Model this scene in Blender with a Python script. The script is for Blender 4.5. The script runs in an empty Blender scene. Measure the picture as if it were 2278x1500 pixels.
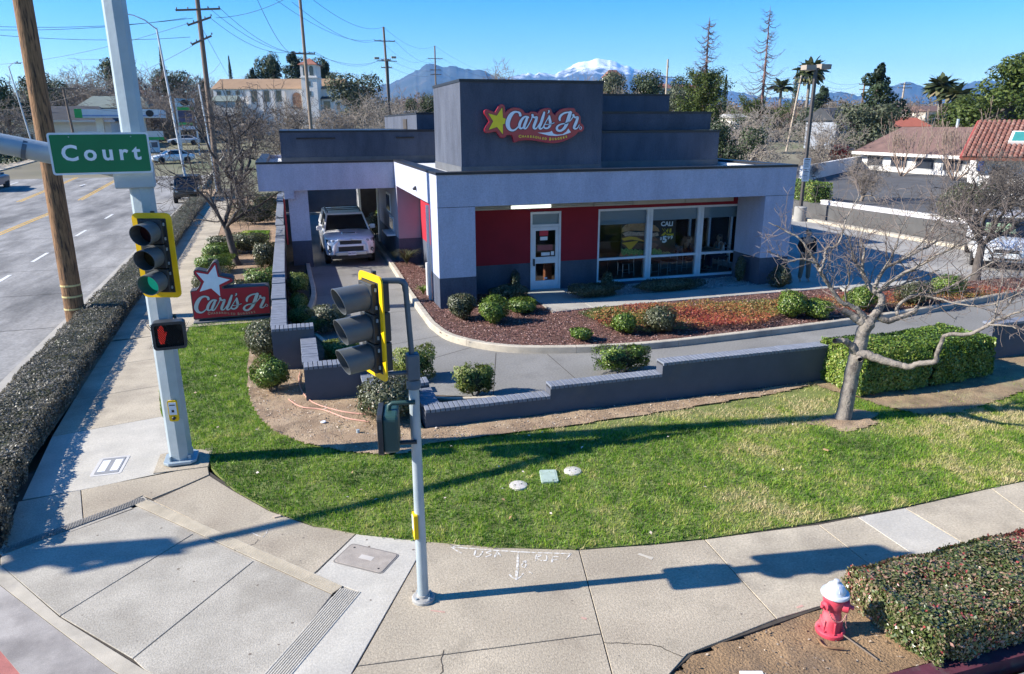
import bpy, bmesh, math, random
import numpy as np
from mathutils import Vector, Matrix
RAD = math.radians
sc = bpy.context.scene
COL = sc.collection
random.seed(7); RNG = np.random.default_rng(7)

# ------------------------------------------------------------------ camera
CAM_H = 5.1
FPX, CX, CY = 1590.0, 1139.0, 750.0            # focal length and centre in photo pixels (2278 x 1500)
ROT = np.array([[0.95660391, 0.08641479, -0.27828303],
                [-0.29136649, 0.27117278, -0.91737173],
                [-0.0038117, 0.95864373, 0.28458331]])
cam = bpy.data.cameras.new('camera'); cam_ob = bpy.data.objects.new('camera', cam); COL.objects.link(cam_ob)
cam.sensor_width = 36.0; cam.lens = 36.0 * FPX / 2278.0
cam.clip_start = 0.1; cam.clip_end = 60000
m4 = Matrix([list(r) + [0] for r in ROT] + [[0, 0, 0, 1]]); m4.translation = (0, 0, CAM_H)
cam_ob.matrix_world = m4
sc.camera = cam_ob

# ------------------------------------------------------------------ sky, sun, exposure
SUN_EL, SUN_AZ = 31.0, 171.5                    # sun stands to the left, a little beyond the scene
w = bpy.data.worlds.new('World'); sc.world = w; w.use_nodes = True
nt = w.node_tree; nt.nodes.clear()
sky = nt.nodes.new('ShaderNodeTexSky'); sky.sky_type = 'NISHITA'; sky.sun_disc = False
sky.sun_elevation = RAD(SUN_EL); sky.sun_rotation = RAD(90 - SUN_AZ)
sky.altitude = 300; sky.air_density = 1.0; sky.dust_density = 0.25; sky.ozone_density = 3.5
bg = nt.nodes.new('ShaderNodeBackground'); bg.inputs[1].default_value = 0.092
out = nt.nodes.new('ShaderNodeOutputWorld')
hs = nt.nodes.new('ShaderNodeHueSaturation'); hs.inputs['Saturation'].default_value = 1.6; hs.inputs['Hue'].default_value = 0.51; nt.links.new(sky.outputs[0], hs.inputs['Color']); nt.links.new(hs.outputs[0], bg.inputs[0]); nt.links.new(bg.outputs[0], out.inputs[0])
sun = bpy.data.lights.new('sun', 'SUN'); sun.energy = 5.0; sun.angle = RAD(0.5); sun.color = (1.0, 0.95, 0.86)
sun_ob = bpy.data.objects.new('sun', sun); COL.objects.link(sun_ob)
sd = Vector((math.cos(RAD(SUN_AZ)) * math.cos(RAD(SUN_EL)), math.sin(RAD(SUN_AZ)) * math.cos(RAD(SUN_EL)), math.sin(RAD(SUN_EL))))
sun_ob.rotation_euler = sd.to_track_quat('Z', 'Y').to_euler(); sun_ob.location = (-20, 10, 30)
sc.view_settings.view_transform = 'Standard'; sc.view_settings.look = 'None'
sc.view_settings.gamma = 1.0; sc.view_settings.use_curve_mapping = False
sc.view_settings.exposure = 1.22
sc.render.engine = 'CYCLES'; sc.cycles.use_denoising = True
sc.cycles.max_bounces = 8; sc.cycles.transparent_max_bounces = 16; sc.cycles.volume_bounces = 1

# ------------------------------------------------------------------ from photo pixels to places
def ray(x, y): return ROT @ np.array([x - CX, -(y - CY), -FPX])
def g(x, y, z=0.0):                              # where the line of sight meets the level z
    r = ray(x, y); t = (z - CAM_H) / r[2]; return (r[0] * t, r[1] * t, z)
def gp(pts, z=0.0): return [g(x, y, z)[:2] for x, y in pts]
def atY(x, y, Y):
    r = ray(x, y); t = Y / r[1]; return (r[0] * t, Y, CAM_H + r[2] * t)
def atX(x, y, X):
    r = ray(x, y); t = X / r[0]; return (X, r[1] * t, CAM_H + r[2] * t)
def rise(y):                                     # the street climbs away from the corner
    y = np.asarray(y, float)
    return np.where(y < 58, 0.0, np.where(y < 120, 0.03 * (y - 58), 1.86 + 0.055 * (np.minimum(y, 330) - 120)))
def onhill(px, Y, py=None):                      # a spot on the rising ground at depth Y under image column px
    x = atY(px, 278, Y)[0]; return (x, Y, float(rise(Y)))

# ------------------------------------------------------------------ materials
MATS = {}
def nd(nt, t, **kw):
    n = nt.nodes.new(t)
    for k, v in kw.items(): setattr(n, k, v)
    return n
def M(name, c, rough=0.8, var=0.12, scale=2.0, c2=None, bump=0.0, bscale=40.0, metal=0.0, spec=0.4,
      speck=0.0, sscale=120.0, stretch=None, coat=0.0, emit=None, estr=0.0, mixc=None, mscale=0.4, mlo=0.5, mhi=0.65, trans=0.0):
    """plain painted / mineral surface: two noise scales of colour wear and a fine relief"""
    if name in MATS: return MATS[name]
    m = bpy.data.materials.new(name); m.use_nodes = True; nt = m.node_tree; N = nt.nodes; L = nt.links
    b = N['Principled BSDF']; b.inputs['Roughness'].default_value = rough; b.inputs['Metallic'].default_value = metal
    b.inputs['Specular IOR Level'].default_value = spec; b.inputs['Coat Weight'].default_value = coat; b.inputs['Coat Roughness'].default_value = 0.05
    geo = nd(nt, 'ShaderNodeNewGeometry'); src = geo.outputs['Position']
    if stretch:
        mp = nd(nt, 'ShaderNodeMapping'); mp.inputs['Scale'].default_value = stretch; L.new(src, mp.inputs[0]); src2 = mp.outputs[0]
    else: src2 = src
    c = tuple(c) + (1,); lo = tuple(max(0, x * (1 - var)) for x in c[:3]) + (1,); hi = tuple(min(1, x * (1 + var)) for x in c[:3]) + (1,)
    if c2: hi = tuple(c2) + (1,)
    n1 = nd(nt, 'ShaderNodeTexNoise'); n1.inputs['Scale'].default_value = scale; n1.inputs['Detail'].default_value = 6; n1.inputs['Roughness'].default_value = 0.62
    L.new(src2, n1.inputs['Vector'])
    r1 = nd(nt, 'ShaderNodeValToRGB'); r1.color_ramp.elements[0].position = 0.32; r1.color_ramp.elements[1].position = 0.68
    r1.color_ramp.elements[0].color = lo; r1.color_ramp.elements[1].color = hi
    L.new(n1.outputs[0], r1.inputs[0]); cur = r1.outputs[0]
    if mixc:
        n3 = nd(nt, 'ShaderNodeTexNoise'); n3.inputs['Scale'].default_value = mscale; n3.inputs['Detail'].default_value = 5; n3.inputs['Roughness'].default_value = 0.6; L.new(src2, n3.inputs['Vector'])
        mr = nd(nt, 'ShaderNodeMapRange'); mr.inputs[1].default_value = mlo; mr.inputs[2].default_value = mhi; L.new(n3.outputs[0], mr.inputs[0])
        mx = nd(nt, 'ShaderNodeMix', data_type='RGBA'); L.new(mr.outputs[0], mx.inputs[0]); L.new(cur, mx.inputs[6]); mx.inputs[7].default_value = tuple(mixc) + (1,); cur = mx.outputs[2]
    if speck:
        n2 = nd(nt, 'ShaderNodeTexNoise'); n2.inputs['Scale'].default_value = sscale; n2.inputs['Detail'].default_value = 2; L.new(src, n2.inputs['Vector'])
        mr = nd(nt, 'ShaderNodeMapRange'); mr.inputs[1].default_value = 0.3; mr.inputs[2].default_value = 0.7; mr.inputs[3].default_value = 1 - speck; mr.inputs[4].default_value = 1 + speck
        L.new(n2.outputs[0], mr.inputs[0])
        mx = nd(nt, 'ShaderNodeMix', data_type='RGBA', blend_type='MULTIPLY'); mx.inputs[0].default_value = 1; L.new(cur, mx.inputs[6]); L.new(mr.outputs[0], mx.inputs[7]); cur = mx.outputs[2]
    L.new(cur, b.inputs['Base Color'])
    if bump:
        nb = nd(nt, 'ShaderNodeTexNoise'); nb.inputs['Scale'].default_value = bscale; nb.inputs['Detail'].default_value = 4; L.new(src2 if stretch else src, nb.inputs['Vector'])
        bp = nd(nt, 'ShaderNodeBump'); bp.inputs['Strength'].default_value = bump; bp.inputs['Distance'].default_value = 0.02; L.new(nb.outputs[0], bp.inputs['Height']); L.new(bp.outputs[0], b.inputs['Normal'])
    if emit: b.inputs['Emission Color'].default_value = tuple(emit) + (1,); b.inputs['Emission Strength'].default_value = estr
    MATS[name] = m; return m
def MR(name, cols, rough=0.55, spec=0.4, trans=0.25):
    """leaf / blade / chip surface: each face carries its own random number, the ramp gives it its colour"""
    if name in MATS: return MATS[name]
    m = bpy.data.materials.new(name); m.use_nodes = True; nt = m.node_tree; N = nt.nodes; L = nt.links
    b = N['Principled BSDF']; b.inputs['Roughness'].default_value = rough; b.inputs['Specular IOR Level'].default_value = spec
    at = nd(nt, 'ShaderNodeAttribute', attribute_name='rnd')
    r = nd(nt, 'ShaderNodeValToRGB'); cr = r.color_ramp
    while len(cr.elements) < len(cols): cr.elements.new(0.5)
    for i, (p, c) in enumerate(cols): cr.elements[i].position = p; cr.elements[i].color = tuple(c) + (1,)
    L.new(at.outputs['Fac'], r.inputs[0]); L.new(r.outputs[0], b.inputs['Base Color'])
    if trans:
        t = nd(nt, 'ShaderNodeBsdfTranslucent'); L.new(r.outputs[0], t.inputs[0]); mx = nd(nt, 'ShaderNodeMixShader'); mx.inputs[0].default_value = trans
        L.new(b.outputs[0], mx.inputs[1]); L.new(t.outputs[0], mx.inputs[2]); L.new(mx.outputs[0], N['Material Output'].inputs[0])
    MATS[name] = m; return m
def MGLASS(name, tint=(0.75, 0.82, 0.85), refl=0.12, rough=0.02):
    if name in MATS: return MATS[name]
    m = bpy.data.materials.new(name); m.use_nodes = True; nt = m.node_tree; N = nt.nodes; L = nt.links; N.remove(N['Principled BSDF'])
    t = nd(nt, 'ShaderNodeBsdfTransparent'); t.inputs[0].default_value = tint + (1,)
    gl = nd(nt, 'ShaderNodeBsdfGlossy'); gl.inputs['Roughness'].default_value = rough; gl.inputs[0].default_value = (0.9, 0.95, 1, 1)
    fr = nd(nt, 'ShaderNodeFresnel'); fr.inputs[0].default_value = 1.3
    ad = nd(nt, 'ShaderNodeMath', operation='ADD'); ad.inputs[1].default_value = refl; L.new(fr.outputs[0], ad.inputs[0]); ad.use_clamp = True
    mx = nd(nt, 'ShaderNodeMixShader'); L.new(ad.outputs[0], mx.inputs[0]); L.new(t.outputs[0], mx.inputs[1]); L.new(gl.outputs[0], mx.inputs[2]); L.new(mx.outputs[0], N['Material Output'].inputs[0])
    MATS[name] = m; return m

# ------------------------------------------------------------------ objects
def tag(o, label=None, cat=None, group=None, kind=None):
    if label: o['label'] = label
    if cat: o['category'] = cat
    if group: o['group'] = group
    if kind: o['kind'] = kind
    return o
def thing(name, label, cat, loc=(0, 0, 0), rz=0.0, group=None):
    o = bpy.data.objects.new(name, None); COL.objects.link(o); o.empty_display_size = 0.2
    o.location = loc; o.rotation_euler = (0, 0, rz); return tag(o, label, cat, group)
def link(name, me, mat=None, parent=None, world=False, loc=None, rot=None, scale=None):
    o = bpy.data.objects.new(name, me); COL.objects.link(o)
    if mat is not None and not me.materials: me.materials.append(mat)
    if parent is not None:
        o.parent = parent
        if world:
            p = parent; off = Vector((0, 0, 0))
            while p is not None: off += Vector(p.location); p = p.parent
            o.location = -off
    if loc is not None: o.location = loc
    if rot is not None: o.rotation_euler = rot
    if scale is not None: o.scale = scale if hasattr(scale, '__len__') else (scale,) * 3
    return o
def copy_tree(o, parent=None):
    c = o.copy(); COL.objects.link(c); c.parent = parent
    for ch in list(o.children): copy_tree(ch, c)
    return c
def npmesh(name, V, F, rnd=None, smooth=False):
    """mesh from arrays: V (n,3), F (m,k); rnd: one number for each face"""
    V = np.asarray(V, np.float32); F = np.asarray(F, np.int32); k = F.shape[1]; me = bpy.data.meshes.new(name)
    me.vertices.add(len(V)); me.vertices.foreach_set('co', V.ravel())
    me.loops.add(F.size); me.loops.foreach_set('vertex_index', F.ravel())
    me.polygons.add(len(F)); me.polygons.foreach_set('loop_start', np.arange(0, F.size, k, dtype=np.int32)); me.polygons.foreach_set('loop_total', np.full(len(F), k, np.int32))
    if smooth: me.polygons.foreach_set('use_smooth', np.ones(len(F), bool))
    if rnd is not None:
        a = me.attributes.new('rnd', 'FLOAT', 'FACE'); a.data.foreach_set('value', np.asarray(rnd, np.float32))
    me.update(calc_edges=True); me.validate(); return me
class MB:
    def __init__(s): s.v = []; s.f = []
    def add(s, vs, fs):
        n = len(s.v); s.v += [tuple(map(float, p)) for p in vs]; s.f += [tuple(i + n for i in f) for f in fs]; return s
    def box(s, x0, x1, y0, y1, z0, z1):
        x0, x1 = min(x0, x1), max(x0, x1); y0, y1 = min(y0, y1), max(y0, y1); z0, z1 = min(z0, z1), max(z0, z1)
        return s.add([(x0, y0, z0), (x1, y0, z0), (x1, y1, z0), (x0, y1, z0), (x0, y0, z1), (x1, y0, z1), (x1, y1, z1), (x0, y1, z1)],
                     [(0, 3, 2, 1), (4, 5, 6, 7), (0, 1, 5, 4), (1, 2, 6, 5), (2, 3, 7, 6), (3, 0, 4, 7)])
    def cbox(s, c, d, rz=0.0, M3=None):
        h = [x / 2 for x in d]; vs = []
        for z in (-1, 1):
            for x, y in ((-1, -1), (1, -1), (1, 1), (-1, 1)):
                p = Vector((x * h[0], y * h[1], z * h[2]))
                p = (M3 @ p) if M3 is not None else Vector((p.x * math.cos(rz) - p.y * math.sin(rz), p.x * math.sin(rz) + p.y * math.cos(rz), p.z))
                vs.append(p + Vector(c))
        return s.add(vs, [(0, 3, 2, 1), (4, 5, 6, 7), (0, 1, 5, 4), (1, 2, 6, 5), (2, 3, 7, 6), (3, 0, 4, 7)])
    def prism(s, poly, z0, z1):
        a = sum(poly[i][0] * poly[(i + 1) % len(poly)][1] - poly[(i + 1) % len(poly)][0] * poly[i][1] for i in range(len(poly)))
        if a < 0: poly = poly[::-1]
        n = len(poly)
        return s.add([(p[0], p[1], z0) for p in poly] + [(p[0], p[1], z1) for p in poly],
                     [tuple(range(n))[::-1], tuple(range(n, 2 * n))] + [(i, (i + 1) % n, n + (i + 1) % n, n + i) for i in range(n)])
    def slabdir(s, poly3, vec):
        """a flat 3D outline given thickness along vec"""
        n = len(poly3); vec = Vector(vec)
        nrm = Vector((0, 0, 0))
        for i in range(n): nrm += Vector(poly3[i]).cross(Vector(poly3[(i + 1) % n]))
        if nrm.dot(vec) < 0: poly3 = poly3[::-1]
        return s.add([Vector(p) for p in poly3] + [Vector(p) + vec for p in poly3],
                     [tuple(range(n))[::-1], tuple(range(n, 2 * n))] + [(i, (i + 1) % n, n + (i + 1) % n, n + i) for i in range(n)])
    def tube(s, pts, rad, n=8, cap=True):
        pts = [Vector(p) for p in pts]; m = len(pts)
        if not hasattr(rad, '__len__'): rad = [rad] * m
        rings = []; up = None
        for i, p in enumerate(pts):
            t = (pts[min(i + 1, m - 1)] - pts[max(i - 1, 0)]).normalized()
            if up is None: up = Vector((0, 0, 1)) if abs(t.z) < 0.9 else Vector((1, 0, 0))
            a = t.cross(up)
            if a.length < 1e-4: a = t.cross(Vector((0.3, 1, 0.2)))
            a.normalize(); b2 = t.cross(a); up = -b2 if False else up
            rings.append([p + (a * math.cos(2 * math.pi * k / n) + b2 * math.sin(2 * math.pi * k / n)) * rad[i] for k in range(n)])
        vs = [q for r in rings for q in r]; fs = []
        for i in range(m - 1):
            for k in range(n):
                k2 = (k + 1) % n; fs.append((i * n + k, i * n + k2, (i + 1) * n + k2, (i + 1) * n + k))
        if cap: fs += [tuple(range(n))[::-1], tuple(range((m - 1) * n, m * n))]
        return s.add(vs, [f[::-1] for f in fs])
    def lathe(s, prof, n=16, c=(0, 0, 0), M3=None):
        vs = []; fs = []
        for r, z in prof:
            for k in range(n):
                p = Vector((r * math.cos(2 * math.pi * k / n), r * math.sin(2 * math.pi * k / n), z))
                if M3 is not None: p = M3 @ p
                vs.append(p + Vector(c))
        for i in range(len(prof) - 1):
            for k in range(n):
                k2 = (k + 1) % n; fs.append((i * n + k, i * n + k2, (i + 1) * n + k2, (i + 1) * n + k))
        fs += [tuple(range(n))[::-1], tuple(range((len(prof) - 1) * n, len(prof) * n))]
        return s.add(vs, fs)
    def mesh(s, name, smooth=False):
        me = bpy.data.meshes.new(name); me.from_pydata(s.v, [], s.f)
        if smooth:
            me.polygons.foreach_set('use_smooth', np.ones(len(me.polygons), bool))
            try: me.set_sharp_from_angle(angle=RAD(38))
            except Exception: pass
        me.update(); return me
    def build(s, name, mat, parent=None, smooth=False, bevel=0.0, seg=2, **kw):
        o = link(name, s.mesh(name, smooth), mat, parent, **kw)
        if bevel:
            b = o.modifiers.new('bevel', 'BEVEL'); b.width = bevel; b.segments = seg; b.limit_method = 'ANGLE'; b.angle_limit = RAD(40)
        return o
def struct(name, mb, mat, **kw): return tag(mb.build(name, mat, **kw), kind='structure')
def text_mesh(txt, size, bold=0.0, depth=0.004, align='CENTER', spacing=1.0):
    cu = bpy.data.curves.new('lettering', 'FONT'); cu.body = txt; cu.size = size; cu.align_x = align; cu.align_y = 'CENTER'; cu.offset = bold; cu.extrude = depth
    cu.space_character = spacing; cu.resolution_u = 3
    o = bpy.data.objects.new('lettering', cu); COL.objects.link(o)
    dg = bpy.context.evaluated_depsgraph_get(); dg.update(); me = bpy.data.meshes.new_from_object(o.evaluated_get(dg)); me.name = 'lettering'
    me.materials.clear(); bpy.data.objects.remove(o); bpy.data.curves.remove(cu); return me
FRONT = (RAD(90), 0, 0)                          # lettering that stands upright and faces the street
def inset(poly, d):
    """shrink a convex-ish outline by d"""
    a = sum(poly[i][0] * poly[(i + 1) % len(poly)][1] - poly[(i + 1) % len(poly)][0] * poly[i][1] for i in range(len(poly)))
    if a < 0: poly = poly[::-1]
    n = len(poly); o = []
    for i in range(n):
        p0, p1, p2 = (Vector(poly[i - 1]), Vector(poly[i]), Vector(poly[(i + 1) % n]))
        e1 = (p1 - p0).normalized(); e2 = (p2 - p1).normalized(); n1 = Vector((-e1.y, e1.x)); n2 = Vector((-e2.y, e2.x)); b = n1 + n2
        k = d * 2 / max(b.length_squared, 0.4); o.append(tuple(p1 + b * k))
    return o
def catmull(pts, k=6, closed=False):
    P = [np.array(p, float) for p in pts]; n = len(P); o = []
    rng = range(n) if closed else range(n - 1)
    for i in rng:
        p0 = P[(i - 1) % n] if closed or i > 0 else P[i]; p1 = P[i]; p2 = P[(i + 1) % n]; p3 = P[(i + 2) % n] if closed or i + 2 < n else P[min(i + 1, n - 1)]
        for t in np.linspace(0, 1, k, endpoint=False):
            o.append(0.5 * (2 * p1 + (p2 - p0) * t + (2 * p0 - 5 * p1 + 4 * p2 - p3) * t * t + (3 * p1 - p0 - 3 * p2 + p3) * t ** 3))
    if not closed: o.append(P[-1])
    return o
def inpoly(X, Y, poly):
    ins = np.zeros(np.shape(X), bool); n = len(poly); j = n - 1
    for i in range(n):
        xi, yi = poly[i][:2]; xj, yj = poly[j][:2]
        c = ((yi > Y) != (yj > Y)) & (X < (xj - xi) * (Y - yi) / (yj - yi + 1e-12) + xi); ins ^= c; j = i
    return ins
def vnoise(X, Y, s, seed=0):
    """smooth value noise in the plane"""
    X = np.asarray(X) * s; Y = np.asarray(Y) * s; xi = np.floor(X).astype(int); yi = np.floor(Y).astype(int); fx = X - xi; fy = Y - yi; fx = fx * fx * (3 - 2 * fx); fy = fy * fy * (3 - 2 * fy)
    def h(a, b): v = np.sin(a * 127.1 + b * 311.7 + seed * 74.7) * 43758.5453; return v - np.floor(v)
    return (h(xi, yi) * (1 - fx) + h(xi + 1, yi) * fx) * (1 - fy) + (h(xi, yi + 1) * (1 - fx) + h(xi + 1, yi + 1) * fx) * fy
# ================================================================== SETTING
CONC = M('old concrete', (0.385, 0.325, 0.24), 0.9, 0.18, 2.2, bump=0.35, bscale=60, speck=0.2, sscale=38, mixc=(0.25, 0.205, 0.15), mscale=1.1, mlo=0.46, mhi=0.72)
CONC_G = M('grey ramp concrete', (0.375, 0.34, 0.28), 0.9, 0.14, 2.0, bump=0.3, bscale=60, speck=0.17, sscale=42, mixc=(0.26, 0.23, 0.185), mscale=0.9, mlo=0.46, mhi=0.74)
CONC_W = M('new pale concrete', (0.46, 0.425, 0.36), 0.88, 0.1, 2.2, bump=0.2, bscale=60, speck=0.12, sscale=36, mixc=(0.37, 0.345, 0.30), mscale=1.3, mlo=.45, mhi=.75)
CONC_S = M('sidewalk concrete', (0.41, 0.35, 0.26), 0.9, 0.15, 1.6, bump=0.3, bscale=60, speck=0.18, sscale=36, mixc=(0.26, 0.22, 0.165), mscale=0.9, mlo=0.47, mhi=0.72)
GROOVE_D = M('dirty grooved concrete', (0.20, 0.19, 0.175), 0.9, 0.2, 6, bump=0.4, bscale=90)
GROOVE_L = M('pale grooved concrete', (0.40, 0.35, 0.27), 0.9, 0.15, 4, bump=0.2, bscale=90)
ROADM = M('road concrete', (0.25, 0.24, 0.225), 0.9, 0.28, 1.6, stretch=(0.9, 0.22, 1), bump=0.2, bscale=80, speck=0.18, sscale=14, mixc=(0.09, 0.087, 0.083), mscale=0.6, mlo=0.46, mhi=0.70)
LANEM = M('drive lane concrete', (0.215, 0.207, 0.19), 0.88, 0.2, 1.2, bump=0.3, bscale=50, speck=0.16, sscale=26, mixc=(0.13, 0.125, 0.115), mscale=0.6, mlo=0.45, mhi=0.72)
ASPH = M('asphalt', (0.085, 0.083, 0.082), 0.92, 0.2, 1.0, bump=0.3, bscale=120, speck=0.25, mixc=(0.1, 0.1, 0.1), mscale=0.3)
KERB = M('kerb concrete', (0.43, 0.38, 0.30), 0.9, 0.15, 2.5, bump=0.2, bscale=120, speck=0.12, mixc=(0.24, 0.22, 0.19), mscale=1.5, mlo=0.52, mhi=0.75)
SOIL = M('joint soil', (0.06, 0.05, 0.04), 1.0, 0.3, 8)
DIRT = M('bare dirt', (0.27, 0.185, 0.115), 0.98, 0.3, 1.6, bump=0.9, bscale=45, speck=0.35, sscale=70, mixc=(0.36, 0.26, 0.165), mscale=1.8, mlo=0.45, mhi=0.62)
DIRT_O = M('orange dirt', (0.25, 0.16, 0.085), 0.98, 0.3, 1.3, bump=0.9, bscale=40, speck=0.3, sscale=60, mixc=(0.17, 0.115, 0.07), mscale=1.2)
LAWNB = M('lawn soil', (0.14, 0.165, 0.045), 1.0, 0.3, 3, bump=0.5, bscale=40)
MULCHB = M('mulch base', (0.125, 0.065, 0.05), 1.0, 0.35, 9, bump=0.6, bscale=60, speck=0.3, sscale=40)
FIELD = M('far ground', (0.17, 0.15, 0.10), 1.0, 0.3, 0.05, mixc=(0.10, 0.12, 0.05), mscale=0.02, mlo=0.45, mhi=0.6)
WHITEP = M('road paint white', (0.62, 0.62, 0.60), 0.8, 0.15, 6, mixc=(0.35, 0.35, 0.34), mscale=5, mlo=0.55, mhi=0.7)
YELLOWP = M('road paint yellow', (0.62, 0.36, 0.04), 0.8, 0.15, 6, mixc=(0.4, 0.26, 0.06), mscale=4, mlo=0.55, mhi=0.7)
REDP = M('red street surface', (0.36, 0.13, 0.11), 0.9, 0.15, 4, bump=0.2, bscale=80, speck=0.15)
REDK = M('shade-darkened red kerb', (0.085, 0.02, 0.034), 0.8, 0.3, 5, mixc=(.09, .06, .06), mscale=4)  # red kerb with the hedge's shade darkened into its colour

# ground: one sheet out to the far hills, flat at the corner, climbing beyond
xs = np.concatenate([np.linspace(-9000, -400, 30), np.linspace(-360, 360, 73), np.linspace(400, 9000, 30)])
ys = np.concatenate([np.linspace(-300, 50, 20), np.linspace(58, 360, 61), np.linspace(420, 12000, 40)])
X, Y = np.meshgrid(xs, ys, indexing='ij')
Z = rise(Y) - 0.36 + np.where(Y > 340, (vnoise(X, Y, 0.0012, 3) - 0.5) * 30 * np.clip((Y - 340) / 1200, 0, 1) - np.clip((Y - 340) / 400, 0, 1) * 9, 0)
Z += np.where(Y > 60, 0.3 * np.clip((Y - 60) / 20, 0, 1), 0)
nx, ny = len(xs), len(ys); idx = np.arange(nx * ny).reshape(nx, ny)
F = np.stack([idx[:-1, :-1].ravel(), idx[1:, :-1].ravel(), idx[1:, 1:].ravel(), idx[:-1, 1:].ravel()], 1)
tag(link('ground', npmesh('ground', np.stack([X.ravel(), Y.ravel(), Z.ravel()], 1), F, smooth=True), FIELD), kind='structure')

def ribbon(name, xa, xb, y0, y1, dz, mat, step=6.0, slope=-0.028, parent=None):
    """a strip that follows the street uphill between two offsets from its line"""
    yy = np.arange(y0, y1 + step, step); V = []; Fc = []
    for i, y in enumerate(yy):
        z = float(rise(y)) + dz; V += [(xa + slope * y, y, z), (xb + slope * y, y, z)]
        if i: Fc.append((2 * i - 2, 2 * i - 1, 2 * i + 1, 2 * i))
    return link(name, npmesh(name, V, Fc), mat, parent)
tag(ribbon('road', -25.6, -5.32, -30, 330, -0.10, ROADM), kind='structure')
tag(ribbon('gutter', -5.78, -5.26, 9.6, 120, -0.094, M('gutter concrete', (0.36, 0.335, 0.29), 0.9, 0.12, 2, bump=0.15, bscale=120, speck=0.1)), kind='structure')
def kerb_run(name, xa, xb, y0, y1, z1, mat, slope=-0.028, step=6):
    mb = MB(); yy = np.arange(y0, y1 + step, step)
    for a, b in zip(yy[:-1], yy[1:]):
        za, zb = float(rise(a)), float(rise(b))
        mb.add([(xa + slope * a, a, za - 0.3), (xb + slope * a, a, za - 0.3), (xb + slope * b, b, zb - 0.3), (xa + slope * b, b, zb - 0.3),
                (xa + slope * a, a, za + z1), (xb + slope * a, a, za + z1), (xb + slope * b, b, zb + z1), (xa + slope * b, b, zb + z1)],
               [(4, 5, 6, 7), (0, 1, 5, 4), (2, 3, 7, 6), (1, 2, 6, 5), (3, 0, 4, 7)])
    return tag(mb.build(name, mat), kind='structure')
kerb_run('kerb', -5.28, -5.12, 10.2, 120, 0.03, KERB)
kerb_run('kerb', -25.8, -25.6, 0, 320, 0.04, KERB)
tag(ribbon('sidewalk_far_side', -28.2, -25.8, 0, 320, 0.03, CONC_S), kind='structure')
tag(ribbon('planting_strip', -5.14, -4.0, 9.9, 60, -0.02, DIRT), kind='structure')
# painted lines on the road
rm = bpy.data.objects['road']
for off in (-13.0, -13.22): ribbon('painted_line', off - 0.05, off + 0.05, -20, 230, -0.094, YELLOWP, parent=rm)
for off in (-16.9, -17.12): ribbon('painted_line', off - 0.05, off + 0.05, -20, 230, -0.094, YELLOWP, parent=rm)
for k in range(22):
    y0 = 18.0 + 7.35 * k
    for off in (-9.25, -21.0): ribbon('lane_dash', off - 0.07, off + 0.07, y0 if off > -15 else y0 + 3, (y0 if off > -15 else y0 + 3) + 2.3, -0.094, WHITEP, 2.3, parent=rm)
for k in range(24):                               # transverse joints of the concrete road
    y0 = 12.0 + 4.6 * k
    mb = MB(); z = float(rise(y0)) - 0.0965; mb.add([(-25.5 - .028 * y0, y0, z), (-5.85 - .028 * y0, y0 + 0.15, z), (-5.85 - .028 * y0, y0 + 0.18, z), (-25.5 - .028 * y0, y0 + 0.03, z)], [(0, 1, 2, 3)])
    mb.build('joint', M('road joint', (0.05, 0.048, 0.045), 0.95), rm)
for cxx, cyy in ((-15.0, 57.5), (-15.0, 71.0)):  # turn arrows
    z = float(rise(cyy)) - 0.094; x0 = cxx - .028 * cyy
    mb = MB(); mb.add([(x0 - .1, cyy - 1.6, z), (x0 + .1, cyy - 1.6, z), (x0 + .1, cyy + .4, z), (x0 - .1, cyy + .4, z)], [(0, 1, 2, 3)])
    pts = [(x0 + .1, cyy + .2), (x0 - .5, cyy + .9), (x0 - .5, cyy + .55), (x0 - 1.3, cyy + 1.1), (x0 - .5, cyy + 1.7), (x0 - .5, cyy + 1.3), (x0 + .1, cyy + .8)]
    mb.add([(a, b, z) for a, b in pts], [tuple(range(len(pts)))]); mb.build('turn_arrow', WHITEP, rm)

# cross street under the camera, its gutter at the ramp and the red surface beyond
mb = MB(); mb.prism([(-40, -30), (60, -30), (60, 4.1), (4.6, 4.1), (1.0, 4.0), (-3.0, 6.4), (-6.0, 9.4), (-40, 9.4)], -0.16, -0.10); struct('cross_street', mb, ROADM)
mb = MB(); mb.prism(gp([(-260, 1250), (-60, 1392), (0, 1446), (46, 1500), (140, 1610), (-100, 1900), (-400, 1500)]), -0.098, -0.012); struct('crosswalk', mb, REDP)
mb = MB(); mb.prism(gp([(-300, 1110), (-60, 1242), (0, 1302), (110, 1387), (250, 1492), (430, 1602), (250, 1740), (140, 1612), (46, 1500), (0, 1446), (-60, 1392), (-300, 1240)]), -0.098, -0.006); struct('gutter', mb, M('ramp gutter concrete', (0.33, 0.30, 0.27), 0.9, 0.2, 1.5, bump=0.2, bscale=150, speck=0.14, mixc=(0.2, 0.18, 0.165), mscale=1.0))
mb = MB(); mb.prism(gp([(-260, 1080), (-60, 1190), (0, 1257), (132, 1373), (320, 1490), (480, 1565), (430, 1600), (250, 1490), (110, 1385), (0, 1300), (-60, 1240), (-260, 1120)]), -0.09, 0.0); struct('kerb', mb, KERB)

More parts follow.
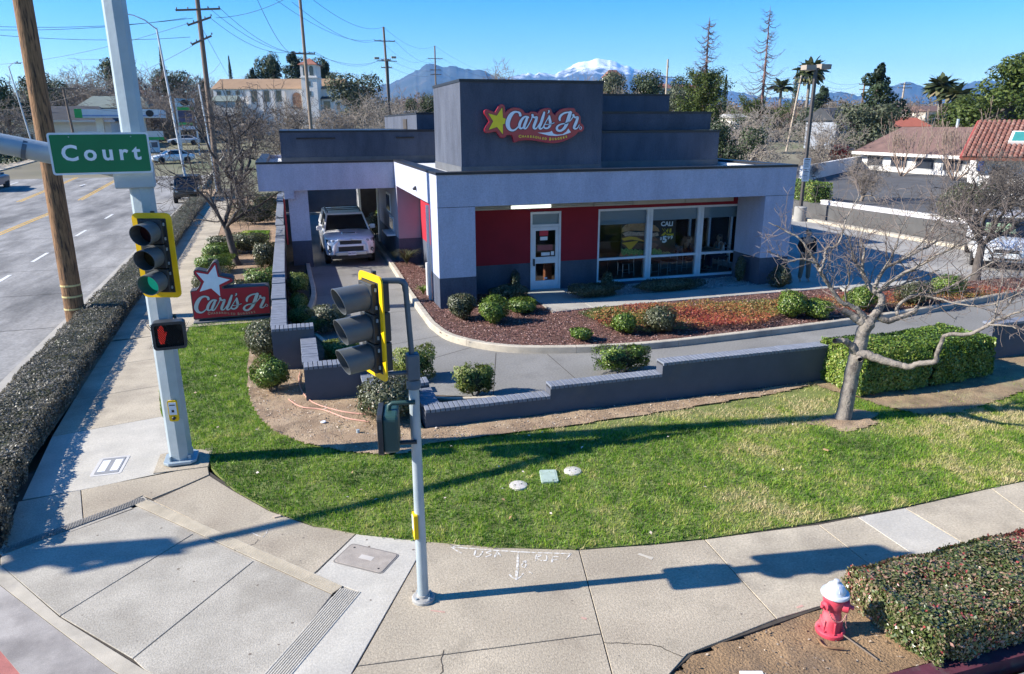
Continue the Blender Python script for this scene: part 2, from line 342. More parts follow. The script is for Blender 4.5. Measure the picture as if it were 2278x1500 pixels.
# sidewalk: a sheet of dark joint soil and every slab on it
mb = MB(); mb.prism([(-5.6, 10.4), (-3.2, 7.6), (-1.2, 5.4), (0.0, 4.6), (2.85, 4.7), (3.1, 5.02), (3.5, 5.22), (5.2, 5.42), (7.3, 5.65), (13.5, 5.9), (13.5, 7.2), (8, 6.95), (4, 7.2), (0.5, 8.6), (-1.4, 10.6), (-2.2, 12), (-2.75, 14), (-2.85, 20), (-4.8, 70), (-6.4, 70), (-4.6, 20), (-3.9, 12)], -0.09, -0.012)
walk = struct('sidewalk', mb, SOIL)
def slab(poly, mat, z=0.0, name='slab', gap=0.006, parent=None, t=0.08):
    mb = MB(); mb.prism(inset(list(poly), gap), z - t, z); return mb.build(name, mat, parent or walk, bevel=0.004, seg=1)
J = [10.82, 13.25, 15.05, 17.1, 19.2, 21.25, 23.3, 25.4, 27.5, 29.6, 31.7, 33.8, 36.0, 38.2, 40.4, 42.6, 44.8, 47.0, 49.2, 51.4, 53.6, 55.8, 58]
def wl(y): return float(np.interp(y, [10, 12, 14, 20, 29, 40, 60], [-3.95, -4.2, -4.35, -4.62, -5.0, -5.45, -6.15]))
def wr(y): return float(np.interp(y, [10.8, 11.3, 12, 13.4, 14.2, 15, 16, 20, 29, 38, 60], [-1.62, -1.66, -2.2, -2.6, -2.8, -2.9, -2.92, -2.88, -3.2, -3.6, -4.4]))
for i, (a, b) in enumerate(zip(J[:-1], J[1:])):
    if i == 0: poly = [(wl(a), a - .06), (-3.32, 10.83), (-1.62, 11.12), (-1.64, 11.6), (-2.15, 12.0), (-2.6, 13.5), (wl(b), b - .15)]
    else:
        tl, tr = (-.15, .25) if i < 4 else (0, 0.15)
        poly = [(wl(a), a + tl), (wr(a), a + tr), (wr((a + b) / 2), (a + b) / 2 + tr), (wr(b), b + tr), (wl(b), b + tl)]
    slab(poly, CONC_W if i == 0 else CONC_S)
SL = [([(40, 1116), (180, 1090), (186, 1163), (0, 1226)], CONC_G), ([(180, 1090), (345, 1055), (462, 1033), (466, 1056), (400, 1085), (338, 1110), (318, 1103), (186, 1163)], CONC),
      ([(0, 1240), (300, 1131), (430, 1188), (133, 1371), (0, 1257)], CONC_G), ([(430, 1188), (565, 1248), (295, 1466), (133, 1371)], CONC_G),
      ([(565, 1248), (740, 1322), (600, 1500), (555, 1560), (420, 1545), (320, 1490), (295, 1466)], CONC_G),
      ([(340, 1114), (466, 1058), (520, 1092), (600, 1137), (700, 1172), (800, 1180), (690, 1285)], CONC),
      ([(800, 1180), (880, 1196), (951, 1203), (782, 1500), (755, 1560), (590, 1560), (645, 1495), (800, 1318), (765, 1305), (692, 1285)], CONC_W),
      ([(951, 1203), (1100, 1218), (1288, 1223), (1338, 1410), (794, 1482)], CONC), ([(794, 1482), (1338, 1410), (1362, 1500), (1375, 1570), (745, 1570), (782, 1500)], CONC),
      ([(1288, 1223), (1450, 1212), (1567, 1200), (1728, 1377), (1620, 1420), (1530, 1455), (1490, 1500), (1450, 1570), (1375, 1570), (1362, 1500), (1338, 1410)], CONC),
      ([(1567, 1200), (1700, 1182), (1820, 1167), (1921, 1245), (1990, 1300), (1880, 1332), (1820, 1350), (1728, 1377)], CONC_S),
      ([(1820, 1167), (1907, 1150), (2044, 1242), (2090, 1275), (1990, 1300), (1921, 1245)], CONC_S), ([(1907, 1150), (2013, 1130), (2148, 1211), (2200, 1240), (2090, 1275), (2044, 1242)], CONC_W),
      ([(2013, 1130), (2204, 1086), (2278, 1140), (2340, 1190), (2200, 1240), (2148, 1211)], CONC_S), ([(2204, 1086), (2400, 1045), (2520, 1100), (2340, 1190), (2278, 1140)], CONC_S)]
for poly, m in SL: slab(gp(poly), m)
# three grooved warning strips round the ramp: a slab with raised ribs
def ribs(p0, p1, wid, n, mat, along=True, h=0.006, base=None):
    """ribbed strip from p0 to p1 lying to the right-hand side, wid wide"""
    p0 = Vector(p0); p1 = Vector(p1); d = (p1 - p0); Lg = d.length; d.normalize(); nrm = Vector((d.y, -d.x))
    mb = MB(); mb.prism([tuple(p0), tuple(p1), tuple(p1 + nrm * wid), tuple(p0 + nrm * wid)], -0.07, -0.008); st = mb.build('ribbed_strip', base or mat, walk)
    q0 = p0 - d * .03 - nrm * .03; q1 = p1 + d * .03 - nrm * .03; w2 = wid + .09; mb = MB(); mb.prism([tuple(q0), tuple(q1), tuple(q1 + nrm * w2), tuple(q0 + nrm * w2)], -0.06, -0.0095); mb.build('mortar_bed', CONC_G, st)
    mb = MB()
    if along:
        for i in range(n):
            a = p0 + nrm * wid * (i + .15) / n; c = p0 + nrm * wid * (i + .72) / n; mb.prism([tuple(a), tuple(a + d * Lg), tuple(c + d * Lg), tuple(c)], -0.02, h)
    else:
        m = int(Lg / 0.035)
        for i in range(m):
            for j in range(n):
                a = p0 + d * (i + .5 * (j % 2) + .1) * 0.035 + nrm * wid * (j + .12) / n; mb.prism([tuple(a), tuple(a + d * .024), tuple(a + d * .024 + nrm * wid * .7 / n), tuple(a + nrm * wid * .7 / n)], -0.02, h)
    o = mb.build('rib', mat, st); tag(o, kind='stuff'); return st
a, b = g(0, 1222), g(316, 1106); ribs(a[:2], b[:2], 0.15, 5, GROOVE_D, False)
a, b = g(326, 1112), g(762, 1304); ribs(a[:2], b[:2], 0.17, 8, GROOVE_L, base=M('groove brown base', (0.15, 0.12, 0.09), 0.95))  # base between the ribs is a darker brown than the ribs
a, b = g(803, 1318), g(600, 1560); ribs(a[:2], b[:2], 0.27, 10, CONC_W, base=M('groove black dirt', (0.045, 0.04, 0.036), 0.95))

# fine cracks in the slabs
CRK = M('crack', (0.06, 0.05, 0.04), 1.0)
for pts in ([(575, 1200), (562, 1212), (520, 1224)], [(988, 1446), (982, 1468), (985, 1490), (976, 1510)], [(1345, 1430), (1400, 1432), (1455, 1436), (1490, 1448), (1520, 1462)], [(615, 1150), (640, 1150)]):
    w3 = [Vector(g(x, y, 0.0015)) for x, y in pts]; w3 = [Vector(p) for p in catmull(w3, 5)]
    V = []; Fc = []
    for i, p in enumerate(w3):
        t = (w3[min(i + 1, len(w3) - 1)] - w3[max(0, i - 1)]).normalized(); n = Vector((-t.y, t.x, 0)) * (0.004 + 0.003 * random.random()); j = Vector((random.uniform(-.008, .008), random.uniform(-.008, .008), 0))
        V += [tuple(p + n + j), tuple(p - n + j)]
        if i: Fc.append((2 * i - 2, 2 * i - 1, 2 * i + 1, 2 * i))
    link('crack', npmesh('crack', V, Fc), CRK, walk)

# utility markings sprayed on the sidewalk
CHALK = M('sprayed white', (0.60, 0.57, 0.52), 0.9, 0.15, 30, mixc=(0.40, 0.345, 0.26), mscale=22, mlo=0.45, mhi=0.58)
ROSE = M('sprayed pink', (0.50, 0.30, 0.24), 0.9, 0.2, 20)
def spray(pts, wpx, mat=CHALK, k=6):
    w3 = [Vector(p) for p in catmull([g(x, y, 0.003) for x, y in pts], k)]; V = []; Fc = []
    for i, p in enumerate(w3):
        t = (w3[min(i + 1, len(w3) - 1)] - w3[max(0, i - 1)]).normalized(); n = Vector((-t.y, t.x, 0)) * wpx * 0.5 * (0.8 + 0.4 * random.random())
        V += [tuple(p + n), tuple(p - n)]
        if i: Fc.append((2 * i - 2, 2 * i - 1, 2 * i + 1, 2 * i))
    link('sprayed_mark', npmesh('mark', V, Fc), mat, walk)
spray([(1005, 1217), (1080, 1223), (1180, 1229), (1270, 1232)], .022, k=3); spray([(1027, 1231), (1004, 1217), (1024, 1214)], .018, k=2); spray([(1258, 1245), (1271, 1231)], .018, k=2)
spray([(1152, 1229), (1151, 1260), (1148, 1288)], .03, k=3); spray([(1133, 1278), (1148, 1290), (1164, 1276)], .02, k=2)
spray([(1058, 1224), (1056, 1236), (1066, 1238), (1074, 1226)], .02); spray([(1094, 1226), (1082, 1229), (1092, 1234), (1080, 1239)], .02); spray([(1100, 1240), (1106, 1227), (1114, 1239)], .02, k=2); spray([(1102, 1235), (1112, 1235)], .015, k=2)
spray([(1192, 1248), (1194, 1234), (1204, 1236), (1194, 1241), (1206, 1248)], .018, k=3); spray([(1216, 1236), (1216, 1246), (1209, 1247)], .018); spray([(1228, 1251), (1230, 1239), (1243, 1239)], .018, k=2); spray([(1229, 1245), (1240, 1245)], .016, k=2)
spray([(1171, 1248), (1163, 1250), (1170, 1256), (1166, 1263), (1160, 1257), (1171, 1250)], .016); spray([(1176, 1272), (1184, 1276)], .012, k=2)
spray([(958, 1358), (990, 1362)], .02, ROSE, 2); spray([(562, 1186), (585, 1195), (596, 1178)], .014, k=2); spray([(560, 1186), (580, 1178), (597, 1177)], .01, k=2)
spray([(1293, 1374), (1305, 1377)], .03, ROSE, 2); spray([(1773, 1352), (1786, 1347)], .03, ROSE, 2); spray([(1420, 1232), (1452, 1243)], .05, M('pale smear', (0.46, 0.41, 0.33), 0.9, 0.1, 20), 2)

# lawn and dirt sheets
LAWN_PX = [(465, 1005), (470, 1040), (520, 1090), (600, 1135), (700, 1170), (800, 1190), (940, 1205), (1100, 1218), (1290, 1222), (1450, 1210), (1570, 1198), (1800, 1165), (2000, 1130), (2278, 1070)]
curve = gp(LAWN_PX)
LAWN = curve + [(14, 7.15), (26, 7.6), (26, 11.4), (1.9, 11.42), (1.0, 12.5), (1.0, 13.5), (0.0, 13.5), (0.0, 15.5), (-0.66, 15.5), (-0.66, 20.1), (-2.86, 20.1), (-2.9, 16.1), (-2.88, 14.95), (-2.66, 13.66), (-2.15, 11.95)]
mb = MB(); mb.prism(LAWN, -0.1, 0.004); struct('lawn', mb, LAWNB)
DIRT_PX = [(555, 790), (551, 830), (552, 870), (562, 905), (580, 935), (610, 962), (680, 990), (760, 1006), (850, 1016), (905, 1012), (950, 990), (1100, 972), (1250, 952), (1400, 930), (1560, 905), (1690, 884), (1770, 868), (1815, 856)]
DIRT_POLY = gp(DIRT_PX) + [(9.6, 11.35), (1.85, 11.42), (1.85, 12.55), (0.95, 12.55), (0.95, 13.48), (-0.02, 13.48), (-0.02, 15.55), (-0.66, 15.6), (-0.66, 18.2), (-1.25, 17.6)]
def bumpy(name, poly, z, mat, res=0.07, amp=0.025, seed=1, parent=None):
    """uneven soil inside an outline"""
    xs_ = [p[0] for p in poly]; ys_ = [p[1] for p in poly]
    nx_ = int((max(xs_) - min(xs_)) / res) + 2; ny_ = int((max(ys_) - min(ys_)) / res) + 2
    xg = min(xs_) + np.arange(nx_) * res; yg = min(ys_) + np.arange(ny_) * res; Xg, Yg = np.meshgrid(xg, yg, indexing='ij')
    Zg = z + amp * (vnoise(Xg, Yg, 2.1, seed) + 0.5 * vnoise(Xg, Yg, 6.3, seed + 1) + .3 * vnoise(Xg, Yg, 14, seed + 2) - 0.9)
    id_ = np.arange(nx_ * ny_).reshape(nx_, ny_); ins = inpoly(Xg[:-1, :-1] + res / 2, Yg[:-1, :-1] + res / 2, poly)
    Fq = np.stack([id_[:-1, :-1][ins], id_[1:, :-1][ins], id_[1:, 1:][ins], id_[:-1, 1:][ins]], 1)
    used = np.unique(Fq); remap = np.zeros(nx_ * ny_, int); remap[used] = np.arange(len(used))
    V = np.stack([Xg.ravel(), Yg.ravel(), Zg.ravel()], 1)[used]
    return link(name, npmesh(name, V, remap[Fq], smooth=True), mat, parent)
tag(bumpy('dirt_bed', DIRT_POLY, 0.035, DIRT, res=.05, seed=3), kind='structure')
DIRT2 = gp([(1815, 858), (1850, 872), (1900, 884), (1960, 905), (2040, 924), (2130, 920), (2200, 900), (2278, 872), (2400, 840), (2400, 770)]) + [(14.6, 11.5), (9.9, 11.42)]
tag(bumpy('dirt_bed', DIRT2, 0.028, M('dry brown ground', (0.24, 0.17, 0.10), 0.98, 0.3, 3, bump=0.9, bscale=45, speck=0.3, sscale=50, mixc=(0.30, 0.24, 0.13), mscale=1.8), res=.06, seed=6), kind='structure')
HYD_POLY = gp([(1492, 1502), (1532, 1459), (1620, 1424), (1730, 1382), (1820, 1356), (1990, 1306), (2200, 1246), (2340, 1196)]) + [(13.5, 5.85), (13.5, 4.28), (3.0, 4.42)]
tag(bumpy('dirt_bed', HYD_POLY, -0.02, DIRT_O, amp=0.03, seed=9), kind='structure')
mb = MB(); mb.prism([(3.0, 4.42), (14, 4.30), (14, 4.12), (3.0, 4.24)], -0.2, 0.0); struct('kerb', mb, REDK)
# strip of planting ground between the sidewalk and the left wall, further on
mb = MB(); mb.prism([(-2.9, 20.1), (-0.66, 20.1), (-0.8, 58), (-4.2, 58), (-3.65, 40), (-3.22, 29)], -0.1, 0.01); struct('planting_ground', mb, M('planting dirt', (0.30, 0.20, 0.125), 0.98, 0.3, 1.8, bump=0.9, bscale=40, speck=0.3, sscale=60, mixc=(0.22, 0.15, 0.10), mscale=0.7))

# drive lane and lot
mb = MB(); mb.prism([(-0.3, 16), (0.3, 14), (1.5, 12.8), (2.2, 11.75), (27.6, 11.75), (28, 60), (-0.6, 60)], -0.1, 0.0); lane = struct('drive_lane', mb, LANEM)
for (a, b) in (((0.35, 16.2), (3.3, 17.1)), ((0.4, 19.6), (3.2, 19.9)), ((0.4, 22.6), (3.2, 22.8)), ((0.45, 25.6), (3.2, 25.7)), ((4.25, 15.3), (3.4, 12.5)), ((5.36, 14.85), (5.36, 12.2)), ((1.0, 14.4), (3.8, 15.9))):
    a = Vector(a); b = Vector(b); n = Vector((-(b - a).y, (b - a).x)).normalized() * 0.008
    mb = MB(); mb.add([(*(a + n), .002), (*(a - n), .002), (*(b - n), .002), (*(b + n), .002)], [(0, 1, 2, 3)]); mb.build('joint', CRK, lane)
mb = MB(); mb.prism([(15.2, 17.4), (27.4, 17.4), (27.4, 60), (15.2, 60)], 0.0, 0.006); struct('parking_lot', mb, M('lot concrete', (0.30, 0.285, 0.26), 0.9, 0.15, 0.5, bump=0.2, bscale=80, speck=0.12, mixc=(0.20, 0.19, 0.18), mscale=0.3))
KPATH = catmull([(3.32, 46), (3.3, 34), (3.3, 26.43), (3.18, 21.75), (3.16, 18.5), (3.2, 17.6), (3.44, 16.48), (4.25, 15.44), (5.34, 14.9), (7.26, 14.5), (9.67, 14.5), (13.87, 14.78), (18, 15.35), (21.42, 16.06), (25, 16.9)], 5)
KPATH = [p for p in KPATH]
def kerb_path(name, path, wid, h, mat, side=1, seglen=2.4, parent=None, z0=-0.05):
    """kerb stones of about seglen metres along a path, the body lying on the given side"""
    P = [Vector(p[:2]) for p in path]; out_ = []
    def off(i):
        t = (P[min(i + 1, len(P) - 1)] - P[max(i - 1, 0)]).normalized(); return Vector((-t.y, t.x)) * side
    root = bpy.data.objects.new(name, None); COL.objects.link(root); tag(root, kind='structure')
    start = 0; acc = 0
    for i in range(1, len(P)):
        acc += (P[i] - P[i - 1]).length
        if acc >= seglen or i == len(P) - 1:
            mb = MB(); V = []; Fc = []
            for j in range(start, i + 1):
                o = off(j); q = P[j]; d = Vector((0, 0))
                tt = (P[min(j + 1, len(P) - 1)] - P[max(j - 1, 0)]).normalized()
                if j == start: d = tt * 0.004
                if j == i: d = -tt * 0.004
                for (s_, z_) in ((0, z0), (0.012, h - 0.015), (0.03, h), (wid, h), (wid, z0)): V.append((q.x + o.x * s_ + d.x, q.y + o.y * s_ + d.y, z_))
            m = i - start + 1
            for j in range(m - 1):
                for k in range(4): Fc.append((j * 5 + k, (j + 1) * 5 + k, (j + 1) * 5 + k + 1, j * 5 + k + 1))
            Fc += [tuple(range(5))[::-1], tuple(range((m - 1) * 5, m * 5))]
            mb.add(V, [f if side < 0 else f[::-1] for f in Fc]); mb.build('kerb_stone', mat, root, smooth=True)
            start = i; acc = 0
    return root
kerb_path('kerb', KPATH, 0.15, 0.16, KERB, side=1)
# red mulch bed behind that kerb, walk and gravel in front of the building
BED = [(p[0], p[1]) for p in KPATH[10:]] ; BED = [(a + (0.1 if b > 17 and a < 4 else 0.0), b + (0.08 if b < 17.2 else 0)) for a, b in BED] + [(26, 17.6), (16, 17.6), (16, 18.1), (6.7, 18.1), (6.7, 20.7), (4.6, 24), (4.0, 27.0), (3.5, 27)]
tag(bumpy('mulch_bed', BED, 0.12, MULCHB, res=0.1, amp=0.04, seed=5), kind='structure')
WALKM = M('front walk concrete', (0.36, 0.34, 0.30), 0.9, 0.1, 1.2, bump=0.15, bscale=130, speck=0.1, mixc=(0.29, 0.27, 0.24), mscale=0.8)  # warm grey concrete of the front walk slabs
mb = MB(); mb.prism([(6.62, 17.95), (8.0, 18.05), (16.2, 18.05), (16.2, 19.2), (27, 19.2), (27, 17.5), (16.5, 17.5), (28, 17.3), (27.4, 20), (15.2, 20), (15.2, 20.7), (6.62, 20.7)], -0.05, 0.12)
dw = struct('front_walk', MB().prism([(6.6, 17.9), (16.4, 18.0), (16.4, 19.25), (7.9, 19.25), (7.9, 20.75), (6.6, 20.75)], -0.05, 0.09), SOIL)
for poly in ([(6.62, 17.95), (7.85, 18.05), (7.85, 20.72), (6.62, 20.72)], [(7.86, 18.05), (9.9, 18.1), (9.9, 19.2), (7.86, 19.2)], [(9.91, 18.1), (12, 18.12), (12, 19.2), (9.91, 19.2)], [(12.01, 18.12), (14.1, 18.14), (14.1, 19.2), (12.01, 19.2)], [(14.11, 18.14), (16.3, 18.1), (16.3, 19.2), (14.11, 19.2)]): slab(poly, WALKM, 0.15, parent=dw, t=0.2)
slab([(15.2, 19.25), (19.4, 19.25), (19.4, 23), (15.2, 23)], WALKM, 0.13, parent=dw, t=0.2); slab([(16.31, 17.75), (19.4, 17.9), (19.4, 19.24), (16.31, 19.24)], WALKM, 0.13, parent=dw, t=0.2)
mb = MB(); mb.prism([(7.86, 19.2), (15.0, 19.2), (15.0, 20.8), (7.86, 20.8)], 0, 0.11); struct('gravel_bed', mb, M('pale gravel', (0.36, 0.35, 0.33), 0.95, 0.3, 25, bump=1.0, bscale=45, speck=0.4, sscale=40))
# kerbs and soil on the left of the lane
LK = catmull([(0.62, 44), (0.5, 34), (0.46, 27.2), (0.5, 23.2), (0.42, 21.6), (0.2, 20.2), (-0.3, 19.6)], 5)
kerb_path('kerb', LK, 0.15, 0.15, KERB, side=-1)
mb = MB(); mb.prism([(0.45, 44), (0.32, 34), (0.3, 27.2), (0.33, 23.2), (0.26, 21.8), (0.1, 20.4), (-0.36, 19.7), (-0.4, 44)], -0.05, 0.09); struct('planting_ground', mb, M('dark planting soil', (0.06, 0.045, 0.03), 1.0, 0.4, 5, bump=0.8, bscale=40))
mb = MB(); mb.prism([(-0.38, 19.0), (0.2, 18.6), (0.55, 17.2), (0.75, 15.8), (1.2, 14.4), (2.0, 13.1), (3.2, 12.55), (10.2, 12.3), (10.2, 11.7), (2.1, 11.7), (2.1, 12.7), (1.15, 12.7), (1.15, 13.7), (0.15, 13.7), (0.15, 15.7), (-0.38, 15.7)], -0.05, 0.05); struct('planting_ground', mb, M('brown planting soil', (0.10, 0.072, 0.045), 1.0, 0.4, 5, bump=0.8, bscale=40))
kerb_path('kerb', catmull([(0.2, 18.6), (0.55, 17.2), (0.75, 15.8), (1.2, 14.4), (2.0, 13.1), (3.2, 12.55), (6, 12.4), (10.4, 12.3)], 5), 0.12, 0.08, KERB, side=-1)
# neighbour's lot on a terrace behind the retaining wall
mb = MB(); mb.prism([(28.3, 12), (95, 12), (95, 66), (29.0, 66), (27.9, 40)], -0.2, 0.82); struct('neighbour_lot', mb, ASPH)
mb = MB(); mb.prism([(28, 60), (28, 75), (-1, 75), (-1, 60)], -0.2, 0.02); struct('rear_yard', mb, ASPH)
# ================================================================== PERIMETER WALL
WALLP = M('slate wall stucco', (0.085, 0.09, 0.11), 0.9, 0.1, 2, bump=0.5, bscale=110, mixc=(0.13, 0.115, 0.10), mscale=0.7, mlo=0.58, mhi=0.8)
BRKP = M('slate painted brick', (0.17, 0.185, 0.22), 0.7, 0.16, 5, bump=0.3, bscale=70, speck=0.08)
SLATE = M('slate stucco', (0.062, 0.072, 0.10), 0.92, 0.2, 2.5, bump=0.8, bscale=45, stretch=(1, 1, .35), mixc=(0.09, 0.102, 0.135), mscale=1.1, mlo=.45, mhi=.7, speck=.12, sscale=30)
LAV = M('pale lavender stucco', (0.41, 0.425, 0.53), 0.92, 0.09, 3, bump=0.9, bscale=45, stretch=(1, 1, .3), mixc=(0.33, 0.345, 0.44), mscale=1.2, mlo=.45, mhi=.75, speck=.1, sscale=26)
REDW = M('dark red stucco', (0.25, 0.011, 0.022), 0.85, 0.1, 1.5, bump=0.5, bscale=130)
COPE = M('black coping metal', (0.018, 0.019, 0.024), 0.45, 0.2, 3)
MEMB = M('white roof membrane', (0.62, 0.62, 0.62), 0.75, 0.08, 1.5, mixc=(0.48, 0.48, 0.49), mscale=0.6)
ALU = M('pale aluminium', (0.66, 0.67, 0.70), 0.5, 0.08, 3)
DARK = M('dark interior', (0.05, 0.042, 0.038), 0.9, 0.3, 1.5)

wl_root = thing('perimeter_wall', 'slate grey stuccoed wall with brick cap stepping round the drive lane', 'wall', (0, 0, 0))
brick_me = {}
def cap_bricks(axis, fixed, a, b, z, wid, parent, n0=0.088, over=0.02):
    """rowlock bricks laid across the wall top; axis 'x' runs along x at y=fixed"""
    n = max(1, round(abs(b - a) / n0)); st = (b - a) / n
    key = (axis, round(abs(st), 4), wid)
    if key not in brick_me:
        mb = MB(); L_ = abs(st) - 0.013; W_ = wid + 2 * over
        if axis == 'x': mb.box(-L_ / 2, L_ / 2, -W_ / 2, W_ / 2, 0, 0.062)
        else: mb.box(-W_ / 2, W_ / 2, -L_ / 2, L_ / 2, 0, 0.062)
        me = mb.mesh('brick'); me.materials.append(BRKP)
        bm = bmesh.new(); bm.from_mesh(me); bmesh.ops.bevel(bm, geom=bm.edges[:], offset=0.004, segments=1, affect='EDGES'); bm.to_mesh(me); bm.free(); brick_me[key] = me
    for i in range(n):
        p = a + st * (i + 0.5); zz = z + random.uniform(-0.002, 0.003); jx = random.uniform(-.003, .003)
        o = link('brick', brick_me[key], None, parent, loc=(p, fixed + jx, zz) if axis == 'x' else (fixed + jx, p, zz)); o.rotation_euler = (0, 0, random.uniform(-.012, .012))
def wall_seg(x0, x1, y0, y1, zt, bricks=None, capslab=True):
    mb = MB(); mb.box(x0, x1, y0, y1, -0.1, zt - 0.062)
    s = mb.build('wall_segment', WALLP, wl_root)
    mb = MB(); mb.box(x0 + 0.004, x1 - 0.004, y0 + 0.004, y1 - 0.004, zt - 0.0622, zt - 0.03); mb.build('mortar_bed', M('cap mortar', (0.025, 0.026, 0.03), 0.95), s)
    if bricks: cap_bricks(bricks[0], bricks[1], bricks[2], bricks[3], zt - 0.06, bricks[4], s)
    elif capslab:
        mb = MB(); mb.box(x0 - 0.02, x1 + 0.02, y0 - 0.02, y1 + 0.02, zt - 0.06, zt); mb.build('cap', BRKP, s, bevel=0.006, seg=1)
    return s
# long front run, rising in three steps
wall_seg(1.90, 4.20, 11.45, 11.70, 0.37, ('x', 11.575, 1.90, 4.20, 0.25)); wall_seg(4.2002, 6.46, 11.451, 11.699, 0.55, ('x', 11.575, 4.20, 6.46, 0.248)); wall_seg(6.4602, 10.6, 11.452, 11.698, 0.77, ('x', 11.575, 6.46, 10.6, 0.246))
# zigzag at the bend
wall_seg(1.90, 2.18, 11.71, 12.55, 0.37, ('y', 2.04, 11.73, 12.55, 0.28)); wall_seg(1.0, 2.18, 12.56, 12.84, 0.47, ('x', 12.7, 1.0, 2.18, 0.28)); wall_seg(1.0, 1.28, 12.85, 13.38, 0.47, ('y', 1.14, 12.86, 13.38, 0.28))
wall_seg(-0.06, 1.28, 13.40, 13.68, 0.72, ('x', 13.54, -0.06, 1.28, 0.28)); wall_seg(-0.06, 0.22, 13.69, 15.42, 0.72, ('y', 0.08, 13.70, 15.42, 0.28))
wall_seg(-0.66, 0.22, 15.44, 15.72, 0.96, ('x', 15.58, -0.66, 0.22, 0.28)); wall_seg(-0.66, -0.36, 15.73, 18.2, 0.96, ('y', -0.51, 15.74, 18.2, 0.30))
for (a, b, z) in ((18.22, 20.0, 1.0), (20.02, 21.4, 1.02), (21.42, 31.8, 1.06), (31.82, 34, 1.10), (34.02, 41, 1.16), (41.02, 46, 1.22)):
    wall_seg(-0.68 - 0.004 * (a - 18), -0.38 - 0.004 * (a - 18), a, b, z, ('y', -0.53 - 0.004 * (a - 18), a, b, 0.30) if a < 21.5 and b < 22 else None)
wall_seg(14.6, 22.0, 11.45, 11.7, 0.85, None)

# ================================================================== RESTAURANT
B = thing('restaurant_building', 'low slate grey and red stucco restaurant with square sign tower and pale fascia', 'building', (9.4, 24, 0))
def part(name, boxes, mat, parent=None, bevel=0.0, smooth=False):
    mb = MB()
    for b_ in boxes: mb.box(*b_)
    return mb.build(name, mat, parent or B, world=True, bevel=bevel, smooth=smooth)
FY, RY, X0, X1 = 19.28, 20.76, 3.75, 15.16
def pillar(x0, x1, y0, y1, zt=2.95, up=LAV):
    p = part('pillar', [(x0, x1, y0, y1, 1.0, zt)], up); part('plinth', [(x0 - .003, x1 + .003, y0 - .003, y1 + .003, -0.05, 0.998)], SLATE, p); return p
pl = pillar(X0, 4.80, FY, 20.45); pr = pillar(14.11, X1, FY, 20.72)
fas = part('fascia', [(X0, X1, FY + .001, FY + .32, 2.952, 3.82), (X0, X0 + .3, FY + .321, 27.42, 2.952, 3.82), (X1 - .3, X1, FY + .321, 40, 2.952, 3.82)], LAV)
part('reveal_groove', [(X0 - .002, 4.80, FY - .0015, FY + .02, 2.943, 2.957)], COPE, fas); part('reveal_groove', [(14.11, X1 + .002, FY - .0015, FY + .02, 2.943, 2.957)], COPE, fas)
cop = part('coping', [(X0 - .02, X1 + .02, FY - .02, FY + .36, 3.815, 3.885), (X0 - .02, X0 + .34, FY + .362, 27.43, 3.815, 3.885), (X1 - .34, X1 + .02, FY + .362, 40, 3.815, 3.885)], COPE)
part('soffit', [(X0 + .31, X1 - .31, FY + .33, RY - .01, 2.955, 2.98)], M('soffit paint', (0.2, 0.2, 0.21), 0.9))
part('roof', [(X0 + .31, X1 - .31, FY + .34, 40, 3.60, 3.70)], MEMB)
part('roof_curb', [(X0 + .35, X0 + .55, FY + .5, 27.3, 3.70, 3.76)], MEMB); part('roof_curb', [(X1 - .6, X1 - .35, FY + .4, 40, 3.70, 3.80)], MEMB)
tw = part('sign_tower', [(4.78, 9.14, 20.70, 24.6, 3.71, 6.26)], SLATE); part('coping', [(4.76, 9.16, 20.68, 24.62, 6.262, 6.34)], COPE, tw)
part('base_flashing', [(4.765, 9.155, 20.685, 24.615, 3.71, 3.94)], M('grey flashing', (0.10, 0.105, 0.115), 0.8, 0.15, 3), tw)
def upper(x0, x1, y0, y1, zt, zb=3.71):
    p = part('upper_parapet', [(x0, x1, y0, y1, zb, zt - .07)], SLATE); part('coping', [(x0 - .02, x1 + .02, y0 - .02, y1 + .02, zt - .069, zt)], COPE, p); return p
t1 = upper(9.145, 14.35, 22.5, 39.5, 4.90); part('base_flashing', [(9.15, 14.37, 22.485, 22.6, 3.71, 3.92)], MATS['grey flashing'], t1)
upper(9.15, 14.25, 22.95, 38, 5.52, 4.91); upper(9.3, atY(1490, 210, 27)[0], 27, 36, atY(1400, 209, 27)[2], 5.53)
ul = upper(-0.22, 9.14, 28.3, 39.5, 4.93); part('base_flashing', [(-.235, 9.1, 28.285, 28.4, 3.71, 3.98)], MATS['grey flashing'], ul)
part('vent_slot', [(0.35, 1.75, 28.27, 28.3, 4.62, 4.68)], DARK, ul); part('vent_slot', [(4.0, 4.7, 28.27, 28.3, 4.62, 4.68)], DARK, ul)
ur = upper(4.97, 9.1, 29.2, 39, 5.58, 4.94); part('louvre', [(4.94, 4.969, 31.6, 32.6, 4.95, 5.35)], DARK, ur)
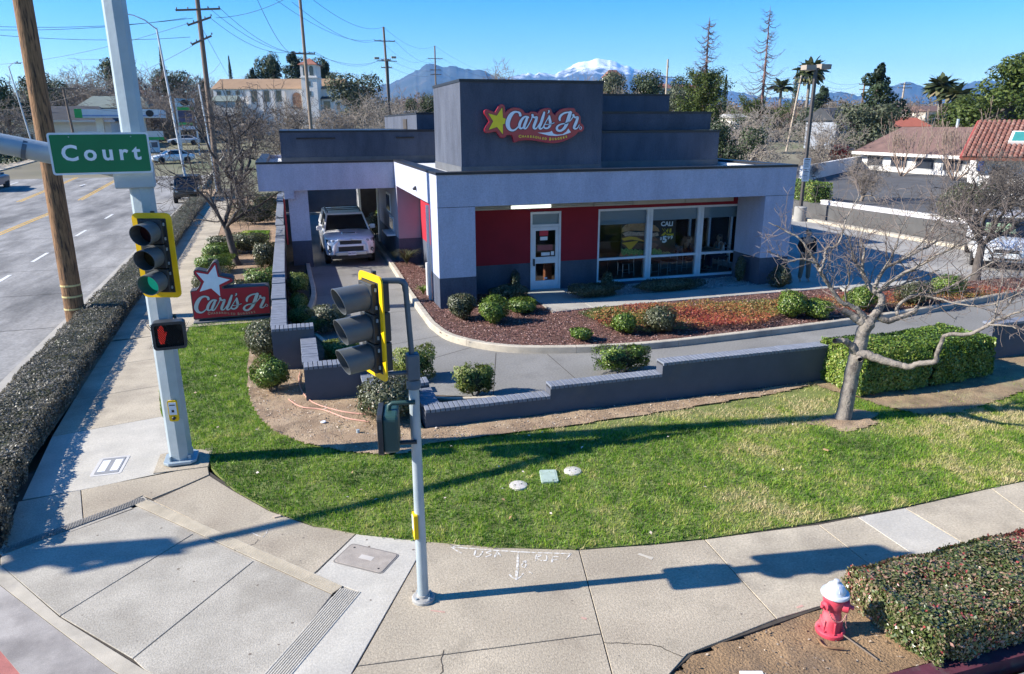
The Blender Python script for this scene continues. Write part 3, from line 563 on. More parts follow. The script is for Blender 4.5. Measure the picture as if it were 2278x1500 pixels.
# recessed front wall: red above, slate below, with openings
DX0, DX1, WX0, WX1 = 6.90, 7.89, 9.14, 14.46
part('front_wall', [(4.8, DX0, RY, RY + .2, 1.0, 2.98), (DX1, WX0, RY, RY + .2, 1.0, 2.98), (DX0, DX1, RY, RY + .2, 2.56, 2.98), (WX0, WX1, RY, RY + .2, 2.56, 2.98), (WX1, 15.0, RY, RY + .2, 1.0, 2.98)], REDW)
part('wall_base', [(4.8, DX0, RY - .003, RY + .2, -.05, .998), (DX1, WX0, RY - .003, RY + .2, -.05, .998), (WX0, WX1, RY - .003, RY + .2, -.05, .2), (WX1, 15.0, RY - .003, RY + .2, -.05, .998)], SLATE)
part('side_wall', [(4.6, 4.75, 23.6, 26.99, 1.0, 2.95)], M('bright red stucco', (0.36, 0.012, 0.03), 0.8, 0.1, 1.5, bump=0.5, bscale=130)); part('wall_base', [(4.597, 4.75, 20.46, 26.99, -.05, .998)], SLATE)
# drive-up bay on the left side
bay = part('service_bay', [(3.75, 4.75, 27.0, 33.2, 1.0, 2.95)], M('mauve stucco', (0.33, 0.31, 0.36), 0.92, 0.06, 1.2, bump=0.6, bscale=120)); part('plinth', [(3.747, 4.75, 26.997, 33.2, -.05, .998)], SLATE, bay)
for (y0, z0, z1) in ((28.9, 1.75, 2.5), (28.2, 1.1, 1.65)):
    wn = part('window', [(3.715, 3.749, y0, y0 + 1.1, z0, z1)], ALU, bay); part('pane', [(3.705, 3.72, y0 + .07, y0 + 1.03, z0 + .07, z1 - .07)], M('dark pane', (0.02, 0.025, 0.03), 0.1, 0.1, 2, spec=0.8), wn)
part('service_ledge', [(3.42, 3.75, 27.9, 29.4, 0.98, 1.04)], ALU, bay)
pd_ = part('lit_edge_strip', [(3.68, 3.745, 33.0, 33.2, 0.0, 2.95)], M('white trim and lit edge', (0.7, 0.68, 0.64), 0.7), bay)  # pale strip standing in for the sunlit edge where the bay ends
# canopy over the lane
can = part('canopy_fascia', [(-1.10, X0 - .002, 27.43, 27.75, 2.85, 3.80), (-1.10, -.80, 27.751, 36, 2.85, 3.80), (-.8, X0, 35.7, 36, 2.85, 3.8)], LAV); part('coping', [(-1.12, X0 - .022, 27.41, 27.79, 3.795, 3.865), (-1.12, -.76, 27.792, 36, 3.795, 3.865)], COPE, can)
part('canopy_soffit', [(-.8, 4.0, 27.751, 35.7, 2.86, 2.93)], M('soffit grey', (0.3, 0.3, 0.32), 0.9)); part('canopy_roof', [(-.79, 4.04, 27.76, 35.7, 3.55, 3.66)], MEMB)
pillar(-0.12, 0.58, 27.6, 28.5, 2.849); part('pillar_bracket', [(-.24, 0.1, 27.44, 27.6, 2.55, 2.849)], LAV)
part('clearance_bar', [(-.30, -.24, 27.5, 27.56, 0.9, 2.55)], M('red pole paint', (0.35, 0.02, 0.02), 0.5))
# fluorescent tubes under the fascia
tl = B
xs_l = [(4.86, 6.2), (6.22, 7.55), (7.57, 8.9), (8.92, 10.25), (10.27, 12.1), (12.12, 13.9)]
for i, (a, b) in enumerate(xs_l):
    f_ = part('light_fixture', [(a, b, RY - .10, RY - .03, 2.67, 2.80)], M('fixture enamel', (0.42, 0.40, 0.37), 0.6, 0.1, 4))
    lit = i == 1
    for dz in (2.71, 2.76):
        mb = MB(); mb.tube([(a + .04, RY - .12, dz), (b - .04, RY - .12, dz)], 0.016, 8)
        mb.build('tube_lamp', M('lit tube', (0.9, 0.95, 0.9), 0.5, 0, 1, emit=(0.9, 1.0, 0.92), estr=1.1) if lit else M('dead tube', (0.5, 0.5, 0.48), 0.5), f_, world=True) if i < 4 else None
# shop window
SHADE = M('blue grey roller shade', (0.20, 0.27, 0.32), 0.8, 0.06, 2)
GL = MGLASS('shop glass', (0.90, 0.93, 0.94), 0.0)
wn = part('window', [(WX0, WX1, RY + .02, RY + .12, 2.49, 2.558), (WX0, WX1, RY + .02, RY + .12, .20, .27), (WX0, WX0 + .07, RY + .021, RY + .119, .27, 2.49), (WX1 - .07, WX1, RY + .021, RY + .119, .27, 2.49)], ALU)
for mx in (10.84, 12.69): part('mullion', [(mx, mx + .075, RY - .01, RY + .14, .271, 2.489), (mx + .077, mx + .12, RY + .01, RY + .13, .271, 2.489), (mx + .122, mx + .2, RY - .01, RY + .14, .271, 2.489)], ALU, wn)
px_ = [(WX0 + .07, 10.84), (11.04, 12.69), (12.89, WX1 - .07)]
for i, (a, b) in enumerate(px_):
    part('transom', [(a, b, RY + .015, RY + .125, .93, 1.0)], ALU, wn)
    part('pane', [(a, b, RY + .06, RY + .07, .27, .93)], GL, wn); part('pane', [(a, b, RY + .06, RY + .07, 1.0, 2.49)], GL, wn)
    part('roller_shade', [(a, b, RY + .10, RY + .105, (2.05, 2.12, 2.13)[i], 2.49)], SHADE, wn)
# glass side wall on the right, seen through the front
sw = part('side_window', [(14.96, 15.06, 20.97, 26.5, 2.49, 2.95), (14.96, 15.06, 20.97, 26.5, 0.1, .3)] + [(14.961, 15.059, y, y + .1, .3, 2.49) for y in (20.97, 22.3, 23.7, 25.1, 26.4)], ALU)
part('pane', [(15.0, 15.01, 21.0, 26.5, .3, 2.49)], GL, sw)
part('side_wall_rear', [(14.9, 15.1, 26.51, 40, -.05, 2.95), (4.76, 14.9, 33.2, 33.4, -.05, 2.95)], SLATE)
# dining room
part('dining_floor', [(4.8, 14.95, RY + .2, 29, .05, .11)], M('brown floor tile', (0.12, 0.085, 0.065), 0.5, 0.2, 6)); part('dining_wall', [(4.76, 14.9, 29, 29.2, .05, 2.95)], M('dining wall paint', (0.13, 0.10, 0.085), 0.85, 0.2, 1.0)); part('dining_ceiling', [(4.76, 14.9, RY + .21, 29, 2.9, 2.94)], M('ceiling tile', (0.25, 0.25, 0.25), 0.9))
# door
fr = part('door', [(DX0, DX1, RY - .02, RY + .12, 2.49, 2.558), (DX0, DX0 + .06, RY - .019, RY + .119, .12, 2.49), (DX1 - .06, DX1, RY - .019, RY + .119, .12, 2.49), (DX0 + .06, DX1 - .06, RY - .018, RY + .118, 2.10, 2.17)], ALU)
part('transom_pane', [(DX0 + .06, DX1 - .06, RY + .05, RY + .06, 2.17, 2.49)], M('tinted transom', (0.17, 0.24, 0.28), 0.12, 0.1, 2, spec=0.7), fr)
lf = part('door_leaf', [(DX0 + .065, DX0 + .17, RY, RY + .05, .14, 2.09), (DX1 - .17, DX1 - .065, RY, RY + .05, .14, 2.09), (DX0 + .17, DX1 - .17, RY + .001, RY + .049, .14, .42), (DX0 + .17, DX1 - .17, RY + .001, RY + .049, .96, 1.16), (DX0 + .17, DX1 - .17, RY + .001, RY + .049, 1.98, 2.09)], ALU, fr)
for z0, z1 in ((.42, .96), (1.16, 1.98)): part('pane', [(DX0 + .17, DX1 - .17, RY + .02, RY + .026, z0, z1)], MGLASS('door glass', (0.6, 0.62, 0.65), 0.02), fr)
part('door_handle', [(DX0 + .09, DX0 + .13, RY - .06, RY - .002, .9, 1.12)], COPE, fr); part('kick_wood', [(7.5, 7.72, RY + .3, RY + .5, .12, .95)], M('orange wood', (0.35, 0.12, 0.05), 0.6))
STW = M('sticker white', (0.7, 0.7, 0.72), 0.6); STR_ = M('sticker red', (0.5, 0.03, 0.05), 0.6)
for x, z, a, b, m in ((7.2, 1.82, .28, .16, STR_), (7.22, 1.68, .24, .11, STW), (7.13, 1.36, .5, .17, M('sticker faded red', (0.28, 0.08, 0.08), 0.6)), (7.26, 1.2, .28, .1, STW), (7.58, 1.2, .1, .12, STW), (7.36, .46, .1, .05, STW)): part('door_sticker', [(x, x + a, RY + .012, RY + .018, z, z + b)], m, fr)
# house number on the pillar flank
me = text_mesh('1800', 0.24, 0.004, 0.006); o = link('house_number', me, COPE, pl, world=True); o.location = Vector((3.745, 19.85, 2.78)) - Vector(B.location); o.rotation_euler = (RAD(90), 0, RAD(-90))
mb = MB(); mb.tube([(3.72, 21.0, 0.1), (3.72, 21.0, 1.15)], 0.05, 10); mb.build('downpipe', M('white trim and lit edge', (0.7, 0.68, 0.64), 0.7), B, world=True)
mb = MB(); mb.lathe([(0.07, 0), (0.09, .05), (0.02, .12)], 12, (3.72, 22.6, 3.16)); mb.build('flood_lamp', COPE, fas, world=True)
part('downpipe', [(3.66, 3.74, 20.5, 20.58, 0.1, 2.9)], M('white trim and lit edge', (0.7, 0.68, 0.64), 0.7))
part('side_window_frame', [(4.58, 4.66, 23.4, 23.6, .3, 2.95)], ALU); part('side_window_frame', [(4.58, 4.66, 20.5, 20.6, .3, 2.95)], ALU); part('side_pane', [(4.6, 4.61, 20.6, 23.4, 1.0, 2.95)], GL)

# window poster: a flat printed board behind the glass
def px_poly(pts, Y, s=1.0, ox=0.0, oy=0.0): return [atY(ox + u / s, oy + v / s, Y) for u, v in pts]
PO = dict(s=5.695, ox=1300, oy=440)
pst = thing('poster', 'dark burger poster behind the shop window with white and yellow price lettering', 'poster', (11.2, 20.95, 1.0))
def flat(name, pts, Y, mat, parent, thick=0.0015, **kw):
    mb = MB(); mb.slabdir(px_poly(pts, Y, **kw), (0, thick, 0)); return mb.build(name, mat, parent, world=True)
flat('board', [(472, 312), (1168, 272), (1142, 740), (455, 770)], 20.95, M('poster black', (0.02, 0.014, 0.014), 0.5), pst, 0.01, **PO)
def ell(cx_, cy_, a, b, n=20, t0=0, t1=360): return [(cx_ + a * math.cos(RAD(t)), cy_ - b * math.sin(RAD(t))) for t in np.linspace(t0, t1, n)]
flat('tomato', ell(690, 725, 250, 55, 20), 20.945, M('print tomato', (0.5, 0.15, 0.08), 0.5, 0.3, 9), pst, **PO)
lt = [(470 + 30 * i, 640 + (28 if i % 2 else 0) - 8 * math.sin(i * .6)) for i in range(18)] + [(980 - 32 * i, 715 + (22 if i % 2 else -6)) for i in range(17)]
flat('lettuce', lt, 20.942, M('print lettuce', (0.20, 0.32, 0.09), 0.5, 0.7, 22), pst, **PO)
flat('patty', [(468, 590), (520, 570), (700, 575), (900, 570), (940, 600), (900, 640), (700, 655), (520, 640)], 20.939, M('print patty', (0.18, 0.08, 0.05), 0.5, 0.6, 30), pst, **PO)
flat('cheese', [(470, 575), (690, 545), (640, 600), (595, 650), (560, 655), (530, 610)], 20.936, M('print cheese', (0.85, 0.45, 0.04), 0.5), pst, **PO)
flat('patty', [(470, 500), (560, 470), (760, 480), (900, 500), (930, 540), (760, 560), (620, 545), (480, 565)], 20.933, M('print patty', (0.18, 0.08, 0.05), 0.5, 0.6, 30), pst, **PO)
flat('sauce', [(480, 455), (560, 425), (660, 440), (760, 430), (860, 450), (930, 440), (945, 480), (860, 500), (740, 485), (620, 480), (520, 490)], 20.930, M('print sauce', (0.58, 0.38, 0.26), 0.5, 0.4, 14), pst, **PO)
flat('cheese', [(470, 520), (570, 490), (660, 500), (780, 560), (700, 545), (600, 530), (500, 545)], 20.927, M('print cheese', (0.85, 0.45, 0.04), 0.5), pst, **PO)
flat('bun', [(470, 440), (476, 390), (520, 345), (600, 322), (700, 314), (800, 320), (880, 345), (935, 385), (955, 430), (900, 425), (760, 420), (600, 415)], 20.924, M('print bun', (0.52, 0.26, 0.10), 0.5, 0.3, 5, mixc=(0.6, 0.36, 0.18), mscale=3), pst, **PO)
for k in range(26):
    u = random.uniform(520, 900); v = 375 - 45 * math.sqrt(max(0, 1 - ((u - 710) / 240) ** 2)) + random.uniform(-3, 18); flat('sesame', ell(u, v, 5, 3.2, 7), 20.921, M('print sesame', (0.6, 0.45, 0.28), 0.5), pst, **PO)
fr_pts = []
for k in range(16): u = random.uniform(995, 1110); v = random.uniform(690, 722); a = random.uniform(-.8, .8); du, dv = 26 * math.cos(a), 26 * math.sin(a); flat('fries', [(u - du, v - dv), (u + du, v + dv), (u + du, v + dv + 7), (u - du, v - dv + 7)], 20.94 - .0012 * k, M('print fries', (0.5, 0.36, 0.13), 0.5), pst, **PO)
def put_text(txt, u, v, hpx, mat, Y, parent, kw, bold=0.0, rot=0.0, name='lettering', depth=0.0015, stretch=1.0):
    p = atY(kw['ox'] + u / kw['s'], kw['oy'] + v / kw['s'], Y); sc_ = (atY(kw['ox'] + u / kw['s'], kw['oy'] + v / kw['s'] - 1, Y)[2] - p[2]); h = hpx / kw['s'] * sc_
    me = text_mesh(txt, h / 0.72, bold * h, depth); o = link(name, me, mat, parent); off = Vector((0, 0, 0)); q = parent
    while q is not None: off += Vector(q.location); q = q.parent
    o.location = Vector(p) - off; o.rotation_euler = (RAD(90), rot, 0); o.scale = (stretch, 1, 1); return o
PW = M('print white', (0.85, 0.87, 0.9), 0.5); PYL = M('print yellow', (0.75, 0.55, 0.03), 0.5); PBK = M('print black', (0.015, 0.015, 0.02), 0.5)
put_text('CALI', 1047, 334, 56, PW, 20.93, pst, PO, 0.05, RAD(2), stretch=1.05)
put_text('XL', 1060, 440, 76, PYL, 20.936, pst, PO, 0.11, RAD(3), stretch=1.15); put_text('XL', 1046, 424, 70, PBK, 20.93, pst, PO, 0.05, RAD(3), stretch=1.15)
put_text('$', 970, 517, 36, PW, 20.93, pst, PO, 0.04); put_text('5', 1016, 532, 78, PW, 20.93, pst, PO, 0.07, stretch=1.2); put_text('9', 1066, 508, 44, PW, 20.93, pst, PO, 0.04, RAD(3), stretch=1.15); put_text('9', 1104, 506, 44, PW, 20.93, pst, PO, 0.04, RAD(3), stretch=1.15)

# ================================================================== LOGO LETTERING (strokes with swelling width)
STROKES = [
 [(852, 322, 52), (842, 285, 46), (800, 259, 34), (735, 262, 46), (668, 318, 74), (618, 420, 84), (608, 510, 82), (640, 588, 60), (705, 618, 38), (765, 592, 30), (815, 540, 24), (838, 508, 20)],
 [(1004, 362, 40), (950, 348, 34), (895, 388, 48), (848, 470, 56), (834, 540, 52), (862, 580, 36), (905, 556, 28), (950, 480, 24)],
 [(988, 365, 46), (962, 440, 54), (930, 525, 54), (930, 574, 40), (968, 574, 26), (1018, 500, 20), (1070, 395, 20), (1086, 340, 26)],
 [(1088, 318, 46), (1100, 350, 36), (1134, 366, 36), (1172, 362, 44), (1150, 440, 54), (1118, 530, 54), (1120, 576, 40), (1160, 578, 26), (1205, 520, 18), (1250, 440, 18)],
 [(1318, 268, 36), (1290, 360, 54), (1252, 480, 54), (1226, 552, 50), (1242, 586, 34), (1290, 560, 22), (1350, 450, 18), (1412, 345, 22)],
 [(1416, 338, 34), (1424, 400, 50), (1436, 470, 52), (1422, 535, 44), (1382, 572, 36), (1330, 572, 32), (1312, 540, 30), (1330, 500, 18), (1420, 500, 16), (1508, 470, 16)],
 [(1408, 236, 30), (1408, 258, 26), (1384, 286, 8)],
 [(1622, 418, 34), (1616, 380, 46), (1640, 328, 44), (1700, 284, 34), (1770, 266, 30), (1846, 264, 26)],
 [(1826, 268, 62), (1800, 350, 70), (1764, 460, 68), (1716, 560, 56), (1650, 618, 44), (1590, 620, 44), (1562, 580, 46), (1584, 530, 36), (1650, 494, 26), (1760, 476, 22), (1830, 420, 20), (1886, 340, 24)],
 [(1884, 318, 44), (1898, 350, 36), (1930, 366, 36), (1966, 362, 44), (1946, 440, 54), (1908, 530, 54), (1898, 572, 44), (1930, 586, 28), (1965, 566, 20), (2000, 508, 14)]]
def stroke_mesh(fn, scale_m, grow=0.0, y0=0.0, dy=0.0008):
    """fn maps lettering units to a point on the sign face; widths are in the same units"""
    V = []; Fc = []
    for si, st in enumerate(STROKES):
        P = catmull(st, 6); pts = [p[:2] for p in P]; wd = [p[2] * 0.5 + grow for p in P]; n = len(pts); base = len(V); o = si * dy
        left = []; right = []
        for i in range(n):
            a = np.array(pts[max(0, i - 1)]); b = np.array(pts[min(n - 1, i + 1)]); t = (b - a) / (np.linalg.norm(b - a) + 1e-9); nn = np.array([-t[1], t[0]])
            left.append(np.array(pts[i]) + nn * wd[i]); right.append(np.array(pts[i]) - nn * wd[i])
        for l_, r_ in zip(left, right):
            for q in (l_, r_): p = fn(*q); V.append((p[0], p[1] - y0 - o, p[2]))
        for i in range(n - 1): Fc.append((base + 2 * i, base + 2 * i + 1, base + 2 * i + 3, base + 2 * i + 2))
        for end, i0, i1 in ((0, 0, 1), (n - 1, n - 1, n - 2)):       # round ends
            c = np.array(pts[end]); ang0 = math.atan2(*(left[end] - c)[::-1]); sgn = 1 if end == 0 else -1; ids = []
            for k in range(9):
                an = ang0 + sgn * math.pi * k / 8; q = fn(c[0] + wd[end] * math.cos(an), c[1] + wd[end] * math.sin(an)); ids.append(len(V)); V.append((q[0], q[1] - y0 - o - 0.0003, q[2]))
            for k in range(1, 8): Fc.append((ids[0], ids[k], ids[k + 1], ids[k + 1]))
    mb = MB(); mb.add(V, [tuple(dict.fromkeys(f)) for f in Fc]); return mb
def arc_text(txt, pts, h, fn, mat, parent, Ysub, name='lettering', small=0.8):
    """capital letters set along a line; first letters of words larger"""
    P = catmull(pts, 10); d = np.cumsum([0] + [np.linalg.norm(P[i + 1] - P[i]) for i in range(len(P) - 1)])
    wts = [0.62 if c == ' ' else (1.15 if i == 0 or txt[i - 1] == ' ' else (0.55 if c == 'I' else 1.0)) for i, c in enumerate(txt)]; tot = sum(wts); pos = 0
    mbx = MB()
    for i, c in enumerate(txt):
        s = (pos + wts[i] / 2) / tot * d[-1]; pos += wts[i]
        if c == ' ': continue
        k = min(int(np.searchsorted(d, s)), len(P) - 1); k0 = max(0, k - 1); f = (s - d[k0]) / max(d[k] - d[k0], 1e-6); q = P[k0] + (P[k] - P[k0]) * f; t = P[min(k + 2, len(P) - 1)] - P[max(0, k - 2)]
        hh = h * (1.18 if (i == 0 or txt[i - 1] == ' ') else 0.95)
        a = fn(*q); b = fn(q[0], q[1] - 10); u = abs(b[2] - a[2]) / 10; ang = math.atan2(-t[1], t[0])
        me = text_mesh(c, hh * u / 0.72, 0.045 * hh * u, 0.0015)
        Mx = Matrix.Translation(Vector(a) + Vector((0, -Ysub, 0))) @ Matrix.Rotation(-ang, 4, 'Y') @ Matrix.Rotation(RAD(90), 4, 'X')
        mbx.add([Mx @ v.co for v in me.vertices], [tuple(p.vertices) for p in me.polygons]); bpy.data.meshes.remove(me)
    return mbx.build(name, mat, parent, world=True)
SIGNRED = M('sign red plastic', (0.34, 0.016, 0.04), 0.35, 0.08, 3, coat=0.3); SIGNWHITE = M('sign white plastic', (0.72, 0.75, 0.8), 0.4, 0.05, 5); SIGNINK = M('sign outline', (0.02, 0.015, 0.03), 0.5); SIGNYEL = M('sign yellow', (0.78, 0.60, 0.02), 0.4, 0.05, 4)
OUTL = [(146, 250), (158, 225), (195, 207), (240, 215), (360, 262), (435, 130), (460, 108), (495, 102), (535, 116), (556, 150), (566, 265), (610, 215), (660, 184), (740, 165), (830, 175), (890, 205), (925, 240), (942, 270), (1010, 275), (1060, 247), (1120, 243), (1165, 255), (1192, 276), (1215, 235), (1250, 205), (1330, 182), (1390, 175), (1445, 188), (1466, 215), (1472, 262), (1530, 312), (1555, 270), (1600, 228), (1680, 190), (1800, 175), (1900, 180), (1926, 205), (1930, 250), (1990, 288), (2030, 345), (2034, 470), (2080, 505), (2102, 560), (2090, 610), (2050, 640), (1985, 650), (1930, 710), (1850, 762), (1700, 830), (1600, 856), (1500, 866), (1350, 856), (1200, 826), (1090, 812), (1000, 808), (900, 812), (800, 830), (738, 856), (722, 800), (705, 740), (690, 712), (590, 705), (572, 745), (520, 772), (470, 758), (440, 720), (385, 636), (240, 670), (190, 664), (160, 635), (156, 600), (185, 535), (250, 440), (200, 355), (155, 290)]
ZS = dict(s=2278 / 260., ox=1060., oy=220.)
def fT(u, v): return atY(ZS['ox'] + u / ZS['s'], ZS['oy'] + v / ZS['s'], 20.52)
ts = thing('wall_sign', 'red logo sign with yellow star and white script lettering on the slate tower', 'sign', (7.0, 20.6, 5.1))
mb = MB(); mb.slabdir([fT(*p) for p in OUTL], (0, 0.14, 0)); mb.build('cabinet', SIGNRED, ts, world=True, bevel=0.012)
STAR = [(230, 285), (395, 330), (500, 170), (515, 370), (670, 432), (515, 500), (515, 695), (400, 550), (235, 605), (325, 440)]
mb = MB(); mb.slabdir([Vector(fT(*p)) + Vector((0, -.004, 0)) for p in STAR], (0, 0.003, 0)); mb.build('star', SIGNYEL, ts, world=True)
def grow_poly(pts, k):
    c = np.mean(pts, axis=0); return [tuple(c + (np.array(p) - c) * k) for p in pts]
mb = MB(); mb.slabdir([Vector(fT(*p)) + Vector((0, -.0025, 0)) for p in grow_poly(STAR, 1.08)], (0, 0.002, 0)); mb.build('star_outline', SIGNINK, ts, world=True)
stroke_mesh(fT, 1, 11, 0.006, 0.0001).build('lettering_outline', SIGNINK, ts, world=True); stroke_mesh(fT, 1, 0, 0.010).build('script_lettering', SIGNWHITE, ts, world=True)
SW = [(1190, 660), (1340, 660), (1430, 645), (1465, 625), (1500, 680), (1570, 700), (1680, 690), (1750, 640), (1790, 580), (1840, 655), (1700, 705), (1550, 725), (1400, 715)]
mb = MB(); mb.slabdir([Vector(fT(*p)) + Vector((0, -.004, 0)) for p in SW], (0, 0.003, 0)); mb.build('swoosh', SIGNWHITE, ts, world=True)
arc_text('CHARBROILED BURGERS', [(815, 735), (960, 735), (1100, 742), (1250, 768), (1380, 785), (1540, 785), (1660, 765), (1775, 735)], 46, fT, M('sign yellow letters', (0.85, 0.62, 0.05), 0.4), ts, 0.005)
mb = MB(); p = fT(2025, 570); r = abs(fT(2047, 570)[0] - p[0]); mb.tube([(p[0] + r * math.cos(t), p[1] - .006, p[2] + r * math.sin(t)) for t in np.linspace(0, 2 * math.pi, 17)], r * .28, 6); mb.build('registered_mark', SIGNWHITE, ts, world=True)

# monument sign by the sidewalk
MS = dict(s=1941 / 220., ox=400., oy=570.); MY = 20.2
def fM(u, v): return atY(MS['ox'] + u / MS['s'], MS['oy'] + v / MS['s'], MY)
ms = thing('monument_sign', 'low red roadside sign with white star and script lettering beside the sidewalk', 'sign', (-1.85, 20.3, 0))
MOUT = [(200, 690), (320, 668), (365, 610), (400, 520), (330, 430), (268, 350), (262, 300), (290, 268), (340, 262), (530, 300), (620, 150), (665, 108), (710, 108), (740, 150), (775, 320), (800, 375), (1000, 405), (1060, 440), (1062, 500), (1030, 530), (850, 605), (860, 622), (1690, 570), (1740, 580), (1756, 620), (1790, 1140), (300, 1255), (270, 1240)]
mb = MB(); mb.slabdir([fM(*p) for p in MOUT], (0, 0.38, 0)); cab = mb.build('cabinet', M('dark sign cabinet', (0.05, 0.05, 0.055), 0.6, 0.2, 3), ms, world=True, bevel=0.012)
MIN = [(225, 705), (335, 685), (385, 620), (425, 520), (350, 425), (290, 345), (285, 310), (310, 285), (345, 285), (545, 325), (640, 165), (675, 130), (700, 132), (718, 165), (752, 330), (780, 395), (985, 430), (1035, 455), (1037, 490), (1010, 510), (815, 600), (835, 645), (1670, 592), (1725, 605), (1738, 635), (1768, 1112), (315, 1228), (290, 1215)]
mb = MB(); mb.slabdir([Vector(fM(*p)) + Vector((0, -.004, 0)) for p in MIN], (0, 0.0035, 0)); mb.build('face', M('sign red face', (0.42, 0.012, 0.03), 0.4, 0.1, 2), ms, world=True)
MSTAR = [(322, 322), (555, 358), (690, 175), (745, 405), (985, 462), (772, 565), (795, 790), (615, 632), (390, 698), (478, 500)]
mb = MB(); mb.slabdir([Vector(fM(*p)) + Vector((0, -.0075, 0)) for p in MSTAR], (0, 0.003, 0)); mb.build('star', SIGNWHITE, ms, world=True)
def fM2(u, v): return fM(285 + (u - 570) * .983, 790 + (v - 240) * .86 - (u - 570) * .058)
SIGNPALE = M('sign faded white', (0.55, 0.56, 0.52), 0.5, 0.06, 5)
stroke_mesh(fM2, 1, 9, 0.0085, 0.0001).build('lettering_outline', SIGNINK, ms, world=True); stroke_mesh(fM2, 1, 0, 0.011).build('script_lettering', SIGNPALE, ms, world=True)
arc_text('CHARBROILED BURGERS', [(545, 1130), (700, 1118), (850, 1115), (1000, 1128), (1120, 1135), (1280, 1125), (1400, 1108), (1490, 1090)], 40, fM, M('sign faded letters', (0.42, 0.30, 0.2), 0.5), ms, 0.006)
p = fM(1705, 965); r = abs(fM(1728, 965)[0] - p[0]); mb = MB(); mb.tube([(p[0] + r * math.cos(t), p[1] - .008, p[2] + r * math.sin(t)) for t in np.linspace(0, 2 * math.pi, 15)], r * .25, 6); mb.build('registered_mark', SIGNPALE, ms, world=True)
a = fM(275, 1290); b = fM(1785, 1200); mb = MB(); mb.box(a[0], b[0], MY - .1, MY + .5, -0.05, (fM(275, 1265)[2] + fM(1785, 1190)[2]) / 2 - 0.01); mb.build('plinth', M('grey plinth', (0.16, 0.16, 0.165), 0.9, 0.2, 3, bump=0.3, bscale=60), ms, world=True)
mb = MB(); mb.box(a[0] - .2, b[0] + .05, MY - .35, MY + .7, -0.05, 0.02); mb.build('footing', CONC_S, ms, world=True)
# ================================================================== SIGNALS, POLES, HYDRANT, LIDS
GALV = M('galvanised steel', (0.34, 0.40, 0.43), 0.5, 0.1, 2.5, metal=0.25, mixc=(0.42, 0.46, 0.48), mscale=1.2, bump=0.1, bscale=20)
GALVD = M('dark painted steel', (0.09, 0.115, 0.14), 0.5, 0.15, 4, metal=0.2)
SIGBLK = M('signal black', (0.028, 0.030, 0.032), 0.5, 0.2, 4); SIGGRY = M('visor grey', (0.10, 0.108, 0.112), 0.42, 0.12, 5); SIGIN = M('visor inside', (0.012, 0.012, 0.013), 0.8)
SIGYEL = M('backplate yellow', (0.80, 0.48, 0.0), 0.45, 0.06, 3); SIGGRN = M('signal dark green', (0.02, 0.055, 0.05), 0.45, 0.15, 4)
def atPl(px, py, p0, dr):
    n = (-dr[1], dr[0]); r = ray(px, py); t = (n[0] * p0[0] + n[1] * p0[1]) / (n[0] * r[0] + n[1] * r[1]); return Vector((r[0] * t, r[1] * t, CAM_H + r[2] * t))
def rrect(w, h, r, n=5):
    o = []
    for cx_, cz_, a0 in ((w / 2 - r, h / 2 - r, 0), (-w / 2 + r, h / 2 - r, 90), (-w / 2 + r, -h / 2 + r, 180), (w / 2 - r, -h / 2 + r, 270)):
        for k in range(n): a = RAD(a0 + 90 * k / (n - 1)); o.append((cx_ + r * math.cos(a), cz_ + r * math.sin(a)))
    return o
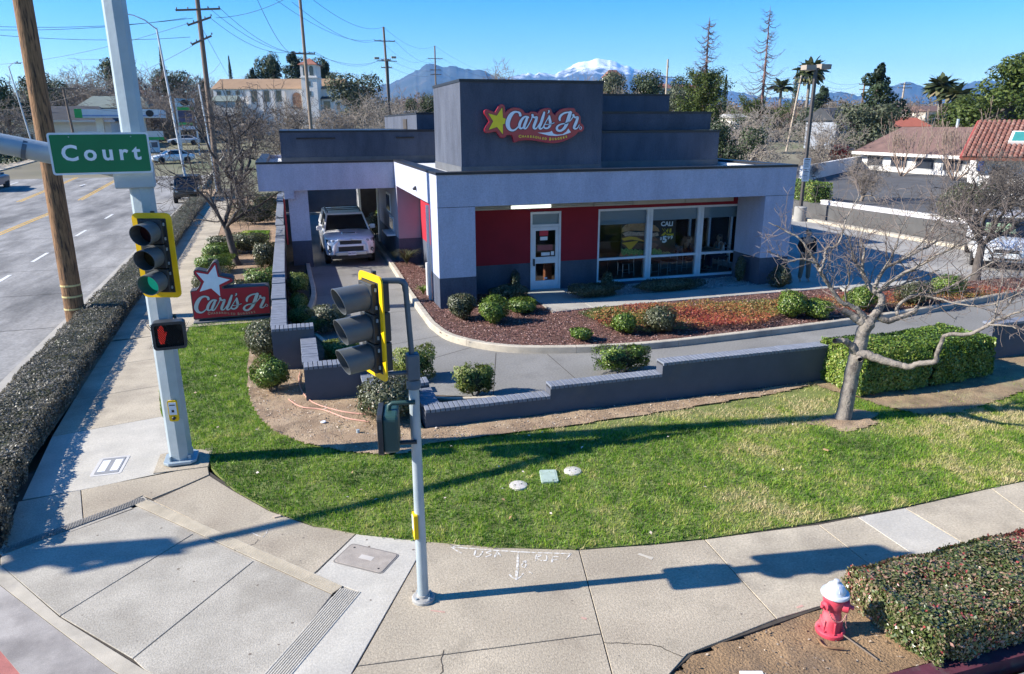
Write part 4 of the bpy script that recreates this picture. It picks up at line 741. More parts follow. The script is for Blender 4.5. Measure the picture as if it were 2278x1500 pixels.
def traffic_light(label, loc, rz, s=1.0, lit=None, plate_w=0.56, plate_h=1.2, vis=0.30):
    t = thing('traffic_light', label, 'traffic light', loc, rz); t.scale = (s, s, s)
    mb = MB(); mb.slabdir([(x, 0.0, z) for x, z in rrect(plate_w - .14, plate_h - .14, .02)], (0, .012, 0)); mb.build('backplate', SIGBLK, t)
    o_, i_ = rrect(plate_w, plate_h, .075), rrect(plate_w - .15, plate_h - .15, .012); n = len(o_); mb = MB()
    V = [(x, -.004, z) for x, z in o_] + [(x, -.004, z) for x, z in i_] + [(x, .016, z) for x, z in o_] + [(x, .016, z) for x, z in i_]
    Fc = []
    for k in range(n):
        k2 = (k + 1) % n; Fc += [(k, k2, n + k2, n + k), (2 * n + k2, 2 * n + k, 3 * n + k, 3 * n + k2), (k2, k, 2 * n + k, 2 * n + k2), (n + k, n + k2, 3 * n + k2, 3 * n + k)]
    mb.add(V, Fc); mb.build('border_strip', SIGYEL, t)
    for i, z in enumerate((0.345, 0.0, -0.345)):
        mb = MB(); mb.box(-.165, .165, -.07, .15, z - .168, z + .168); h = mb.build('section', SIGBLK, t, bevel=0.015)
        mb = MB(); V = []; Fc = []; n = 22                                      # tunnel visor, longer on top
        for k in range(n):
            a = 2 * math.pi * k / n; ca, sa = math.cos(a), math.sin(a); L_ = vis * (0.86 + .14 * sa)
            for r_, y_ in ((.15, -.07), (.15, -.07 - L_), (.143, -.07 - L_), (.143, -.07)): V.append((r_ * ca, y_, z + r_ * sa - (0.012 if y_ < -.1 else 0)))
        for k in range(n):
            k2 = (k + 1) % n
            for j in range(3): Fc.append((4 * k + j, 4 * k2 + j, 4 * k2 + j + 1, 4 * k + j + 1))
        mb.add(V, Fc); mb.build('visor', SIGGRY, h, smooth=True)
        mb = MB(); mb.lathe([(.001, .03), (.06, .026), (.11, .014), (.147, 0)], 20, (0, -.072, z), Matrix.Rotation(RAD(90), 3, 'X'))
        if lit == i: m = M('green lens', (0.02, 0.30, 0.22), 0.25, 0.1, 60, emit=(0.02, 0.5, 0.34), estr=0.16)
        else: m = M(('red lens dark', 'amber lens dark', 'green lens dark')[i], ((0.04, 0.01, 0.012), (0.04, 0.03, 0.012), (0.012, 0.03, 0.03))[i], 0.3)
        mb.build('lens', m, h, smooth=True)
        mb = MB()
        for zz in (-.1, .1): mb.box(.165, .18, -.03, -.01, z + zz - .02, z + zz + .02)
        mb.build('hinge', GALV, h)
    mb = MB(); mb.tube([(0, .05, .52), (0, .05, .62)], .03, 8); mb.build('top_hub', SIGBLK, t)
    return t
# the big mast with its arm
MX, MYY = g(405, 1025)[:2]
mast = thing('signal_mast', 'thick tapered grey steel mast at the corner carrying the street name sign', 'pole', (MX, MYY, 0))
mb = MB(); mb.tube([(0, 0, .06), (0, 0, 2), (0, 0, 4), (0, 0, 8.6)], [.175, .168, .16, .14], 8); mb.build('pole', GALV, mast, smooth=True)
mb = MB(); mb.prism([(-.24, -.16), (-.16, -.24), (.16, -.24), (.24, -.16), (.24, .16), (.16, .24), (-.16, .24), (-.24, .16)], 0.03, .075); mb.build('base_plate', GALV, mast, bevel=.006)
for a in range(4):
    mb = MB(); x, y = .2 * math.cos(RAD(45 + 90 * a)), .2 * math.sin(RAD(45 + 90 * a)); mb.tube([(x, y, .07), (x, y, .15)], .022, 6); mb.build('anchor_bolt', GALV, mast, smooth=False)
mb = MB(); mb.box(-.36, .42, -.36, .34, -.1, .012); mb.build('footing', CONC, mast)
ADIR = Vector((-8.9, -1.2, 0)).normalized()
def arm_pt(d, z): return (ADIR.x * d, ADIR.y * d, z)
mb = MB(); mb.tube([arm_pt(.05, 4.50), arm_pt(.5, 4.62), arm_pt(1.6, 4.90), arm_pt(4, 5.35), arm_pt(7, 5.62), arm_pt(10.4, 5.75)], [.15, .145, .13, .11, .09, .07], 12); mb.build('mast_arm', GALV, mast, smooth=True)
mb = MB(); mb.cbox((-.06, -.02, 4.44), (.5, .36, .34), .1); mb.build('arm_flange', GALV, mast, bevel=.02)
mb = MB(); mb.tube([arm_pt(1.28, 4.805), arm_pt(1.33, 4.82)], .142, 14); mb.build('arm_clamp', GALVD, mast)
mb = MB(); mb.tube([arm_pt(0.1, 2.36), arm_pt(-0.2, 2.36), (0.2, -.06, 2.3)], .03, 8); mb.build('bracket', SIGGRN, mast)
mb = MB(); mb.cbox((-.02, -.172, 1.55), (.19, .02, .42)); mb.build('painted_patch', M('patch paint', (0.55, 0.57, 0.58), 0.6, 0.1, 12, mixc=(0.36, 0.42, 0.45), mscale=9, mlo=.45, mhi=.5), mast) if False else None
# push button on the mast
pb = thing('push_button', 'yellow pedestrian push button plate on the thick corner mast', 'button', (MX + .01, MYY - .185, .92), RAD(-8))
mb = MB(); mb.slabdir([(x, 0, z) for x, z in rrect(.14, .34, .03)], (0, .03, 0)); mb.build('plate', SIGYEL, pb)
mb = MB(); mb.box(-.055, .055, -.006, -.001, -.06, .14); mb.build('instruction_card', STW, pb)
mb = MB(); mb.box(-.018, .018, -.009, -.0065, -.02, .02); mb.build('card_symbol', PBK, pb); mb = MB(); mb.box(-.04, .04, -.009, -.0065, .09, .105); mb.build('card_arrow', PBK, pb)
mb = MB(); mb.lathe([(.028, 0), (.028, .02), (.018, .03)], 14, (0, -.001, -.115), Matrix.Rotation(RAD(90), 3, 'X')); mb.build('button', SIGBLK, pb)
traffic_light('yellow-bordered traffic light showing green on the thick corner mast', (MX + .14, MYY - .42, 3.35), RAD(-20), 1.0, lit=2)
traffic_light('traffic light hung at the far end of the long mast arm', (-11.7, 10.32, 5.45), RAD(-60), 1.0)
# walk signal with red hand
WSC = atPl(377, 745, (-2.0, 11.0), (.99, .135))
ws = thing('walk_signal', 'black pedestrian signal showing a red hand on the thick corner mast', 'walk signal', WSC, RAD(4))
mb = MB(); mb.slabdir([(x, .0, z) for x, z in rrect(.44, .40, .05)], (0, .16, 0)); mb.build('housing', SIGBLK, ws, bevel=.012)
o_, i_ = rrect(.45, .41, .055), rrect(.37, .33, .03); n = len(o_); mb = MB(); V = [(x, -.07, z) for x, z in o_] + [(x, -.07, z) for x, z in i_] + [(x, .0, z) for x, z in o_] + [(x, .0, z) for x, z in i_]; Fc = []
for k in range(n): k2 = (k + 1) % n; Fc += [(k, k2, n + k2, n + k), (k2, k, 2 * n + k, 2 * n + k2), (n + k, n + k2, 3 * n + k2, 3 * n + k)]
mb.add(V, Fc); mb.build('rim', SIGBLK, ws)
mb = MB()
for i in range(14):                                                               # egg-crate screen
    mb.cbox((-.17 + i * .026, -.03, 0), (.0025, .03, .42), 0, Matrix.Rotation(RAD(32), 3, 'Y')); mb.cbox((-.17 + i * .026, -.032, 0), (.0025, .03, .42), 0, Matrix.Rotation(RAD(-32), 3, 'Y'))
tag(mb.build('screen_mesh', SIGIN, ws), kind='stuff')
HAND = [(-.15, -.02), (-.145, .10), (-.13, .10), (-.125, .13), (-.11, .135), (-.10, .145), (-.085, .14), (-.08, .12), (-.07, .115), (-.062, .03), (-.045, .05), (-.03, .045), (-.04, .0), (-.065, -.07), (-.08, -.13), (-.13, -.13), (-.148, -.07)]
mb = MB(); mb.slabdir([(x, -.004, z) for x, z in HAND], (0, .003, 0)); mb.build('hand_symbol', M('red hand', (0.5, 0.03, 0.03), 0.4, emit=(1.0, 0.06, 0.04), estr=0.16), ws)
# street name sign
SP = (-2.0, 11.15); SDV = (.991, .1337)
sp = [atPl(x, y, SP, SDV) for x, y in ((103, 293), (331, 297), (340, 386), (117, 389))]
ctr = sum(sp, Vector()) / 4; wdt = ((sp[1] - sp[0]).length + (sp[2] - sp[3]).length) / 2; hgt = ((sp[0] - sp[3]).length + (sp[1] - sp[2]).length) / 2
ss = thing('street_sign', 'green street name sign with white letters on the mast arm', 'street sign', ctr, math.atan2(SDV[1], SDV[0]))
mb = MB(); mb.slabdir([(x, 0, z) for x, z in rrect(wdt, hgt, .035)], (0, .006, 0)); mb.build('border', M('sign border white', (0.62, 0.68, 0.72), 0.5), ss)
mb = MB(); mb.slabdir([(x, -.003, z) for x, z in rrect(wdt - .05, hgt - .05, .02)], (0, .002, 0)); mb.build('face', M('sign green', (0.0, 0.155, 0.055), 0.45, 0.08, 3), ss)
o = link('lettering', text_mesh('Court', hgt * .52, 0.007, 0.001, spacing=1.42), M('sign letters', (0.70, 0.76, 0.80), 0.5), ss, loc=(0.0, -.0045, -.0), rot=(RAD(90), 0, 0))
for x in (-.35, .38):
    mb = MB(); mb.lathe([(.008, 0), (.006, .006)], 8, (x, -.003, hgt * .4), Matrix.Rotation(RAD(90), 3, 'X')); mb.build('rivet', GALV, ss)
mb = MB(); mb.box(-.15, .1, .0062, .06, -.04, .04); mb.build('bracket', GALV, ss)
# the thin post in front
PXB, PYB = g(942, 1333)[:2]
tp = thing('signal_post', 'slim galvanised signal post standing on the front sidewalk', 'pole', (PXB, PYB, 0))
mb = MB(); mb.tube([(0, 0, .05), (0, 0, 1.3), (0, 0, 2.58)], [.062, .056, .053], 14); mb.build('pole', GALV, tp, smooth=True)
mb = MB(); mb.lathe([(.13, 0), (.13, .03), (.115, .045), (.075, .05), (.07, .075), (.062, .08)], 20); mb.build('base_flange', M('weathered flange', (0.30, 0.29, 0.27), 0.7, 0.2, 12, bump=.2, bscale=60), tp, smooth=True)
for a in range(4): mb = MB(); x, y = .1 * math.cos(RAD(30 + 90 * a)), .1 * math.sin(RAD(30 + 90 * a)); mb.tube([(x, y, .04), (x, y, .065)], .013, 6); mb.build('anchor_bolt', GALV, tp)
mb = MB(); mb.lathe([(.06, 2.52), (.075, 2.53), (.075, 2.6), (.068, 2.61), (.068, 2.62)], 16); mb.build('collar', GALVD, tp, smooth=True)
mb = MB(); mb.box(-.066, .066, -.062, .062, 2.62, 2.90); mb.build('terminal_box', GALVD, tp, bevel=.02)
mb = MB(); mb.tube([(-.005, .0, 2.88), (-.02, 0, 3.2), (-.035, 0, 3.56)], .028, 12); mb.build('upper_pipe', GALVD, tp, smooth=True)
mb = MB(); mb.tube([(-.035, 0, 3.54), (-.04, .002, 3.60), (-.06, .004, 3.635), (-.10, .006, 3.65), (-.30, .01, 3.66)], [.031, .033, .033, .031, .026], 12); mb.build('elbow', GALVD, tp, smooth=True)
mb = MB(); mb.tube([(-.03, 0, 2.70), (-.30, .02, 2.70)], .022, 10); mb.build('lower_bracket', GALVD, tp, smooth=True)
traffic_light('yellow-bordered traffic light turned sideways on the slim sidewalk post', (PXB - .37, PYB + .06, 3.20), RAD(-71), .88, plate_w=.58, vis=.36)
pbx = PXB - .05
pb2 = thing('push_button', 'yellow push button box on the slim sidewalk post', 'button', (PXB - .075, PYB - .01, .95), RAD(-90))
mb = MB(); mb.slabdir([(x, 0, z) for x, z in rrect(.12, .30, .02)], (0, .045, 0)); mb.build('plate', SIGYEL, pb2, bevel=.004); mb = MB(); mb.box(-.045, .045, -.005, -.001, -.04, .12); mb.build('instruction_card', STW, pb2)
pc = atPl(849, 955, (PXB - .3, PYB + .1), (.96, -.28))
ws2 = thing('walk_signal', 'dark green pedestrian signal seen from behind on the slim post', 'walk signal', (PXB - .33, PYB - .02, 2.13), RAD(-100))
mb = MB(); mb.slabdir([(x, .0, z) for x, z in rrect(.40, .40, .05)], (0, .16, 0)); mb.build('housing', SIGGRN, ws2, bevel=.03, seg=3)
mb = MB(); mb.slabdir([(x, -.05, z) for x, z in rrect(.43, .43, .05)], (0, .055, 0)); mb.build('rim', SIGBLK, ws2, bevel=.006)
mb = MB(); mb.tube([(0, .06, .19), (0, .07, .25), (0.0, .10, .27), (0, .33, .27)], .024, 10); mb.build('upper_arm', SIGGRN, ws2, smooth=True)
mb = MB(); mb.tube([(0, .15, -.17), (0, .33, -.17)], .022, 10); mb.build('lower_arm', SIGBLK, ws2, smooth=True)

# fire hydrant
HX, HY = g(1846, 1402)[:2]
HRED = M('hydrant red', (0.56, 0.055, 0.085), 0.5, 0.18, 6, mixc=(0.62, 0.16, 0.17), mscale=3, bump=.15, bscale=40); HSIL = M('hydrant silver', (0.60, 0.62, 0.66), 0.4, 0.1, 8, metal=0.3)
hy = thing('fire_hydrant', 'faded red fire hydrant with silver bonnet beside the clipped hedge', 'fire hydrant', (HX, HY, -.02), RAD(12)); hy.scale = (.84, .84, .84)
mb = MB(); mb.lathe([(.17, .0), (.175, .02), (.175, .05), (.16, .065), (.125, .07), (.118, .12), (.108, .20), (.112, .25), (.10, .30), (.102, .36), (.118, .40), (.13, .48), (.13, .52), (.12, .545), (.11, .55)], 28); mb.build('barrel', HRED, hy, smooth=True)
for a in range(8): mb = MB(); x, y = .148 * math.cos(RAD(45 * a + 10)), .148 * math.sin(RAD(45 * a + 10)); mb.tube([(x, y, .05), (x, y, .085)], .014, 6); mb.build('flange_bolt', HRED, hy)
for a in range(6): mb = MB(); x, y = .115 * math.cos(RAD(60 * a)), .115 * math.sin(RAD(60 * a)); mb.cbox((x, y, .13), (.035, .02, .15), RAD(60 * a)); mb.build('rib', HRED, hy, bevel=.006)
mb = MB(); mb.lathe([(.165, .55), (.168, .565), (.16, .585), (.125, .59), (.118, .63), (.095, .675), (.06, .705), (.035, .712), (.032, .75), (.02, .758)], 28); bn = mb.build('bonnet', HSIL, hy, smooth=True)
for a in range(6): mb = MB(); M3 = Matrix.Rotation(RAD(60 * a), 3, 'Z') @ Matrix.Rotation(RAD(-36), 3, 'Y'); mb.cbox(Matrix.Rotation(RAD(60 * a), 3, 'Z') @ Vector((.089, 0, .662)), (.022, .022, .085), 0, M3); mb.build('rib', HSIL, bn, bevel=.008)
def outlet(ang, rad, L_, z):
    d = Vector((math.cos(RAD(ang)), math.sin(RAD(ang)), 0)); M3 = d.to_track_quat('Z', 'Y').to_matrix(); mb = MB()
    mb.lathe([(rad * .8, .06), (rad * .85, .10), (rad, .105), (rad * 1.02, .10 + L_ * .5), (rad * .95, .10 + L_ * .8), (rad * .5, .10 + L_ * .9), (rad * .34, .10 + L_ * .95), (rad * .30, .10 + L_ * 1.4), (rad * .2, .10 + L_ * 1.45)], 18, (0, 0, z), M3); mb.build('outlet_cap', HRED, hy, smooth=True)
outlet(-58, .082, .09, .43); outlet(178, .058, .085, .44); outlet(60, .058, .08, .44)
mb = MB(); ch = catmull([(-.14, -.04, .40), (-.12, -.08, .30), (-.05, -.125, .245), (.02, -.14, .26), (.06, -.15, .33), (.07, -.15, .2), (.10, -.15, .12)], 8); mb.tube(ch, [.0085 if i % 2 else .005 for i in range(len(ch))], 6); mb.build('chain', M('rusty pink chain', (0.35, 0.16, 0.15), 0.7, 0.3, 40), hy)
# hose lying in the hydrant bed and on the dirt
def hose(name, pts, r, mat, label):
    mb = MB(); mb.tube([Vector(p) for p in catmull([g(x, y, z) for x, y, z in pts], 8)], r, 7); o = mb.build(name, mat, smooth=True); return tag(o, label, 'hose')
hose('hose', [(1818, 1420, 0), (1832, 1436, .01), (1850, 1442, .01), (1878, 1443, .01)], .010, M('brown hose', (0.22, 0.12, 0.06), 0.6), 'short brown hose curled below the red fire hydrant')
hose('hose', [(1868, 1408, .02), (1900, 1430, .02), (1952, 1468, .0)], .008, M('dark stick', (0.17, 0.13, 0.10), 0.9), 'thin dark hose running from the hydrant into the hedge')
PINKH = M('pink hose', (0.52, 0.27, 0.20), 0.5, 0.1, 20)
hose('garden_hose', [(668, 828, .06), (665, 845, .05), (673, 872, .05), (700, 897, .05), (760, 915, .05), (815, 922, .05)], .012, PINKH, 'pink garden hose trailing on dirt from the round bush, upper of two')
hose('garden_hose', [(642, 888, .05), (670, 905, .05), (720, 912, .05), (770, 930, .05), (820, 938, .05)], .012, PINKH, 'pink garden hose lying across the dirt bed, lower of two')
# lids
def lid(name, px, py, label, cat, r=.13, z=.02):
    x, y, _ = g(px, py, z); t = thing(name, label, cat, (x, y, z)); mb = MB(); mb.lathe([(r * 1.04, -.05), (r * 1.04, .0), (r, .012), (r * .97, .014), (.001, .016)], 28); mb.build('cover', M('pale lid concrete', (0.52, 0.48, 0.44), 0.85, 0.12, 15, speck=.1), t, smooth=True)
    for dx in (-.05, .05): mb = MB(); mb.lathe([(.012, .012), (.012, .0175), (.008, .018)], 8, (dx, 0, 0)); mb.build('lift_hole', SIGIN, t)
    return t
lid('valve_cover', 1153, 1080, 'round pale valve cover in the lawn, left of the green box', 'valve cover'); lid('valve_cover', 1274, 1048, 'round pale valve cover in the lawn, right of the green box', 'valve cover')
x, y, _ = g(1221, 1063); vb = thing('valve_box', 'pale green rectangular valve box lid between two round covers', 'valve box', (x, y, .02), RAD(-14))
mb = MB(); mb.prism(rrect(.26, .38, .03), -.05, .02); mb.build('lid', M('pale green plastic', (0.36, 0.44, 0.37), 0.6, 0.1, 9), vb, bevel=.006); mb = MB(); mb.prism(rrect(.2, .3, .02), .019, .023); mb.build('raised_panel', M('pale green plastic', (0.36, 0.44, 0.37), 0.6), vb); mb = MB(); mb.lathe([(.01, .02), (.01, .0255)], 8, (.05, -.16, 0)); mb.build('lift_hole', SIGIN, vb)
vq = [Vector(g(*p)) for p in ((795, 1212), (882, 1236), (848, 1276), (735, 1248))]; c = sum(vq, Vector()) / 4
v1 = thing('utility_vault', 'large rounded utility vault lid in the pale slab behind the slim post', 'utility lid', (c.x, c.y, 0), math.atan2((vq[2] - vq[3]).y, (vq[2] - vq[3]).x))
VM = M('vault polymer', (0.33, 0.285, 0.24), 0.85, 0.14, 8, bump=.3, bscale=160, speck=.12)
mb = MB(); mb.prism(rrect(.70, .44, .05), -.05, .004); mb.build('frame', M('vault rim', (0.2, 0.18, 0.16), 0.9), v1); mb = MB(); mb.prism(rrect(.66, .40, .04), 0, .009); mb.build('lid', VM, v1, bevel=.003)
mb = MB(); mb.box(-.09, .09, -.035, .045, .009, .0105); mb.build('name_panel', M('vault panel', (0.46, 0.42, 0.37), 0.8), v1)
for dx, dy in ((-.26, .14), (.26, -.14)): mb = MB(); mb.lathe([(.014, .008), (.014, .0105)], 8, (dx, dy, 0)); mb.build('bolt', SIGIN, v1)
vq = [Vector(g(*p)) for p in ((224, 1020), (280, 1015), (270, 1053), (208, 1060))]; c = sum(vq, Vector()) / 4
v2 = thing('utility_vault', 'pale utility vault lid with two white panels by the corner mast', 'utility lid', (c.x, c.y, 0), math.atan2((vq[2] - vq[3]).y, (vq[2] - vq[3]).x))
mb = MB(); mb.prism(rrect(.44, .66, .05), -.05, .004); mb.build('frame', M('vault rim pale', (0.5, 0.48, 0.45), 0.9), v2); mb = MB(); mb.prism(rrect(.34, .56, .02), 0, .009); mb.build('lid', M('vault grey', (0.24, 0.24, 0.24), 0.8, .1, 20), v2, bevel=.003)
for dx in (-.09, .09): mb = MB(); mb.box(dx - .055, dx + .055, -.2, .2, .009, .0105); mb.build('white_panel', STW, v2)
# pipe stub and litter
x, y, _ = g(797, 968); o = MB().tube([(x, y, 0), (x, y, .10)], .03, 10).build('pipe_stub', GALV, smooth=True); tag(o, 'short grey pipe stub standing in the dirt bed', 'pipe')
x, y, _ = g(720, 945); o = MB().lathe([(.045, 0), (.05, .012), (.04, .02)], 14, (x, y, .045)).build('plastic_lid', STW); tag(o, 'white plastic cup lid lying on the dirt bed', 'litter')
x, y, _ = g(1837, 1007); o = MB().cbox((x, y, .05), (.04, .09, .015), .4).build('litter', M('brown paper', (0.4, 0.25, 0.13), 0.8)); tag(o, 'small brown scrap on the lawn below the leaning tree', 'litter')
x, y, _ = g(1676, 1508); o = MB().cbox((x, y, .0), (.22, .16, .02), -.3).build('paper_sheet', STW, bevel=.002); tag(o, 'white sheet lying in the dirt at the bottom edge', 'litter')
x, y, _ = g(617, 1150); o = MB().cbox((x, y, .01), (.09, .05, .012), .2).build('dry_leaf', M('dry leaf', (0.42, 0.33, 0.25), 0.9)); tag(o, 'curled dry leaf on the slab by the grass edge', 'leaf')

# ------------------------------------------------------------------ wooden poles, street lamps and wires
WOOD = M('pole wood', (0.23, 0.125, 0.06), 0.9, 0.35, 3.0, stretch=(9, 9, 0.9), bump=0.9, bscale=6, mixc=(0.05, 0.03, 0.02), mscale=2.6, mlo=0.5, mhi=0.64)
WOODG = M('weathered pole wood', (0.16, 0.12, 0.095), 0.9, 0.3, 3.0, stretch=(6, 6, 0.9), bump=0.6, bscale=6)
WOODP = M('pale pole wood', (0.36, 0.30, 0.24), 0.9, 0.2, 3.0, stretch=(6, 6, 0.9)); WIREM = M('cable black', (0.02, 0.02, 0.022), 0.6); INS = M('insulator', (0.2, 0.19, 0.2), 0.4); STLG = M('lamp post steel', (0.5, 0.52, 0.55), 0.45, 0.1, 2, metal=.3)
x, y, _ = g(170, 713); a = atY(50, 0, y + .3)
up1 = thing('utility_pole', 'stout brown wooden pole with yellow bands rising from the roadside hedge', 'utility pole', (x, y, -.05))
tx, tz = a[0] - x, a[2]
mb = MB(); mb.tube([(0, 0, 0), (tx * .3, .1, tz * .3), (tx * .6, .2, tz * .6), (tx, .3, tz), (tx * 1.5, .45, tz * 1.5)], [.245, .235, .225, .215, .20], 22); mb.build('shaft', WOOD, up1, smooth=True)
for z in (.38, .72, 1.02): f = z / tz; mb = MB(); mb.tube([(tx * f, .3 * f, z), (tx * f, .3 * f, z + .045)], .252 - .004 * z, 22); mb.build('band', M('band yellow', (0.55, 0.45, 0.2), 0.6), up1)
def street_lamp(px, py, Y, toppx, toppy, armpx, armpy, label):
    x, yy, z0 = onhill(px, Y); p = atY(toppx, toppy, Y); t = thing('street_lamp', label, 'street lamp', (x, Y, z0)); h = p[2] - z0
    mb = MB(); mb.tube([(0, 0, 0), (p[0] - x, 0, h)], [.10, .06], 10); mb.build('post', STLG, t, smooth=True)
    q = atY(armpx, armpy, Y); e = Vector((q[0] - x, 0, q[2] - z0)); s = Vector((p[0] - x, 0, h - .1))
    mb = MB(); mb.tube([s, s.lerp(e, .35) + Vector((0, 0, .25 * abs(e.z - s.z))), s.lerp(e, .7) + Vector((0, 0, .2 * abs(e.z - s.z))), e], [.045, .04, .035, .03], 8); mb.build('arm', STLG, t, smooth=True)
    d = math.copysign(1, e.x - s.x); mb = MB(); mb.cbox(e + Vector((d * .25, 0, -.03)), (.62, .26, .13)); hd = mb.build('lamp_head', M('lamp head grey', (0.3, 0.3, 0.31), 0.5), t, bevel=.03); mb = MB(); mb.lathe([(.07, 0), (.07, .12), (.03, .14)], 10, e + Vector((d * .2, 0, .03))); mb.build('photocell', SIGBLK, hd); return t
street_lamp(400, 440, 58.0, 348, 62, 275, 30, 'tall silver street lamp with long curved arm behind the corner mast'); street_lamp(68, 375, 100.0, 19, 148, 34, 140, 'far silver street lamp across the road behind the brown wooden pole')
def util_pole(px, py, Y, toppx, toppy, r, arms, label, mat=WOODG, z0=None, name='utility_pole', ry=0.0):
    x, yy, zz = onhill(px, Y); z0 = zz if z0 is None else z0; p = atY(toppx, toppy, Y); t = thing(name, label, 'utility pole', (x, Y, z0)); h = p[2] - z0; lx = p[0] - x
    mb = MB(); mb.tube([(0, 0, -.2), (lx, 0, h)], [r, r * .7], 12); mb.build('shaft', mat, t, smooth=True); ends = []
    for (apy, half, tilt) in arms:
        za = atY(toppx, apy, Y)[2] - z0; xa = lx * za / h; mb = MB(); mb.cbox((xa, -.0 - r, za), (half * 2, .1, .13), 0, Matrix.Rotation(RAD(tilt), 3, 'Y')); ca = mb.build('crossarm', mat, t)
        for s in (-.95, -.45, .45, .95): mb = MB(); mb.lathe([(.03, 0), (.05, .06), (.05, .12), (.02, .16)], 8, (xa + s * half, -r, za + .05 - s * half * math.tan(RAD(tilt)))); mb.build('insulator', INS, ca); ends.append(Vector((x + xa + s * half, Y - r, z0 + za + .2)))
    return t, ends, Vector((x + lx, Y, z0 + h))
P2, e2, top2 = util_pole(470, 330, 62, 432, -60, .22, [(22, 1.55, -4), (48, .9, -20), (90, .8, -24)], 'tall dark utility pole with crossarm beside the church')
mb = MB(); mb.tube([(-.15, -.25, 0), (-.3, -.25, 4), (-.52, -.25, 8)], .06, 8); mb.build('conduit', STLG, P2)
P3, e3, top3 = util_pole(692, 280, 80, 664, -40, .20, [(120, 1.0, 0)], 'slender wooden utility pole in front of the church tower', M('tan pole wood', (0.22, 0.17, 0.13), 0.9, 0.25, 3.0, stretch=(6, 6, .9)))
P4, e4, top4 = util_pole(870, 260, 115, 853, 60, .22, [(92, 1.5, 0), (134, .7, 0), (151, .8, 0)], 'dark utility pole beside the twin-headed floodlight left of the sign tower')
P5, e5, top5 = util_pole(972, 210, 175, 967, 102, .22, [(131, 1.7, 0), (156, 1.3, 0), (166, 1.3, 0)], 'far brown utility pole against the blue ridge left of the sign tower')
P6, e6, top6 = util_pole(1478, 240, 110, 1486, 132, .20, [(172, 1.6, 2), (150, .1, 0)], 'pale utility pole with crossarm above the restaurant roof', WOODP)
P7, e7, top7 = util_pole(1755, 330, 95, 1783, 168, .17, [(174, 1.2, 0), (186, 1.3, 0)], 'pale utility pole with double crossarm left of the tall parking lamp', WOODP)
P8, e8, top8 = util_pole(1912, 250, 120, 1924, 182, .2, [(188, 1.4, 0), (200, 1.2, 0)], 'wooden utility pole in front of the pointed grey-green pine', WOOD)
P9, e9, top9 = util_pole(1998, 275, 110, 2013, 184, .2, [(188, 1.2, 0), (196, 1.6, 0)], 'pale utility pole with two crossarms above the orange awning', WOODP)
P10, e10, top10 = util_pole(2120, 230, 170, 2129, 192, .2, [(196, 1.6, 0)], 'small far utility pole beside the drooping palm', WOODP)
P11, e11, top11 = util_pole(163, 290, 105, 140, 195, .17, [(198, 1.6, 0)], 'dark utility pole behind the petrol station roof', WOODG)
def wire(a, b, sag, r=.012, label='thin black cable strung between poles against the sky', n=14):
    a, b = Vector(a), Vector(b); pts = [a.lerp(b, t) - Vector((0, 0, sag * 4 * t * (1 - t))) for t in np.linspace(0, 1, n)]
    o = MB().tube(pts, r, 5).build('cable', WIREM); return tag(o, label, 'cable', 'overhead cables')
def wpx(px, py, Y): return Vector(atY(px, py, Y))
W = [(wpx(-40, 58, 62), e2[5], .3), (wpx(-40, 66, 62), e2[4], .3), (wpx(-40, 75, 62), e2[8], .3), (e2[3], e3[3], 1.2), (e2[2], e3[2], 1.1), (e2[7], e3[0], .9), (wpx(560, -30, 50), e3[1], 1.5), (wpx(640, -20, 50), top3, .4),
     (wpx(600, -10, 60), e4[0], 1.2), (wpx(690, -5, 60), top4, 1.0), (e3[3], e4[4], 1.2), (e3[2], e4[5], 1.0), (wpx(650, 5, 60), e4[1], 1.3), (top4, top5, 1.6), (e4[3], e5[3], 2.0), (e4[1], e5[0], 2.0), (e4[6], e5[6], 1.0), (e4[10], e5[10], 1.0), (top5, wpx(1100, 165, 230), 1), (e5[3], wpx(1100, 175, 230), 1), (e5[0], wpx(1010, 176, 230), .6),
     (wpx(-30, 145, 100), wpx(420, 52, 62), .6), (wpx(480, 40, 62), wpx(640, -5, 60), .3), (wpx(440, 45, 62), wpx(508, 170, 100), .05), (wpx(300, 125, 80), wpx(150, 130, 95), .2), (e11[0], wpx(-60, 218, 105), .5), (e11[3], wpx(460, 220, 100), 1.0), (wpx(140, 226, 105), wpx(460, 212, 105), 1.6), (wpx(-20, 248, 70), e2[10], 1.0),
     (wpx(1340, 185, 140), e6[0], .4), (e6[3], e7[0], 1.0), (wpx(1500, 208, 110), wpx(1775, 207, 95), 1.2), (e7[3], e8[1], 1.4), (e7[7], e9[0], 1.8), (wpx(1780, 215, 95), wpx(2150, 205, 150), 2.0), (e9[3], e10[0], .8), (e10[3], wpx(2278, 218, 190), .6), (e8[3], e9[4], .5), (wpx(1840, 180, 120), e8[0], .5), (wpx(1830, 215, 95), wpx(1960, 250, 95), .2), (wpx(1920, 230, 110), wpx(2090, 255, 105), .4), (wpx(2013, 220, 110), wpx(2090, 255, 100), .2)]
WTXT = ['leftmost at the wooden pole', 'second at the wooden pole', 'third at the wooden pole', 'uppermost right of the tall dark pole', 'second right of the tall dark pole', 'lowest right of the tall dark pole']
